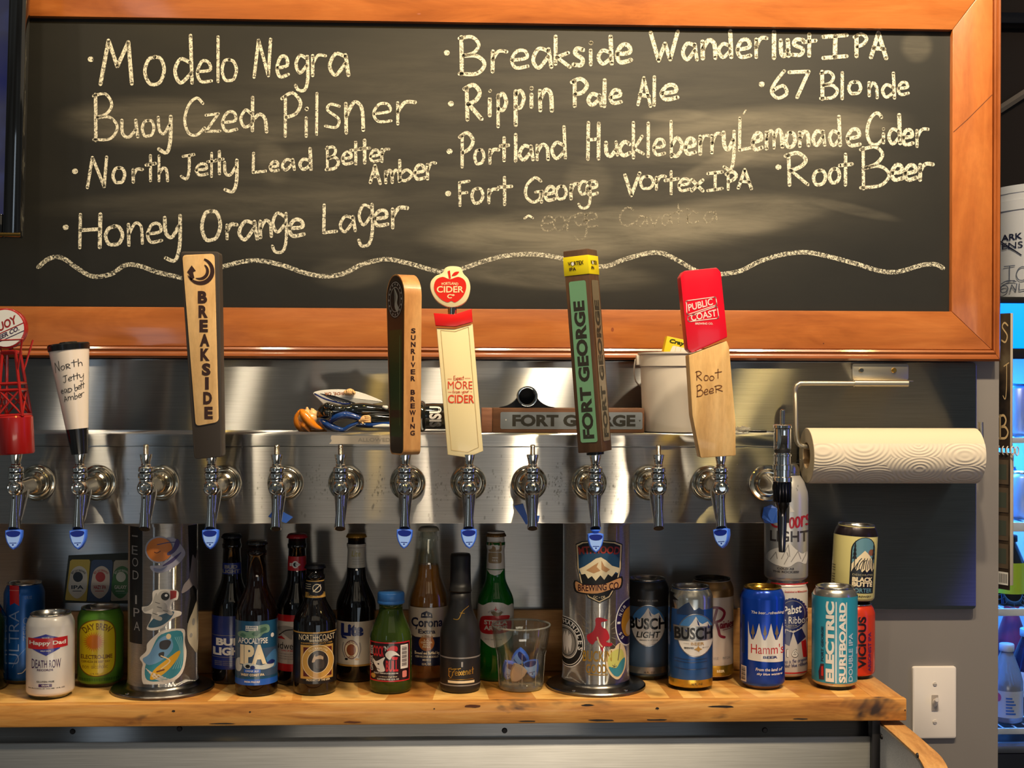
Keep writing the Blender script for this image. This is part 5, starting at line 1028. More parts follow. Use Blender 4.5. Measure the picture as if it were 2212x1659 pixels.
f = cylpx(t, 641, .0302, rf); a = CA(440, 1130, 4.147); a.rect(745, 915, 312, 440, RD, 0); a.ell(818, 384, 28, 32, W_, 1); a.ell(818, 384, 18, 20, BK, 2, 14); a.text('B D', 816, 384, 26, W_, 3, 90, bold=.03)
a.build('neck_label', t, f, 2)
# -- black and gold label
t, H, rf = bottle('beer_bottle', 'stubby dark bottle with black and gold label around a round portrait', 680, 1.83, 1217, .0312, m_black, M('cap_black', ()), .54, .76)
f = cylpx(t, 680, .0314); a = CA(440, 1130, 4.147); rz = lambda p: zz(t, p, .0312); band(t, .0312, rz(1474), rz(1363), BK); band(t, .0313, rz(1366), rz(1363), GD)
a.text('NORTH✦COAST'.replace('✦', '+'), 1012, 1022, 52, CRM, 1, 310, bold=.0); a.text('BREWING CO.', 1030, 1052, 18, CRM, 1, 160); a.text('INDEPENDENT SINCE 1988', 1010, 1074, 13, GD, 1, 270)
a.rect(872, 1152, 1090, 1392, GD, 1); a.rect(896, 1140, 1110, 1370, pap('maroon', (84, 26, 22)), 2); a.ell(1022, 1238, 138, 152, CRM, 3); a.ell(1022, 1238, 133, 147, GD, 4); a.ell(1022, 1236, 92, 103, CRM, 5); a.ell(1022, 1236, 87, 98, pap('portrait_dark', (44, 38, 36)), 6)
a.ell(1034, 1206, 34, 42, pap('skin', (196, 170, 140)), 7, 20); a.sm([(1000, 1220), (1068, 1224), (1072, 1290), (1040, 1300), (1006, 1290)], pap('beard', (70, 60, 54)), 8); a.sm([(1000, 1190), (1010, 1150), (1066, 1150), (1072, 1196), (1040, 1180)], pap('beard', ()), 8); a.sm([(970, 1240), (990, 1180), (1004, 1170), (1000, 1230)], pap('skin', ()), 7)
a.text('OLD RASPUTIN', 1022, 1118, 18, CRM, 5, 170, arc=120); a.text('PRODUCT OF THE USA', 1024, 1402, 18, CRM, 1, 204, bold=.02)
a.build('main_label', t, f, 3)
f = cylpx(t, 680, .0312, rf); a = CA(440, 1130, 4.147); a.rect(880, 1096, 530, 690, BK, 0); a.rect(880, 1096, 636, 684, GD, 1); a.rect(884, 1092, 530, 540, GD, 1); a.ell(1010, 598, 38, 38, CRM, 2); a.ell(1010, 598, 31, 31, BK, 3); a.line([(980, 628), (1040, 570)], 8, CRM, 4); a.text('OLD RASP', 990, 660, 24, BK, 2, 130)
for q in range(3): a.rect(895, 960, 562+q*20, 566+q*20, CRM, 1)
a.build('neck_label', t, f, 2)
# -- pale label, gold cap
t, H, rf = bottle('beer_bottle', 'dark beer bottle with gold cap and pale label reading in black blackletter', 769, 1.908, 1151, .0302, m_black, M('cap_gold', (160, 116, 40), .35, metal=.5), .5, .72)
t['label'] = 'dark beer bottle with gold cap, pale neck wrap and pale label with red oval'
f = cylpx(t, 770, .0304); a = CA(700, 1130, 4.147); rz = lambda p: zz(t, p, .0302); band(t, .0302, rz(1437), rz(1341), pap('label_pale', (206, 196, 178))); band(t, .0303, rz(1437), rz(1433), GD)
a.text('Lite', 256, 954, 112, NV, 1, 196, bold=.06); a.poly([(160, 1000), (166, 1030), (212, 1034), (204, 1018), (182, 1012)], NV, 1); a.ell(250, 1130, 62, 84, pap('deep_red', (92, 22, 36)), 1); a.ell(250, 1130, 56, 77, CRM, 2); a.ell(248, 1132, 40, 52, pap('copper', (142, 74, 40)), 3); a.text('A FINE PILSNER', 250, 1064, 18, pap('deep_red', ()), 3, 110, arc=56); a.text('BEER', 250, 1194, 14, pap('deep_red', ()), 3, 46)
a.line([(180, 1070), (172, 1130), (192, 1196)], 9, GYP, 1, True); a.line([(322, 1070), (330, 1130), (310, 1196)], 9, GYP, 1, True); a.ell(206, 1216, 14, 10, BK, 2, 10); a.ell(298, 1216, 18, 9, GD, 2, 10)
a.build('main_label', t, f, 3)
f = cylpx(t, 769, .0302, rf); a = CA(700, 1130, 4.147); band(t, 0, rz(1229), rz(1178), pap('neck_pale', (186, 178, 164)), 'neck_wrap', rf); a.text('Lite', 282, 286, 52, pap('faded_gold', (176, 160, 92)), 1, 76, shear=.2)
for q in range(3): a.rect(250, 350, 334+q*22, 337+q*22, GYP, 1)
a.build('neck_label', t, f, 2)
# -- short green bottle
t, H, rf = bottle('soda_bottle', 'short round green bottle with blue cap and red and black label', 844, 1.835, 1278, .0309, m_olive, M('cap_blue', (52, 112, 184), .4), .52, .86, rn=.0165, rt=.0158, screwcap=.0165)
f = cylpx(t, 844, .0311); a = CA(700, 1130, 4.147); BKR = pap('label_black', (34, 12, 16)); RB = pap('bright_red', (206, 34, 44))
a.rect(416, 762, 1066, 1418, RB, 0); a.rect(424, 756, 1076, 1408, BKR, 1); a.text('COCK', 490, 1148, 96, RB, 2, 92, bold=.03); a.text("'N", 556, 1120, 44, W_, 2, 36); a.text('BULL', 608, 1278, 100, RB, 2, 108, bold=.03)
a.sm([(550, 1170), (580, 1140), (630, 1146), (676, 1190), (640, 1180), (610, 1190), (590, 1220), (560, 1200)], W_, 3); a.sm([(560, 1140), (600, 1100), (650, 1104), (650, 1146), (600, 1136)], RB, 3); a.poly([(600, 1190), (660, 1200), (650, 1224), (610, 1220)], RB, 3)
a.sm([(446, 1220), (470, 1240), (520, 1210), (548, 1200), (530, 1250), (546, 1320), (490, 1330), (470, 1290), (450, 1260)], W_, 2); a.ell(490, 1262, 8, 8, BKR, 3, 10); a.line([(470, 1300), (500, 1310)], 5, BKR, 3); a.text('GINGER BEER', 432, 1216, 24, W_, 3, 230, rot=90, bold=.02)
a.rect(682, 746, 1092, 1306, W_, 2)
for q in range(16): a.rect(692, 736, 1108+q*11.5, 1108+q*11.5+(7 if q % 3 else 4), BKR, 3)
a.text('QUALITY PREMIUM GINGER SINCE 1946', 556, 1344, 14, W_, 2, 210, bold=.02); a.text('L A famous Ginger Brew', 574, 1374, 14, CRM, 2, 160, shear=.3); a.ell(446, 1372, 20, 22, GD, 2, 20); a.poly(rpoly([(698, 1326), (736, 1326), (736, 1386), (698, 1386)], 12), pap('pink', ()), 2); a.text('CAFFEINE FREE 12 FL OZ', 574, 1396, 13, W_, 2, 190)
a.build('main_label', t, f, 3)
# -- clear bottle with golden beer
m_clear = thin_glass('clear_glass', (.95, .96, .93), .04, (.012, (230, 230, 222))); m_beer = thin_glass('golden_beer', (.97, .80, .42), .02, (.3, (232, 140, 26)))
px, Y, R = 925, 1.905, .0302; loc = at(px, Y); H = P(px, 1137, Y).z-loc.z
t = thing('beer_bottle', 'clear glass bottle of golden beer with cream and dark blue printed label', 'bottle', loc)
p = prof(R, H, .5*H, .72*H, .0178, .0128); outer = p+[(.0142, H-.0215), (.0144, H-.0155), (.013, H-.0145), (.013, H-.005)]
ins = [(r-.0022, z) for r, z in p if z > .004]; inner = [(ins[0][0], .006)]+ins[1:]+[(.0106, H-.005)]
bm = B(); lathe(bm, outer+inner[::-1], 56, cap0=False, cap1=False)
vb = [v for v in bm.verts]; bm.faces.new([v for v in vb if abs(v.co.z-outer[0][1]) < 1e-7][:56][::-1]); bm.faces.new([v for v in vb if abs(v.co.z-.006) < 1e-7 and abs(sqrt(v.co.x**2+v.co.y**2)-inner[0][0]) < 1e-6][:56])
ob('bottle_body', bm, m_clear, t, smooth=2)
lv = P(px, 1219, Y).z-loc.z; fi = rfun([(r, z) for r, z in inner])
bm = B(); pts_ = [(r+.00015, z+(-.0001 if i == 0 else 0)) for i, (r, z) in enumerate(inner) if z < lv]+[(fi(lv)+.00015, lv)]; lathe(bm, pts_, 56); ob('beer', bm, m_beer, t, smooth=2)
bm = B(); lathe(bm, [(.015, H-.0065), (.0154, H-.0055), (.014, H-.0016), (.012, H-.0002), (0, H)], 63, fn=lambda a, r, z: r*(1+.035*cos(a*21)) if z < H-.003 else r); ob('bottle_cap', bm, M('cap_pale', (176, 164, 140), .4), t, smooth=2)
rz = lambda q: zz(t, q, R)
f = cylpx(t, 925, .0304); a = CA(700, 1130, 4.147); LP = pap('label_cream', (206, 190, 168)); BV = pap('blueblack', (26, 26, 54))
a.poly([(757, 756), (1108, 756), (1108, 930), (1090, 1000), (1040, 1020), (820, 1020), (775, 1000), (757, 930)], LP, 0); a.text('Corona', 922, 888, 84, BV, 1, 276, bold=.03); a.line([(830, 930), (826, 950)], 8, BV, 1); a.text('Extra', 920, 968, 40, BV, 1, 150, bold=.03)
a.poly([(866, 846), (872, 806), (890, 796), (916, 784), (944, 796), (964, 806), (968, 846)], BV, 1); a.poly([(876, 832), (884, 812), (900, 826)], LP, 2); a.poly([(906, 828), (916, 798), (928, 828)], LP, 2); a.poly([(936, 826), (950, 812), (958, 832)], LP, 2)
a.rect(790, 1090, 1022, 1276, BV, 0); a.ell(918, 1072, 68, 70, pap('medal', (168, 96, 36)), 1)
for s_, y in (('LA', 1046), ('CERVEZA', 1066), ('MAS', 1086), ('FINA', 1106)): a.text(s_, 918, y, 15, CRM, 2, 24+11*len(s_), bold=.03)
a.rect(876, 972, 1008, 1024, pap('tan_strip', (160, 120, 90)), 1); a.text('SINCE 1925', 922, 1015, 12, CRM, 2, 76); a.script('Brewed and Bottled by'.replace('y', 'y'), 816, 1172, 1026, 1170, 24, 4, CRM, 1); a.text('CERVECERIA MODELO', 920, 1194, 17, CRM, 1, 200, bold=.02); a.text('MEXICO', 920, 1222, 15, CRM, 1, 74, bold=.02); a.text('12 FL. OZ.', 920, 1260, 17, CRM, 1, 84, bold=.02)
a.build('printed_design', t, f, 3)
# -- small black sparkling wine bottle
m_mb = M('matte_black_bottle', (36, 34, 34), .42); t, H = None, None
px, Y = 994, 1.835; loc = at(px, Y); H = P(px, 1195, Y).z-loc.z; R = .0296
t = thing('wine_bottle', 'small matte black sparkling wine bottle with gold script', 'bottle', loc)
hs, hn = .40*H, .66*H
pb = prof(R, H, hs, hn, .0158, .0158)[:-1]+[(.0155, .72*H)]; rf = rfun(pb+[(.0155, .72*H), (.0146, H)])
bm = B(); lathe(bm, pb, 56); ob('bottle_body', bm, m_mb, t, smooth=2)
bm = B(); lathe(bm, [(.0166, .58*H+.03), (.0163, .72*H), (.0152, .8*H), (.0148, H-.02), (.0149, H-.004), (.0138, H-.0006), (0, H)], 56, cap0=False); ob('neck_foil', bm, M('black_foil', (22, 21, 22), .5), t, smooth=2)
f = cylpx(t, 994, R, rf); a = CA(930, 1130, 4.147); GO = M('gold_print', (208, 158, 62), .3, metal=.6)
a.script('Freixenet', 164, 1366, 382, 1350, 66, 6, GO, 1); a.line([(164, 1366), (186, 1384), (206, 1330), (230, 1300), (180, 1312), (270, 1298)], 5, GO, 1, True); a.rect(158, 390, 1410, 1432, CRM, 1); a.rect(168, 382, 1396, 1399, GO, 1); a.rect(274, 290, 1240, 1286, GYP, 1)
a.line([(206, 866), (250, 864), (284, 800), (338, 758)], 6, GO, 1, True); a.line([(262, 812), (302, 818)], 4, GO, 1)
a.build('gold_print', t, f, 2)
band(t, R, zz(t, 1422, R), zz(t, 1419, R), GYP, 'rim_line'); band(t, R, zz(t, 1481, R), zz(t, 1478.5, R), GYP, 'rim_line')
# -- green bottle with white and red label
t, H, rf = bottle('beer_bottle', 'green beer bottle with white neck wrap and white and red label', 1070, 1.905, 1149, .0277, m_green, M('cap_bronze', (120, 86, 46), .35, metal=.5), .52, .7)
f = cylpx(t, 1070, .0279); a = CA(930, 1130, 4.147); LW = pap('label_white', (214, 206, 198))
a.sm([(418, 752), (470, 740), (520, 712), (575, 706), (640, 714), (690, 740), (738, 748), (736, 980), (690, 1060), (600, 1108), (540, 1108), (470, 1060), (420, 990)], LW, 0)
a.sm([(470, 838), (580, 826), (700, 830), (696, 870), (720, 880), (716, 960), (690, 975), (580, 990), (470, 990), (440, 950), (444, 880)], RD, 1); a.text('STELLA', 582, 888, 42, LW, 2, 202, bold=.04); a.text('ARTOIS', 582, 938, 42, LW, 2, 204, bold=.04); a.sm([(540, 796), (570, 786), (600, 800), (640, 790), (620, 826), (570, 830)], pap('cornet', (120, 98, 60)), 1); a.poly([(582, 738), (588, 766), (604, 770), (588, 776), (582, 790), (576, 776), (560, 770), (576, 766)], RD, 2); a.text('ANNO 1366', 580, 778, 14, GYP, 1, 150, arc=110)
a.text('SINCE 1366  BELGIUM', 560, 1040, 13, GYP, 1, 150)
a.build('main_label', t, f, 3)
band(t, 0, zz(t, 1232, .0277), zz(t, 1152, .0277), LW, 'neck_wrap', rf); f = cylpx(t, 1070, .0277, lambda z: rf(z)+.0002); a = CA(930, 1130, 4.147); KH = pap('khaki', (150, 124, 88))
a.poly([(500, 430), (650, 430), (620, 466), (575, 480), (530, 466)], LW, 0)
a.poly(rpoly([(516, 180), (632, 174), (632, 268), (516, 268)], 20), KH, 1); a.poly(rpoly([(516, 274), (632, 274), (632, 370), (516, 370)], 20), KH, 1); a.rect(540, 600, 205, 214, LW, 2); a.ell(574, 240, 14, 26, LW, 2, 14); a.rect(550, 600, 316, 324, LW, 2); a.text('FIFA', 574, 345, 18, LW, 2, 50)
a.build('neck_label', t, f, 2)
# -- rocks glass with spare plugs
px, Y = 1125, 1.842; loc = at(px, Y); zr = P(px, 1348, Y).z-loc.z
t = thing('rocks_glass', 'clear faceted rocks glass holding spare blue plugs, standing on the shelf', 'glass', loc)
def fac(a, r, z):
    if .004 < z < .062: 
        s = pi/10; d = ((a % (2*s))-s); return r*(cos(s*.96)/max(cos(d), .2) if z < .055 else 1-.01)
    return r
bm = B(); zs = .60*zr
outer = [(.0, .0003), (.030, 0), (.0325, .0015), (.0335, .008), (.0362, zs*.9), (.0385, zs*1.02), (.0395, zs*1.12), (.0436, zr-.001), (.0431, zr)]
inner = [(.0416, zr-.0012), (.0372, zs*1.12), (.0345, zs*.9), (.0308, .016), (.027, .0135), (0, .0132)]
lathe(bm, outer+inner, 60, cap0=False, cap1=False, fn=lambda a, r, z: fac(a, r, z) if r > .0315 and z < zs*1.03 and z > .001 and r not in (.0345,) else r); ob('tumbler', bm, m_clear, t, smooth=1)
m_edge = thin_glass('glass_edge', (.9, .91, .88), .03, (.22, (232, 232, 224)))  # whitish tint put into clear glass to imitate bright rim and facet edges
bm = B(); lathe(bm, [(.0412, zr-.0014), (.0417, zr), (.0434, zr+.0004), (.0441, zr-.0008), (.0437, zr-.002), (.0418, zr-.0024), (.0412, zr-.0014)], 60, cap0=False, cap1=False); ob('rim', bm, m_edge, t, smooth=2)
bm = B(); lathe(bm, [(0, .0006), (.030, .0004), (.0322, .002), (.0328, .0075), (.030, .0118), (0, .0122)], 40); ob('thick_base', bm, thin_glass('glass_base', (.9, .91, .88), .03, (.1, (232, 232, 224))), t, smooth=2)
for q in range(10):
    an = pi/10+q*pi/5; bm = B(); tube(bm, [(.0338*cos(an), .0338*sin(an), .009), (.0366*cos(an), .0366*sin(an), zs*.9), (.0386*cos(an), .0386*sin(an), zs*1.02)], [.0005, .0007, .0002], 6)
    ob('facet_edge', bm, m_edge, t, smooth=2)
for j, (dx, dy, dz, ro, lb) in enumerate(((-.013, -.008, .0375, (.15, .35, .3), 'loose blue plug leaning left inside the rocks glass'), (.0135, -.008, .041, (-.2, -.25, -.2), 'loose blue plug leaning right inside the rocks glass'), (.006, .011, .047, (.3, .9, .1), 'loose blue plug at the back of the rocks glass'))):
    o = dup(plug, loc+Vector((dx, dy, dz)), lb, 'spare blue plugs in the rocks glass'); o.rotation_euler = ro
q_ = dup(plug, loc+Vector((-.001, -.0165, .0335)), 'pale beige plug at the front inside the rocks glass', 'spare plugs in the rocks glass'); q_.rotation_euler = (.1, .5, .1)
if 'group' in q_: del q_['group']
m_bei = M('beige_plastic', (222, 186, 158), .4)
for c_ in q_.children:
    c_.data = c_.data.copy(); 
    for i in range(len(c_.data.materials)): c_.data.materials[i] = m_bei
# -- dark grey and blue can
t, H = can('beverage_can', 'tall grey-blue can with round mountain badge behind the right column', 1397, 1.910, 1247, M('can_slate', (72, 94, 122), .3, metal=.25), neck=(M('can_slate_dark', (58, 56, 56), .3, metal=.5), .04))
f = cylpx(t, 1397, .033); a = CA(1340, 1180, 4.74)
def badge(a, cx, cy, r, rx=None, wtop=None):
    rx = rx or r
    a.ell(cx, cy, rx, r, SV, 1); a.ell(cx, cy, rx*.97, r*.97, NV, 2); a.ell(cx, cy, rx*.955, r*.955, W_, 3); a.poly([(cx+rx*.955*cos(radians(q)), cy-r*.955*sin(radians(q))) for q in range(8, 176, 8)], pap('badge_sky', (72, 130, 190)), 4)
    a.poly([(cx-rx*.93, cy-r*.1), (cx-rx*.62, cy-r*.35), (cx-rx*.5, cy-r*.28), (cx-rx*.2, cy-r*.6), (cx, cy-r*.88), (cx+rx*.16, cy-r*.62), (cx+rx*.34, cy-r*.52), (cx+rx*.62, cy-r*.62), (cx+rx*.93, cy-r*.14)], W_, 5)
    a.poly([(cx+rx*.03, cy-r*.78), (cx+rx*.15, cy-r*.6), (cx+rx*.2, cy-r*.42), (cx+rx*.1, cy-r*.5)], NV, 6); a.poly([(cx-rx*.6, cy-r*.3), (cx-rx*.46, cy-r*.22), (cx-rx*.5, cy-r*.14)], NV, 6); a.poly([(cx+rx*.62, cy-r*.55), (cx+rx*.74, cy-r*.3), (cx+rx*.62, cy-r*.3)], NV, 6)
badge(a, 282, 810, 212, 172); a.text('BUSCH', 276, 790, 118, BK, 7, 372, bold=.035); a.text('LIGHT', 285, 903, 64, BK, 7, 236, bold=.02, shear=.2); a.text('BREWED IN ST LOUIS', 290, 958, 12, BK, 7, 180); a.text('16 FL. OZ', 296, 1288, 20, BK, 1, 108)
band(t, .033, .0105, zz(t, 1442.5, .033), SV, 'base_band'); a.text('BREWING BEER', 280, 556, 18, GYP, 1, 200)
a.build('printed_design', t, f, 3)
# -- blue can with mountain badge
t, H = can('beverage_can', 'tall blue can with gold base and round mountain badge, front row right of the column', 1491, 1.844, 1264, M('can_busch', (44, 90, 156), .25, metal=.35), base=m_goldm, neck=(M('can_silver', (186, 182, 172), .2, metal=.85), .031))
f = cylpx(t, 1491, .033); a = CA(1340, 1180, 4.74); DB = pap('mount_blue', (34, 54, 90))
a.poly([(580, 660), (660, 590), (700, 570), (752, 650), (752, 700), (580, 700)], DB, 0); a.poly([(752, 660), (800, 625), (850, 660), (850, 720), (752, 720)], DB, 0); a.poly([(510, 480), (560, 490), (540, 520), (600, 560), (540, 560), (560, 640), (530, 640), (520, 900), (505, 900)], BK, 0)
for y in (1150, 1180, 1250): a.line([(560, y), (720, y+8), (880, y)], 8, DB, 0)
badge(a, 770, 910, 222, 186); a.poly([(548, 812), (930, 820), (936, 960), (560, 966)], SV, 6); a.text('BUSCH', 746, 890, 124, BK, 8, 372, bold=.035); a.text('BEER', 786, 994, 30, GD, 7, 130, bold=.01); a.rect(648, 704, 990, 993, GYP, 7); a.text('BREWED', 703, 1038, 18, BK, 7, 94, bold=.03); a.text('IN U.S.A.', 866, 1034, 14, GYP, 7, 60); a.sm([(750, 1050), (780, 1036), (792, 1014), (806, 1036), (830, 1050), (806, 1060), (800, 1076), (780, 1062)], GD, 7)
a.rect(500, 936, 1366, 1444, M('gold_base', (200, 162, 62), .25, metal=.8), 1); a.text('16 FL. OZ.', 786, 1408, 22, BK, 2, 112, bold=.02)
a.build('printed_design', t, f, 3)
# -- cream can with red R
t, H = can('beverage_can', 'tall cream can with big dark red script letter in the back row', 1537, 1.905, 1247, M('can_cream', (196, 180, 168), .32, metal=.15), lid=m_lidd, base=m_goldm, neck=(M('can_bronze', (134, 100, 60), .3, metal=.6), .026))
f = cylpx(t, 1537, .033); a = CA(1340, 1180, 4.74); MR = pap('script_red', (118, 22, 38))
a.line([(905, 640), (960, 624), (1020, 634), (1060, 680), (1030, 750), (960, 776)], 26, MR, 1, True); a.line([(985, 640), (960, 740), (930, 830), (900, 880)], 26, MR, 1, True); a.line([(975, 770), (1000, 850), (1016, 910), (1060, 930)], 26, MR, 1, True); a.script('ainier', 1016, 838, 1160, 828, 84, 12, MR, 1); a.line([(1045, 856), (1140, 842)], 6, MR, 1)
a.rect(930, 1150, 1220, 1326, M('gold_base', ()), 1); a.text('BEER', 1024, 1276, 26, CRM, 2, 76, bold=.03); a.text('16 FL OZ', 976, 1144, 26, GYP, 1, 50); a.text('PINT CAN', 1080, 1144, 26, GYP, 1, 72)
a.build('printed_design', t, f, 3)
# -- deep blue can with white crown
t, H = can('beverage_can', 'tall deep blue can with white spiked panel and red lettering', 1646.5, 1.844, 1265, M('can_royal', (20, 66, 176), .22, metal=.4), lid=m_goldm, base=M('rose_alu', (196, 160, 146), .3, metal=.8))
f = cylpx(t, 1646.5, .033); a = CA(1580, 1060, 3.53); a_ = []
xs = [128, 166, 210, 254, 298, 340, 378, 404]
pts = [(130, 1000)]
for x0 in (166, 254, 340): pts += [(x0-26, 1090), (x0-10, 1136), (x0+4, 1138), (x0+24, 1090), (x0+44, 1010)]
pts += [(382, 1040), (386, 1040), (386, 1308), (130, 1296)]
a.poly(pts, W_, 1)
for x0 in (166, 254, 340): a.poly([(x0, 1020), (x0+14, 1090), (x0+4, 1104), (x0+4, 1136), (x0-4, 1136), (x0-4, 1104), (x0-14, 1090)], pap('tree_bronze', (122, 104, 78)), 2)
a.text("Hamm's", 272, 1206, 74, RD, 2, 240, bold=.0); a.text('BEER', 293, 1268, 20, NV, 2, 106, bold=.04); a.text('The beer...refreshing', 274, 932, 28, W_, 1, 240, bold=.01, shear=.2); a.text('From the land of', 284, 1362, 24, W_, 1, 196, bold=.015, shear=.2); a.text('sky blue waters', 288, 1398, 24, W_, 1, 188, bold=.015, shear=.2)
a.rect(78, 118, 1352, 1472, W_, 1)
for q in range(10): a.rect(82, 112, 1362+q*10.5, 1366+q*10.5+(q % 3)*1.5, BK, 2)
a.rect(84, 104, 960, 1256, pap('dim_blue', (40, 60, 110)), 1)
a.build('printed_design', t, f, 3)
# -- white can, blue ribbon
tp, Hp = can('beverage_can', 'white can with a dark blue ribbon badge under the silver pint bottle', 1697, 1.905, 1250, M('can_offwhite', (206, 198, 192), .3, coat=.3))
f = cylpx(tp, 1697, .033); a = CA(1580, 1060, 3.53); PB = pap('ribbon_blue', (30, 40, 96))
a.rect(300, 574, 706, 716, RD, 0); a.text('Established in Milwaukee', 486, 768, 16, RD, 1, 160)
for q in range(28): a.ell(462+98*cos(q*pi/14), 940+112*sin(q*pi/14), 14, 14, PB, 0, 10)
a.ell(462, 940, 100, 114, PB, 1); a.ring(462, 940, 92, 106, 4, GYP, 2); a.text('Pabst', 462, 904, 66, W_, 3, 130, bold=.02, slope=.15); a.rect(380, 572, 948, 1006, PB, 2); a.text('Blue Ribbon', 452, 984, 54, W_, 4, 250, bold=.0); a.text('BEER', 464, 1026, 14, GYP, 3, 70)
a.poly([(414, 1060), (466, 1080), (440, 1180), (396, 1160)], PB, 0); a.poly([(470, 1080), (530, 1050), (560, 1120), (500, 1170)], PB, 0); a.text('16', 462, 1236, 66, BK, 1, 86, bold=.01); a.text('16', 462, 1236, 58, W_, 2, 78, bold=-.006); a.poly([(526, 1150), (560, 1140), (572, 1280), (540, 1270)], RD, 1); a.script('This is the original', 390, 1316, 568, 1300, 30, 3, PB, 1); a.script('pabst blue ribbon', 392, 1346, 568, 1332, 26, 3, PB, 1); a.rect(400, 574, 1382, 1392, RD, 1)
a.build('printed_design', tp, f, 3)
# -- silver aluminium pint on top of it
zc = Hp-.0004; loc = at(1697, 1.903, zc); R = .0332; H = P(1697, 1001, 1.903).z-loc.z
t = thing('beverage_bottle', 'silver aluminium pint bottle with red script stacked on the blue ribbon can', 'bottle', loc)
m_silv = M('silver_bottle', (196, 192, 188), .3, metal=.5)
bm = B(); lathe(bm, [(R*.5, .004), (R*.7, .0008), (R*.78, 0), (R*.95, .0035), (R, .007), (R, H*.70), (R*.97, H*.76), (R*.8, H*.85), (.0205, H*.9), (.0195, H-.014)], 56); ob('bottle_body', bm, m_silv, t, smooth=2)
bm = B(); lathe(bm, [(.0206, H-.018), (.0206, H-.015), (.0198, H-.0145), (.0202, H-.0135), (.0202, H-.0015), (.019, H), (0, H)], 72, fn=lambda a, r, z: r*(1+.012*cos(a*44)) if H-.0136 < z < H-.001 else r); ob('screw_cap', bm, m_alu, t, smooth=2)
f = cylpx(t, 1697, R); a = CA(1580, 1060, 3.53); CRD = pap('script_cherry', (156, 28, 40)); DG = pap('dark_letter', (52, 46, 48)); MG = pap('mount_grey', (206, 200, 194))
a.line([(400, 160), (330, 170), (300, 230), (330, 276), (400, 268)], 16, CRD, 1, True); a.script('oors', 440, 282, 584, 262, 140, 14, CRD, 1); a.text('LIGHT', 436, 348, 84, DG, 1, 280, bold=.02); a.poly([(440, 110), (474, 160), (440, 162)], MG, 1)
a.sm([(262, 520), (290, 470), (340, 440), (390, 430), (430, 396), (480, 440), (530, 480), (568, 470), (560, 560), (500, 540), (430, 580), (350, 570), (300, 550)], MG, 1)
for l_ in ([(300, 530), (340, 470), (350, 520)], [(380, 520), (430, 410), (440, 500)], [(450, 540), (500, 460), (520, 520)], [(400, 560), (430, 500), (420, 470)], [(530, 540), (556, 490), (560, 470)]): a.line(l_, 6, pap('mount_shade', (136, 130, 126)), 2)
a.text('COLD AS', 410, 594, 16, DG, 1, 124, bold=.03); a.text('THE ROCKIES!', 412, 618, 16, DG, 1, 190, bold=.03)
a.build('printed_design', t, f, 3)
# -- turquoise can
t, H = can('beverage_can', 'turquoise can with sideways white lettering at the right end of the shelf', 1802.5, 1.84, 1264.5, M('can_bare', (190, 186, 180), .24, metal=.9), lid=m_alu)
f = cylpx(t, 1802.5, .0333); a = CA(1580, 1060, 3.53); zl = zz(t, 1293, .033)
band(t, .033, .0105, zl, pap('turquoise', (40, 142, 170)), 'label_sleeve')
a.text('ELECTRIC', 752, 1152, 62, W_, 1, 614, rot=90, bold=.055); a.text('SURFBOARD', 842, 1156, 48, W_, 1, 612, rot=90, bold=.045); a.text('DOUBLE IPA', 902, 1272, 30, pap('pale_aqua', (170, 196, 220)), 1, 370, rot=90, bold=.03); a.rect(792, 800, 846, 1466, W_, 1); a.rect(868, 874, 850, 1462, W_, 1)
a.text('FORT GEORGE', 697, 1176, 20, pap('dark_teal', (18, 52, 74)), 1, 268, rot=90, bold=.04); a.poly([(674, 1450), (670, 1390), (684, 1330), (710, 1326), (712, 1448)], pap('dark_maroon', (66, 26, 40)), 1); a.poly([(690, 1420), (704, 1420), (704, 1344), (690, 1350)], RD, 2); a.rect(940, 952, 1200, 1254, pap('pale_aqua', ()), 1)
a.build('printed_design', t, f, 3)
# -- red can, with yellow-green can standing tilted on it
tv, Hv = can('beverage_can', 'short red metallic can with sideways black lettering under the pale yellow can', 1842, 1.905, 1300, M('can_red_metal', (224, 66, 40), .25, metal=.35))
f = cylpx(tv, 1842, .033); a = CA(1580, 1060, 3.53); a.text('VICIOUS', 992, 1156, 58, BKR, 1, 396, rot=90, bold=.035); a.text('ARSONIST IPA', 1046, 1230, 22, pap('dark_violet', (84, 26, 90)), 1, 300, rot=90, bold=.02)
a.build('printed_design', tv, f, 3)
t, H = can('beverage_can', 'pale yellow can with arched mountain picture, tilted on top of the red can', 1840, 1.905, 1133, M('can_pale_yellow', (212, 200, 134), .35, coat=.2), z=Hv+.0006, lean=radians(3), H=.1205, neck=(M('can_black_neck', (36, 28, 34), .25, metal=.4), .017), base=M('can_black_neck', ()))
R = .033; D_ = t.location.y*cos(PSI)+t.location.x*sin(PSI); va = atan2(-t.location.x, t.location.y)
def tiltfn(u, v, lay):                              # millimetres around the can, from its own base
    an = u*.001/R+va; r = R+.0003+lay*.0001; return (r*sin(an), -r*cos(an), v*.001)
a = Art(); arch = [(-6, 18), (36, 18)]+[(15+21*cos(q*pi/12), 82+21*sin(q*pi/12)) for q in range(13)]; AS = pap('arch_sky', (96, 140, 156)); AI = pap('arch_black', (24, 24, 30))
a.poly(arch, AI, 0); a.poly([(15+(x-15)*.9, 20+(y-18)*.965) for x, y in arch if y > 40]+[(-3.5, 52), (33.5, 52)], AS, 1)
a.poly([(-4, 62), (2, 70), (8, 76), (15, 83), (22, 77), (28, 70), (34, 62), (34, 50), (-4, 50)], CRM, 2)
for q in range(10): a.stroke(crom([(0+q*3.4, 52+((q*7) % 5)), (3+q*3, 60+((q*5) % 7)), (8+q*2.4, 68+((q*3) % 6))], 3), 1.3, AI, 3)
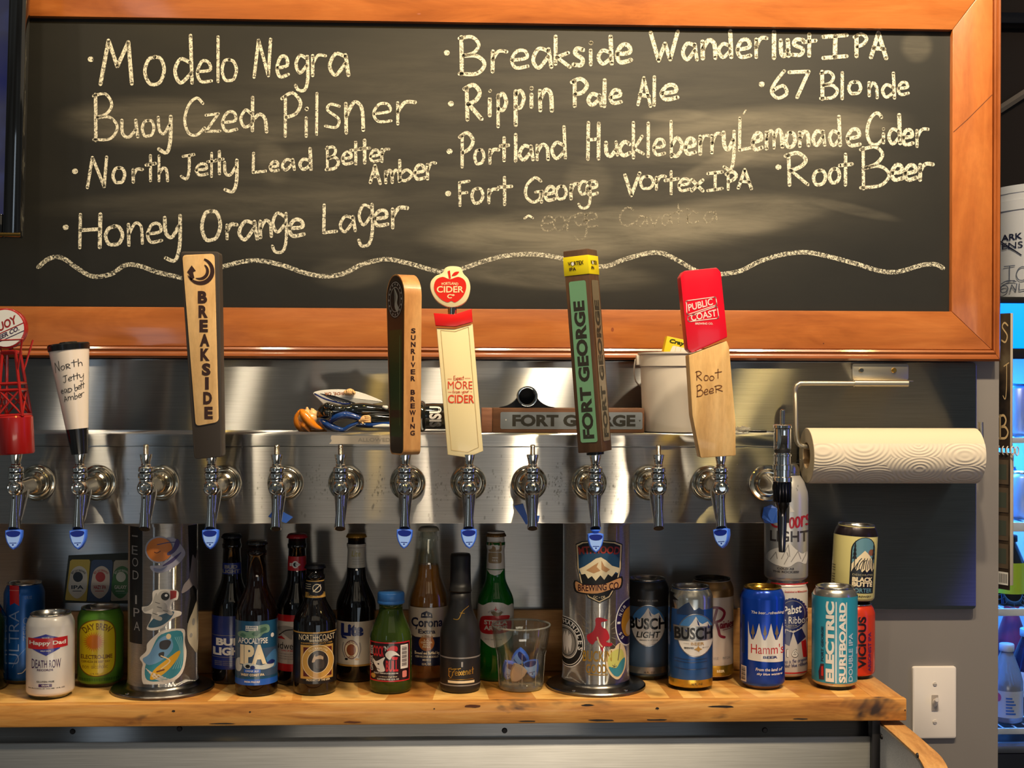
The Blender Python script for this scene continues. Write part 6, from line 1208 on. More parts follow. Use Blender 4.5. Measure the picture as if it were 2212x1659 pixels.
a.poly([(-4, 50), (0, 58), (4, 52), (8, 56), (12, 50), (16, 54), (20, 50), (26, 56), (30, 51), (34, 56), (34, 20), (-4, 20)], AI, 4); a.ell(27, 80, 6, 5, pap('sun_brown', (134, 84, 60)), 1, 16)
for x, w in ((0, 3.5), (31, 3)):
    for q in range(4): a.poly([(x-w*(1-q*.18), 70+q*6), (x+w*(1-q*.18), 70+q*6), (x, 80+q*6)], AI, 5)
    a.rect(x-.6, x+.6, 52, 74, AI, 5)
a.text('DESCHUTES', 15, 46, 3, pap('dim_cream', (150, 140, 110)), 5, 34); a.text('BLACK', 15, 39, 7, CRM, 5, 34, bold=.05); a.text('BUTTE', 15, 31.5, 7, CRM, 5, 34, bold=.05); a.text('PORTER', 14, 22.5, 6.5, AS, 5, 34, bold=.02); a.text('BREWERY', 19, 13, 3, BK, 1, 26)
for y in (56, 52, 48, 42, 38, 34, 30): a.rect(-42, -32, y, y+1, BK, 1)
a.build('printed_design', t, tiltfn, 2)
# -- bottle only just in view at the left edge
t, H, rf = bottle('beer_bottle', 'dark green bottle mostly out of view at the left edge of the shelf', -33, 1.86, 1200, .0302, M('dark_green_glass', (10, 20, 12), .08, coat=.4), M('cap_black', ()), .5, .72)
# ================================================================== THINGS ON AND AROUND THE TOWER
def ctube(bm, pts, k, x0, y0, Y, o, seg=14, dy=0):
    """tube traced in crop pixels: (x, y, radius px[, depth offset m])"""
    m = FPX/Y*k; P3 = []; R3 = []
    for q in pts:
        w = P(x0+q[0]/k, y0+q[1]/k+dy, Y)-o; P3.append((w.x, w.y+(q[3] if len(q) > 3 else 0), w.z)); R3.append(q[2]/m)
    c = [tuple(p)+(r,) for p, r in zip(P3, R3)]; c = crom(c, 4) if len(c) > 2 else c
    tube(bm, [p[:3] for p in c], [max(.0004, p[3]) for p in c], seg)
    for e_ in (c[0], c[-1]):
        bmesh.ops.create_uvsphere(bm, u_segments=12, v_segments=8, radius=max(.0004, e_[3]), matrix=Matrix.Translation(e_[:3]))
YG = 1.868; kk = (5.53, 600, 800)
o_ = P(800, 933, YG); o_.z = zt_+.0003; DY = 10
fg = thing('surfer_figurine', 'glossy surfer figurine with orange hair lying on its back on the tap tower', 'figurine', o_)
def fig(name, chains, m, par=None):
    bm = B()
    for c_ in chains: ctube(bm, c_, 5.53, 600, 800, YG, o_, dy=DY)
    return ob(name, bm, m, par or fg, smooth=2)
g_black = M('glazed_black', (20, 22, 18), .08, coat=1); g_blue = M('glazed_blue', (22, 62, 132), .1, coat=1); g_skin = M('glazed_skin', (242, 190, 130), .25, coat=.6); g_hair = M('glazed_orange', (232, 134, 24), .2, coat=.8); g_white = M('glazed_white', (222, 220, 214), .2, coat=.7)
body = fig('wetsuit_body', [[(470, 480, 34), (540, 450, 84), (610, 420, 96), (700, 425, 78), (800, 425, 66), (900, 420, 84), (1010, 420, 92), (1120, 425, 84), (1240, 430, 70), (1400, 440, 52), (1560, 450, 44), (1660, 455, 40)], [(980, 470, 80), (1120, 510, 70), (1280, 525, 58), (1440, 530, 48), (1660, 530, 42)], [(600, 370, 44, -.010), (650, 380, 42, -.010)], [(600, 450, 44, -.014), (640, 455, 40, -.014)]], g_black)
fig('sleeve', [[(530, 560, 40, -.004), (570, 575, 46, -.006), (660, 620, 46, -.008), (785, 655, 30, -.010), (870, 610, 28, -.012), (985, 560, 24, -.014)]], g_blue)
fig('sleeve', [[(650, 540, 34, -.010), (720, 500, 42, -.014), (820, 475, 44, -.016), (910, 490, 38, -.016), (985, 515, 30, -.016)]], g_blue)
fig('leg_stripe', [[(950, 600, 22, -.002), (1100, 600, 34, -.002), (1280, 590, 40, -.002), (1500, 575, 36, -.002)]], g_blue)
fig('white_panel', [[(1150, 615, 12, -.006), (1260, 608, 26, -.006), (1400, 610, 20, -.005)], [(1270, 380, 18, -.011), (1300, 388, 26, -.011)]], g_white)
fig('hand', [[(1000, 540, 30, -.016), (1050, 520, 44, -.016), (1090, 505, 30, -.016)]] + [[(1060, 490+q*22, 14, -.02), (1100, 494+q*20, 12, -.021), (1118, 506+q*17, 9, -.02)] for q in range(4)] + [[(1020, 560, 14, -.018), (1030, 574, 10, -.02)]], g_skin)
hd = fig('head', [[(420, 470, 60), (400, 500, 82), (350, 500, 92), (310, 510, 86)], [(350, 395, 14), (352, 412, 20)], [(470, 480, 32), (430, 485, 50)], [(405, 408, 12), (420, 420, 20)]], g_skin)
fig('eye', [[(325, 424, 7, -.009), (330, 425, 7, -.009)], [(325, 418, 6, .009), (330, 418, 6, .009)]], g_black, hd)
fig('hair', [[(290, 470, 66), (250, 520, 60), (270, 590, 74), (340, 640, 66), (430, 640, 52), (520, 660, 26), (580, 670, 8)], [(300, 440, 34, -.008), (330, 480, 54, -.010), (400, 570, 58, -.010), (470, 620, 36, -.008), (560, 650, 8, -.004)], [(300, 450, 34, .008), (340, 520, 60, .012), (430, 590, 40, .012), (540, 640, 8, .008)], [(330, 600, 50, -.008), (380, 660, 26, -.008), (405, 692, 6, -.004)]], g_hair)
bm = B(); bp = [P(600+x/5.53, 800+y/5.53+DY-2, YG)-o_ for x, y in crom([(408, 232), (470, 200), (620, 184), (800, 186), (960, 214), (1120, 270), (1245, 335), (1120, 360), (950, 372), (760, 376), (600, 372), (540, 365), (470, 300)], 4, True)]
prism(bm, [(p.x, p.z) for p in bp], .012, .018, bev=.002); sb = ob('surfboard', bm, g_white, fg)
a = CA(600, 800, 5.53)
for i in range(7): a.line([(500+i*24, 232+i*4), (700+i*40, 330+i*4)], 6, BK, 1)
a.line([(430, 236), (560, 300), (760, 352), (860, 352)], 16, NV, 1, True); a.text('SEASIDE, OR', 712, 232, 40, pap('board_brown', (176, 104, 52)), 2, 330, rot=180, bold=.02)
a.build('board_print', sb, lambda u, v, lay: tuple(P(u, v*-1+DY-2, YG)-o_+Vector((0, .0118-lay*.00012, 0))))
fig('hand', [[(810, 210, 30, .008), (860, 204, 44, .008), (900, 212, 26, .008)]] + [[(830+q*22, 190, 14, .004), (834+q*22, 222, 10, .006)] for q in range(4)], g_skin)
def xlathe(name, prof_, o, Y, cy, m, par, R0=None, seg=40):
    bm = B(); c0 = P(900, cy, Y)-o
    lathe(bm, [(r, (P(px, cy, Y)-o).x) for px, r in prof_], seg, Matrix.Translation((0, c0.y, c0.z)) @ XAX); return ob(name, bm, m, par, smooth=1)
zc = zt_+.0238; cyp = 829.5-(zc-EYE)*FPX/YG
xlathe('grip_ring', [(898, .012), (901, .020), (905, .0232), (912, .0236), (917, .022), (920, .019)], o_, YG, cyp, g_black, fg)
bs = xlathe('base', [(918, .0185), (921, .0192), (1026, .0192), (1028, .018)], o_, YG, cyp, g_black, fg)
a = Art(); cxw = P(941, cyp, YG)-o_
a.text('SISU', 0, 0, 18, W_, 1, 33, rot=90, bold=.04)
a.build('base_lettering', bs, lambda u, v, lay: (cxw.x+u*.001, cxw.y-(.0195+lay*.0001)*cos(v*.001/.0192), cxw.z+(.0195+lay*.0001)*sin(v*.001/.0192)), None)
# ---- lying wooden handle
YH = 1.852; o_ = P(1220, 930, YH); o_.z = zt_+.0003
lh = thing('wooden_tap_handle', 'brown wooden post handle lying on its side on the tower beside the white bucket', 'tap handle', o_)
xa, xb, xc = (P(1064, 900, YH-.017)-o_).x, (P(1392, 900, YH-.017)-o_).x, (P(1040, 900, YH-.017)-o_).x
m_wl = wood('walnut_light', (74, 48, 32), (112, 76, 52), (134, 94, 66), (1, 6, 6), 8, .45, .1)
bxo('post', xa, xb, -.0175, .0175, 0, .0365, m_wl, lh, .001)
bxo('end_block', xc, xa-.0003, -.0172, .0172, .0005, .0362, wood('end_block_wood', (122, 78, 58), (160, 110, 84), (176, 126, 98), (1, 6, 6), 8, .5, .1), lh, .001)
a = Art(); px_ = lambda p: (P(p, 900, YH-.018)-o_).x*1000
a.poly(rrect(px_(1081), px_(1388), 5.5, 30.5, 2.5), M('frosted_blue', (126, 132, 138), .3, coat=.3), 0); a.text('FORT GEORGE', px_(1240), 18, 17.5, C('post_ink', ()), 1, px_(1373)-px_(1107), bold=.045); a.text('✓' if False else 'v', px_(1382), 18, 3, C('post_ink', ()), 1); a.ell(px_(1093), 19, 1, 1, W_, 1, 10)
a.build('lettered_panel', lh, lambda u, v, lay: (u*.001, -.0178-lay*.0001, v*.001))
c0 = P(1138, 857, YH); o_ = Vector((c0.x, YH, zt_+.0372))
tb = thing('tube_stand', 'short black tube with bright rim on curved black feet atop the lying wooden handle', 'tube', o_)
bm = B(); lathe(bm, [(.0146, .0172), (.0146, -.015), (.0125, -.015), (.0125, .0168)], 40, Matrix.Translation((0, 0, .0166)) @ YAX, cap0=False, cap1=False); ob('tube', bm, M('gloss_black'), tb)
bm = B(); lathe(bm, [(.0122, .0170), (.0147, .0166), (.0152, .0172), (.0152, .0186), (.0140, .019), (.0124, .0186), (.0122, .0170)], 44, Matrix.Translation((0, 0, .0166)) @ YAX, cap0=False, cap1=False); ob('rim', bm, m_chrome, tb)
bm = B(); lathe(bm, [(.0124, -.010), (0, -.0101)], 32, Matrix.Translation((0, 0, .0166)) @ YAX, cap0=False); ob('tube_bottom', bm, m_dark, tb)
up = crom([(-.040, .0006), (-.030, .0028), (-.020, .0085), (-.0135, .016)], 5)
w = crom([(-.0402, .0), (-.03, .0004), (-.012, .0006), (0, .0012)], 3)
bm = B(); prism(bm, [(-.041, 0)]+up[:-1]+[(-.0125, .0150), (-.010, .0062), (0, .0012), (.010, .0062), (.0125, .0150)]+[(-x, z) for x, z in up[:-1]][::-1]+[(.041, 0)], -.012, .012); ob('feet', bm, M('gloss_black'), tb)
# ---- white bucket with crayon box
YK = 1.866; o_ = P(1470, 932, YK); o_.z = zt_+.0003
bk = thing('plastic_bucket', 'small white plastic bucket on the tower behind the red-topped handle', 'bucket', o_)
hB = (P(1470, 762, YK)-o_).z
m_bkt = M('white_plastic', (226, 216, 202), .4, coat=.1)
bm = B(); lathe(bm, [(.0545, 0), (.0565, .002), (.0605, hB-.021), (.0622, hB-.0205), (.0628, hB-.003), (.0645, hB-.0025), (.0645, hB), (.0612, hB), (.0590, hB-.02), (.055, .004)], 64, cap1=True); ob('bucket_body', bm, m_bkt, bk)
bm = B(); box(bm, -.0675, -.0615, -.007, .007, hB-.019, hB-.004, bev=.0015); box(bm, .0615, .0675, -.007, .007, hB-.019, hB-.004, bev=.0015); ob('handle_ear', bm, m_bkt, bk)
bm = B(); tube(bm, crom([(-.0685, 0, hB-.010), (-.0695, .004, hB-.022), (-.068, .014, hB-.035), (-.060, .034, hB-.047), (-.040, .054, hB-.055), (0, .0655, hB-.058), (.040, .054, hB-.055), (.060, .034, hB-.047), (.068, .014, hB-.035), (.0695, .004, hB-.022), (.0685, 0, hB-.010)], 3), .0011, 8); bl_ = ob('bail', bm, m_bkt, bk)
o_ = P(1430, 900, YK); o_.z = zt_+.012
cb = thing('crayon_box', 'yellow crayon box sticking up out of the white bucket', 'box', o_, lean=radians(12))
hC = (P(1440, 729, YK)-o_).z
bxo('carton', -.022, .022, -.011, .011, 0, hC, M('carton_yellow', (232, 190, 20), .4), cb, .0006)
a = Art(); a.text('Crayola', 1, hC*1000-6.5, 8, pap('carton_green', (34, 60, 30)), 1, 36, bold=.04, shear=.15)
a.poly([(-13, hC*1000-22), (-11, hC*1000-13), (-9, hC*1000-12), (21, hC*1000-12), (21, hC*1000-24)], W_, 1)
for q in range(4): a.rect(-6+q*8, -5.4+q*8, hC*1000-24, hC*1000-12, pap('carton_line', (206, 190, 120)), 2)
a.build('carton_print', cb, flat(-.0112))
# ---- pen and clear scrap right of the bucket
YN = 1.86; p0, p1 = P(1560, 927, YN), P(1656, 927, YN); z_ = zt_+.0022
bm = B(); tube(bm, [(0, 0, 0), (.002, 0, 0), (p1.x-p0.x-.004, 0, 0), (p1.x-p0.x, 0, 0)], [.0012, .002, .002, .0016], 14); tube(bm, [(p1.x-p0.x-.001, 0, 0), (p1.x-p0.x+.018, -.001, -.0006), (p1.x-p0.x+.030, -.002, -.0010)], .0006, 8)
tag(ob('black_pen', bm, M('gloss_black'), None, (p0.x, YN, z_), smooth=1), 'thin black pen with wire end lying on the tower right of the bucket', 'pen')
bm = B(); bmesh.ops.create_icosphere(bm, subdivisions=3, radius=.011)
for v in bm.verts:
    n_ = v.co.normalized(); v.co = Vector((n_.x*.0125, n_.y*.009, n_.z*.0042))*(1+.28*sin(n_.x*11+n_.z*7)+.2*cos(n_.y*13))
p = P(1602, 922, 1.838); zmin = min(v.co.z for v in bm.verts)
tag(ob('plastic_scrap', bm, thin_glass('clear_film', (.85, .84, .8), .1, (.2, (230, 226, 216))), None, (p.x, 1.838, zt_-zmin+.0002), smooth=0), 'crumpled scrap of clear plastic film beside the black pen on the tower', 'wrapper')
# ---- tape
m_mask = M('masking_tape', (214, 200, 180), .6); m_btape = M('blue_tape', (52, 98, 190), .5)
def tape(name, pts, m, Y, label, o=.0004, curl=None):
    bm = B(); o0 = P(pts[0][0], pts[0][1], Y)
    f0 = [bm.verts.new(P(x, y, Y-o-(curl or {}).get(i, 0))-o0) for i, (x, y) in enumerate(pts)]
    b0 = [bm.verts.new(v.co+Vector((0, .0003, 0))) for v in f0]; n_ = len(pts)
    bm.faces.new(f0); bm.faces.new(b0[::-1])
    for i in range(n_): bm.faces.new((f0[i], b0[i], b0[(i+1) % n_], f0[(i+1) % n_]))
    return tag(ob(name, bm, m, None, o0, smooth=0), label, 'tape')
tp_ = tape('masking_tape', [(716, 940.5), (714, 947), (717, 952), (711, 959), (876, 960), (877, 941.5)], m_mask, TF, 'pale masking tape strip along the top edge of the tower')
a = Art(); fd = C('faint_pencil', (176, 166, 150)); a.text('ALLOWED', 808, -950, 8, fd, 1, 70); a.build('faint_writing', tp_, lambda u, v, lay: tuple(P(u, -v, TF-.0007)-tp_.location))
tape('blue_tape', [(579, 1116), (590, 1103), (612, 1106), (633, 1117), (618, 1130), (600, 1124)], m_btape, TF+.0012, 'blue painter tape diamond behind the fifth tap from the left')
tape('blue_tape', [(1110, 1093), (1130, 1088), (1138, 1112), (1166, 1114), (1163, 1127), (1136, 1133), (1126, 1116)], m_btape, TF+.0012, 'crooked blue painter tape behind the bare tap left of the square post handle', curl={0: .002, 1: .001})
tape('blue_tape', [(1650, 1096), (1666, 1090), (1680, 1098), (1684, 1128), (1668, 1131), (1652, 1130), (1646, 1118)], m_btape, TF+.0012, 'crumpled blue painter tape under the black-barrelled stout tap', curl={0: .004, 2: .003, 4: .006, 6: .002})
# ---- condensation
bm = B(); rw = random.Random(5)
def drop(px, py, s, el):
    c_ = P(px, py, TF+.0012); b = bmesh.ops.create_icosphere(bm, subdivisions=1, radius=1, matrix=Matrix.Translation(c_) @ Matrix.Diagonal((s, s*.55, s*el, 1)))
for k, tx in enumerate(TX+[1660]):
    nd = [0, 5, 8, 18, 24, 40, 46, 46, 60, 60, 34, 30, 14][k]
    for _ in range(nd):
        side = rw.choice((-1, 1)); px = tx+side*rw.uniform(40, 74); py = 1050+rw.gauss(0, 24)
        if py < 1120: drop(px, py, rw.uniform(.0005, .0014), rw.uniform(1, 2.2))
    for _ in range(2 if nd > 20 else 0): drop(tx+rw.uniform(30, 70), rw.uniform(1085, 1122), rw.uniform(.0012, .002), 1.9)
wdp = ob('water_drops', bm, thin_glass('water', (.86, .86, .85), .03), None, smooth=2); tag(wdp, 'condensation drops scattered over the steel front of the tap tower', 'water drops'); wdp['kind'] = 'stuff'
# ================================================================== PAPER TOWEL
YR = 1.912; pL, pR = P(1742, 987, YR), P(2106, 981, YR); Lr = pR.x-pL.x; rR = .0425; zr_ = (pL.z+pR.z)/2
hold = thing('towel_holder', 'brushed metal wall bracket and bent rod holding the paper towel roll', 'towel holder', (0, 0, 0))
m_nick = M('brushed_nickel', (196, 186, 166), .36, metal=1)
a0, a1 = P(1841, 785, YS-.002), P(1962, 822, YS-.002)
bm = B(); prism(bm, rrect(a0.x, a1.x, a1.z, a0.z, .004), YS-.0028, YS-.0002, bev=.0006); ob('bracket_plate', bm, m_nick, hold)
for px, nm in ((1860, 'screw'), (1931, 'screw')):
    bm = B(); screw(bm, .0042, .003); box(bm, -.003, .003, -.0036, -.0029, -.0005, .0005); ob(nm, bm, m_chrome2 if px < 1900 else M('brass_screw', (176, 140, 70), .3, metal=1), hold, P(px, 800, YS-.0028))
YRo = YS-.030
s0_, s1_ = P(1845, 829, YRo), P(1961, 828, YRo); zs_r = (s0_.z+s1_.z)/2
bm = B(); lathe(bm, [(.0056, s0_.x), (.0056, s1_.x), (.004, s1_.x+.0008)], 24, Matrix.Translation((0, YRo, zs_r)) @ XAX); ob('sleeve', bm, m_nick, hold)
bm = B(); box(bm, a0.x+.002, a1.x-.002, YRo, YS-.0029, zs_r+.003, zs_r+.0048, bev=.0005); ob('bracket_arm', bm, m_nick, hold)
q1, q2 = P(1722, 831, YRo), P(1716, 850, YRo)
path = [(s0_.x+.01, YRo, zs_r), (q1.x+.012, YRo, zs_r), (q1.x+.004, YRo, zs_r-.001), (q1.x-.001, YRo, zs_r-.004), (q1.x-.0035, YRo, zs_r-.010)]
q3 = P(1724, 940, YR-.006); q4 = P(1748, 966, YR-.004)
path = crom(path, 4)+crom([(q1.x-.003, YRo, zs_r-.014), ((q1.x+q3.x)/2-.002, YRo-.008, (zs_r+q3.z)/2), (q3.x-.001, YR, q3.z), (q3.x+.004, YR, q4.z+.004), (q4.x, YR, zr_+.013)], 5)
path += [(pL.x+.01, YR, zr_+.0135), (pR.x+.002, YR, zr_+.0135), (pR.x+.008, YR, zr_+.0165), (pR.x+.0095, YR, zr_+.024), (pR.x+.009, YR-.0, P(2112, 912, YR).z)]
bm = B(); tube(bm, path, .0040, 14); ob('bent_rod', bm, m_nick, hold)
roll = thing('paper_towel_roll', 'white embossed paper towel roll hanging right of the taps', 'paper roll', (pL.x, YR, zr_))
m_tw = M('towel_paper', (212, 198, 172), .85, spec=.2); m_te = M('towel_embossed', (216, 204, 186), .85, spec=.2)
n, l, b = nodes(m_te); tcx = n.new('ShaderNodeTexCoord'); vo = n.new('ShaderNodeTexVoronoi'); vo.inputs['Scale'].default_value = 17; vo.inputs['Randomness'].default_value = .7
mpx = n.new('ShaderNodeMapping'); mpx.inputs['Scale'].default_value = (.8, 1, 1.25); l.new(tcx.outputs['Object'], mpx.inputs[0]); l.new(mpx.outputs[0], vo.inputs['Vector'])
sn = n.new('ShaderNodeMath'); sn.operation = 'MULTIPLY'; sn.inputs[1].default_value = 70; l.new(vo.outputs['Distance'], sn.inputs[0])
s2 = n.new('ShaderNodeMath'); s2.operation = 'SINE'; l.new(sn.outputs[0], s2.inputs[0]); bump(m_te, s2.outputs[0], .35, .0009)
bm = B(); lathe(bm, [(.0205, 0), (rR-.0006, 0), (rR, .0006), (rR, Lr-.0006), (rR-.0006, Lr), (.0205, Lr), (.0205, 0)], 72, XAX, cap0=False, cap1=False); ob('paper_layers', bm, m_tw, roll)
bm = B(); lathe(bm, [(.0204, .0004), (.0192, .0004), (.0192, Lr-.0004), (.0204, Lr-.0004)], 40, XAX, cap0=False, cap1=False); ob('cardboard_core', bm, M('cardboard', (186, 156, 118), .8), roll)
bm = B(); rows = []
for k in range(41):
    an = radians(118-k*4.6); r = rR+.0007+(.0018*max(0, (k-34)/6)**2); rows.append([bm.verts.new((x, -r*sin(an) if False else -r*cos(an-pi/2), r*sin(an-pi/2))) for x in (.0003, Lr*.25, Lr*.5, Lr*.75, Lr-.0003)])
for p_, q_ in zip(rows, rows[1:]):
    for i in range(4): bm.faces.new((p_[i], p_[i+1], q_[i+1], q_[i]))
ob('outer_sheet', bm, m_te, roll, smooth=2)
# ================================================================== SCREEN AT THE LEFT
tvt, tvb = 1.868, 1.845
def tvp(px, py, t): return P(px, py, tvb+(tvt-tvb)*t)
o_ = tvp(49, 514, 0)
tv = thing('television', 'black glossy television at the left edge overlapping the chalkboard', 'television', o_, pitch=0)
dz = .62; tl = atan2(tvt-tvb, (tvp(74, 0, 1).z-o_.z)); tv.rotation_euler = (Matrix.Rotation(-tl, 3, 'X')).to_euler()
bz = .0262
m_pb = M('piano_black', (10, 10, 11), .06, coat=1)
def tvbar(name, x0, x1, z0, z1, y0=-.010): bxo(name, x0, x1, y0, .008, z0, z1, m_pb, tv, .003)
tvbar('bezel_side', -bz, 0, 0, dz); tvbar('bezel_side', -1.05, -1.05+bz, 0, dz); tvbar('bezel_bottom', -1.05+bz, -bz, 0, .034); tvbar('bezel_top', -1.05+bz, -bz, dz-bz, dz)
bxo('trim_strip', -1.05, .0004, -.0115, -.0102, .0005, .0055, M('bronze_trim', (120, 96, 50), .2, metal=1), tv, .0004)
bxo('casing', -1.02, -.03, .008, .03, .004, dz-.004, M('tv_back', (18, 18, 18), .5), tv, .004)
m_scr = M('screen_glow', (10, 10, 12), .08, coat=.6); n, l, b = nodes(m_scr)
c_ = ramp(m_scr, noise(m_scr, 5, 3, (1, 1, 1.2)), [(.3, (22, 26, 70)), (.5, (48, 48, 66)), (.72, (70, 82, 140))]); l.new(c_, b.inputs['Emission Color']); b.inputs['Emission Strength'].default_value = .8
sc_ = bxo('screen', -1.05+bz+.0002, -bz-.0002, -.003, .0078, .0343, dz-bz-.0002, m_scr, tv, 0)
# wall mount so that it does not hang in the air
bxo('wall_mount', -.62, -.42, .0301, (YF-.0004-tvb-.42*sin(tl))/cos(tl), .36, .42, M('tv_back'), tv, .002)
# ================================================================== BEYOND THE WALL: COOLER
YC0 = 2.72; cxl = .80; fz = P(2185, 641, YC0).z
m_blk2 = M('cooler_black', (16, 16, 18), .35); m_led = M('cooler_sign_light', (10, 120, 255), .4, emit=1.5, ecol=(0, 128, 255))
m_in = M('cooler_liner', (190, 205, 225), .5); m_rack = M('white_wire', (225, 232, 240), .4)
x0, x1 = cxl, 2.05
def zc_(py, Y=YC0): return P(2185, py, Y).z
fr = thing('drinks_cooler', 'glass-fronted drinks cooler glowing blue beyond the wall at right', 'cooler', (0, 0, 0))
zb0, zsill, zh0, zh1 = .12, zc_(1628), zc_(752), zc_(655)
bxo('cabinet_base', x0, x1, YC0, YC0+.62, 0.0, zsill, m_blk2, fr, .003)
bxo('cabinet_side', x0, x0+.03, YC0+.03, YC0+.62, zsill, zh1, m_blk2, fr, .001); bxo('cabinet_side', x1-.03, x1, YC0+.03, YC0+.62, zsill, zh1, m_blk2, fr, .001)
bxo('cabinet_back', x0+.03, x1-.03, YC0+.60, YC0+.62, zsill, zh1, m_in, fr, 0)
bxo('cabinet_top', x0, x1, YC0, YC0+.62, zh1, fz, m_blk2, fr, .002)
bxo('lit_sign', x0+.01, x1-.01, YC0+.002, YC0+.05, zh0, zh1, m_led, fr, .002)
bxo('door_rail', x0, x1, YC0, YC0+.03, zh0-.024, zh0-.0005, m_blk2, fr, .002); bxo('door_rail', x0, x1, YC0-.002, YC0+.03, zsill+.001, zsill+.018, M('cooler_steel', (120, 126, 140), .3, .8), fr, .002)
bxo('door_stile', x0, x0+.05, YC0, YC0+.03, zsill+.018, zh0-.024, m_blk2, fr, .001)
bxo('door_glass', x0+.05, x1-.03, YC0+.012, YC0+.016, zsill+.018, zh0-.024, thin_glass('pane_glass', (.96, .97, .98), .01), fr, 0)
bxo('light_tube', x0+.06, x0+.075, YC0+.05, YC0+.065, zsill+.03, zh0-.03, M('led_tube', (20, 110, 255), .4, emit=14, ecol=(10, 100, 255)), fr, .001)
bxo('light_tube', x0+.05, x1-.05, YC0+.06, YC0+.075, zh0-.02, zh0-.008, M('led_tube'), fr, .001)
area('cooler_light', (1.25, YC0+.16, zh0-.05-EYE), (1.25, YC0+.4, -.8), .8, .1, 26, (.05, .35, 1))
SHZ = []
for py0, py1 in ((945, 957), (1128, 1148), (1314, 1330), (1572, 1585)):
    za, zb2 = zc_(py0, YC0+.06), zc_(py1, YC0+.06); SHZ.append(za)
    bm = B(); box(bm, x0+.035, x1-.035, YC0+.055, YC0+.06, zb2, za, bev=.001)
    for q in range(40): tube(bm, [(x0+.04+q*.03, YC0+.058, za-.003), (x0+.04+q*.03, YC0+.58, za-.003)], .0016, 6)
    tube(bm, [(x0+.035, YC0+.575, za-.005), (x1-.035, YC0+.575, za-.005)], .003, 6); ob('wire_shelf', bm, m_rack, fr)
# drinks in the cooler
def cooler_can(px, Y, shelf, h, r, m, label):
    p = P(px, 1000, Y); t = thing('cooler_can', label, 'can', (p.x, Y, SHZ[shelf]+.0002)); bm = B()
    lathe(bm, [(r*.75, 0), (r*.95, .004), (r, .009), (r, h-.014), (r*.82, h-.003)], 32); ob('can_body', bm, m, t, smooth=2)
    bm = B(); lathe(bm, [(r*.84, h-.0032), (r*.84, h), (r*.78, h), (r*.74, h-.005), (0, h-.005)], 32, cap0=False); ob('can_lid', bm, m_alu, t, smooth=2); return t
blu = M('cooler_can_silver', (160, 176, 200), .3, metal=.4); 
cooler_can(2200, YC0+.12, 0, .122, .033, blu, 'pale can on the upper visible cooler shelf'); 
cooler_can(2206, YC0+.13, 1, .11, .031, blu, 'pale can on the middle cooler shelf beside the calendar')
cooler_can(2170, YC0+.30, 1, .11, .031, M('cooler_can_dark', (40, 60, 120), .3, metal=.3), 'dark blue can at the back of the middle cooler shelf')
def cooler_bottle(px, Y, shelf, h, r, glass, lab, cap_, label, cat='bottle', juice=None, lz=(.2, .5)):
    p = P(px, 1000, Y); t = thing('cooler_bottle', label, cat, (p.x, Y, SHZ[shelf]+.0002))
    bm = B(); lathe(bm, [(r*.9, 0), (r, .006), (r, h*.52)]+[(r+(r*.36-r)*(q/6)**1.2, h*.52+h*.38*q/6) for q in range(1, 7)]+[(r*.36, h*.93)], 36); ob('bottle_body', bm, glass, t, smooth=2)
    bm = B(); lathe(bm, [(r*.44, h*.905), (r*.46, h*.91), (r*.46, h*.99), (r*.42, h), (0, h)], 30, fn=lambda a_, r_, z_: r_*(1+.02*cos(a_*20))); ob('bottle_cap', bm, cap_, t, smooth=2)
    bm = B(); lathe(bm, [(r+.0004, h*lz[0]), (r+.0004, h*lz[1])], 36, cap0=False, cap1=False); o = ob('label_band', bm, lab, t, smooth=2); return t, p
cb_, p = cooler_bottle(2182, YC0+.11, 2, .160, .036, m_black, M('label_lime', (170, 200, 40), .5), M('cap_black', ()), 'dark bottle with lime green label behind the hanging calendar', lz=(.18, .62))
jb, p = cooler_bottle(2176, YC0+.12, 3, .178, .036, M('juice', (190, 196, 210), .1, trans=.55), M('juice_label', (206, 214, 226), .5), M('cap_white', (210, 220, 232), .4), 'clear juice bottle with white cap on the lowest cooler shelf', lz=(.08, .42))
a = Art()
for q in range(6): a.rect(-4, 18-(q % 3)*4, 22+q*7, 26+q*7, pap('juice_blue', (60, 120, 210)), 1)
a.ell(-22, 60, 8, 10, pap('juice_pink', (210, 90, 130)), 1); a.build('label_print', jb, wrap(.0366, 0, turn=-.35), 3)
cooler_bottle(2222, YC0+.21, 3, .195, .04, M('cola_bottle', (40, 26, 60), .1, trans=.3), M('juice_label', ()), M('cap_pale_blue', (170, 200, 226), .4), 'dark soft drink bottle with pale cap at the right edge of the frame')
cooler_bottle(2186, YC0+.40, 3, .225, .04, M('red_bottle', (130, 40, 70), .3), M('red_label', (60, 50, 90), .5), M('red_cap', (170, 40, 70), .4), 'reddish bottle standing behind the juice bottle in the cooler')
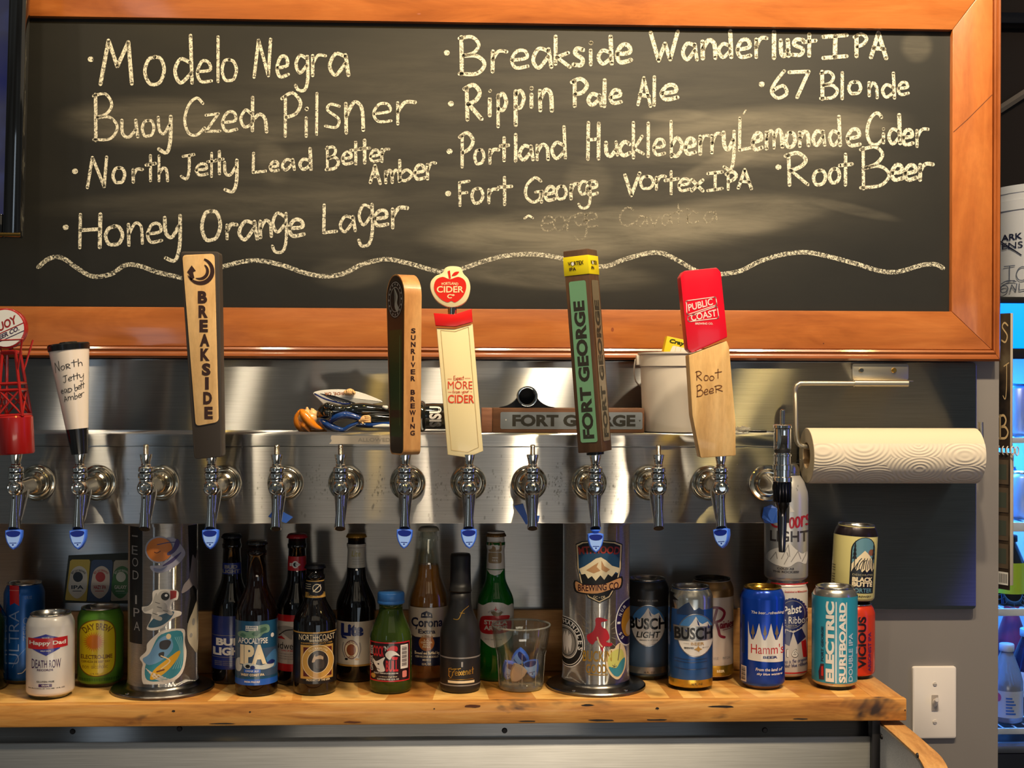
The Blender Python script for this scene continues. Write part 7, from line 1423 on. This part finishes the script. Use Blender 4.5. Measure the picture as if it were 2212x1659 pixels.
# bucket on top of the cooler
Yb = YC0+.16; rb = .145; pe = P(2146, 600, Yb); o_ = Vector((pe.x+rb, Yb, fz+.0003)); hb = P(2185, 411, Yb).z-fz
tb = thing('tall_bucket', 'big white bucket with marker writing on top of the drinks cooler', 'bucket', o_)
bm = B(); lathe(bm, [(rb*.94, 0), (rb*.96, .003), (rb, hb*.78), (rb+.004, hb*.785), (rb+.004, hb*.87), (rb+.001, hb*.875), (rb+.001, hb*.93), (rb+.004, hb*.935), (rb+.004, hb), (rb-.004, hb), (rb-.006, .01)], 64); ob('bucket_body', bm, M('bucket_white', (214, 216, 224), .4), tb)
f = cylpx(tb, 2146+rb*FPX/(Yb*cos(PSI)+o_.x*sin(PSI)), rb); a = Art(); INK = pap('ink_navy', (30, 34, 60)); GI = pap('grey_ink', (96, 104, 124))
a.text('ARK', 2197, -504, 14, INK, 1, 42, bold=.02); a.text('KENS', 2190, -523, 14, INK, 1, 58, bold=.0); a.stroke([(2162, -500), (2216, -546), 'l'], 2.2, INK, 2); a.stroke([(2160, -506), (2210, -540), 'l'], 1.6, INK, 2)
for t, x_, y_, c_ in (('I', 2182, -602, 34), ('C', 2206, -602, 30), ('E', 2232, -602, 30)): a.hand(t, x_, y_, x_+22, y_, c_, 2, GI, 1)
a.stroke(crom([(2176, -606), (2190, -600), (2206, -604)], 4), 2, GI); a.hand('ONLY', 2174, -626, 2240, -622, 15, 2, GI, 1)
a.build('marker_writing', tb, f, 4)
# back of the room: dark boards, a diagonal brace and a rail
bm = B(); box(bm, .9, 3.1, 3.57, 3.6, fz-.1, 2.9); ob_ = ob('dark_cabinet', bm, M('dark_cabinet_paint', (34, 26, 26), .4)); ob_['kind'] = 'structure'; ob_.name = 'trim_1'
ya = 3.54; p0, p1 = P(2150, 240, ya), P(2230, 190, ya)
bm = B(); tube(bm, [P(2120, 262, ya), P(2290, 152, ya)], .011, 4); tag(ob('diagonal_brace', bm, M('pale_brace', (120, 112, 108), .5)), 'pale diagonal brace on the dark wall above the cooler', 'brace')
bxr = bxo('ceiling_rail', 1.2, 3.0, 3.5, 3.57, P(2185, 50, 3.5).z, P(2185, 26, 3.5).z, M('rail_dark', (30, 32, 42), .25, .5), None, .004); tag(bxr, 'dark horizontal rail near the ceiling above the cooler', 'rail')
# ---- hanging calendar
o_ = P(2150, 970, 2.12); o_.z = P(2150, 1275, 2.12).z
cal = thing('wall_calendar', 'spiral-bound wall calendar hanging edge-on past the end of the wall', 'calendar', o_, rz=radians(-60))
hh = P(2150, 678, 2.12).z-o_.z; hm = P(2150, 972, 2.12).z-o_.z; wd_ = .030
m_cov = M('calendar_cover', (44, 36, 30), .35); n, l, b = nodes(m_cov); l.new(ramp(m_cov, noise(m_cov, 22, 4), [(.35, (34, 28, 24)), (.6, (70, 56, 42)), (.75, (96, 84, 66))]), b.inputs['Base Color'])
m_pg = M('page_edges', (196, 184, 166), .7)
bxo('upper_sheets', -.16, wd_, 0, .006, hm+.004, hh, m_pg, cal, .0004); bxo('upper_cover', -.16, wd_-.0004, -.0012, -.0001, hm+.004, hh, m_cov, cal, .0002)
bxo('lower_sheets', -.16, wd_, .0006, .009, .012, hm-.004, m_pg, cal, .0004); bxo('lower_cover', -.16, wd_-.0004, -.0008, .0005, .004, hm-.004, m_cov, cal, .0002)
bm = B()
for q in range(24):
    xx = -.155+q*.0086
    tube(bm, [(xx, -.003+.0045*cos(t_)+.003, hm+.0075*sin(t_)) for t_ in [i*2*pi/12 for i in range(13)]], .0011, 6)
ob('spiral_binding', bm, M('binding_wire', (214, 204, 186), .4), cal)
a = Art(); LTc = pap('calendar_gold', (206, 176, 128))
a.hand('B', 14, (hm+.02)*1000, 40, (hm+.02)*1000, 40, 4, LTc, 1); a.hand('S', 20, (hh-.05)*1000, 40, (hh-.05)*1000, 34, 3, LTc, 1); a.hand('l', 12, (hh-.078)*1000, 18, (hh-.078)*1000, 22, 2.5, LTc, 1); a.hand('J', 24, (hm+.085)*1000, 42, (hm+.09)*1000, 60, 2, LTc, 1)
for q in range(4): a.rect(2, 42, 40+q*48, 82+q*48, pap('calendar_photo', (92, 76, 58)), 1); a.rect(8, 36, 48+q*48, 74+q*48, pap('calendar_photo2', (70, 74, 62)), 2)
a.build('cover_print', cal, lambda u, v, lay: (u*.001*wd_/.046, -.0014-lay*.00015, v*.001)); a = Art(); a.rect(12, 42, 12, 34, W_, 2)
for q in range(8): a.rect(15+q*3.2, 16.6+q*3.2, 15, 31, BK, 3)
a.build('price_barcode', cal, lambda u, v, lay: (u*.001*wd_/.046, -.0014-lay*.00015, v*.001))
bm = B(); tube(bm, [(0, 0, 0), (.03, 0, 0)], .0016, 8); nl = ob('hanging_nail', bm, m_nick, cal, (-.03, .001, hh-.006)); nl.rotation_euler = (0, 0, pi)
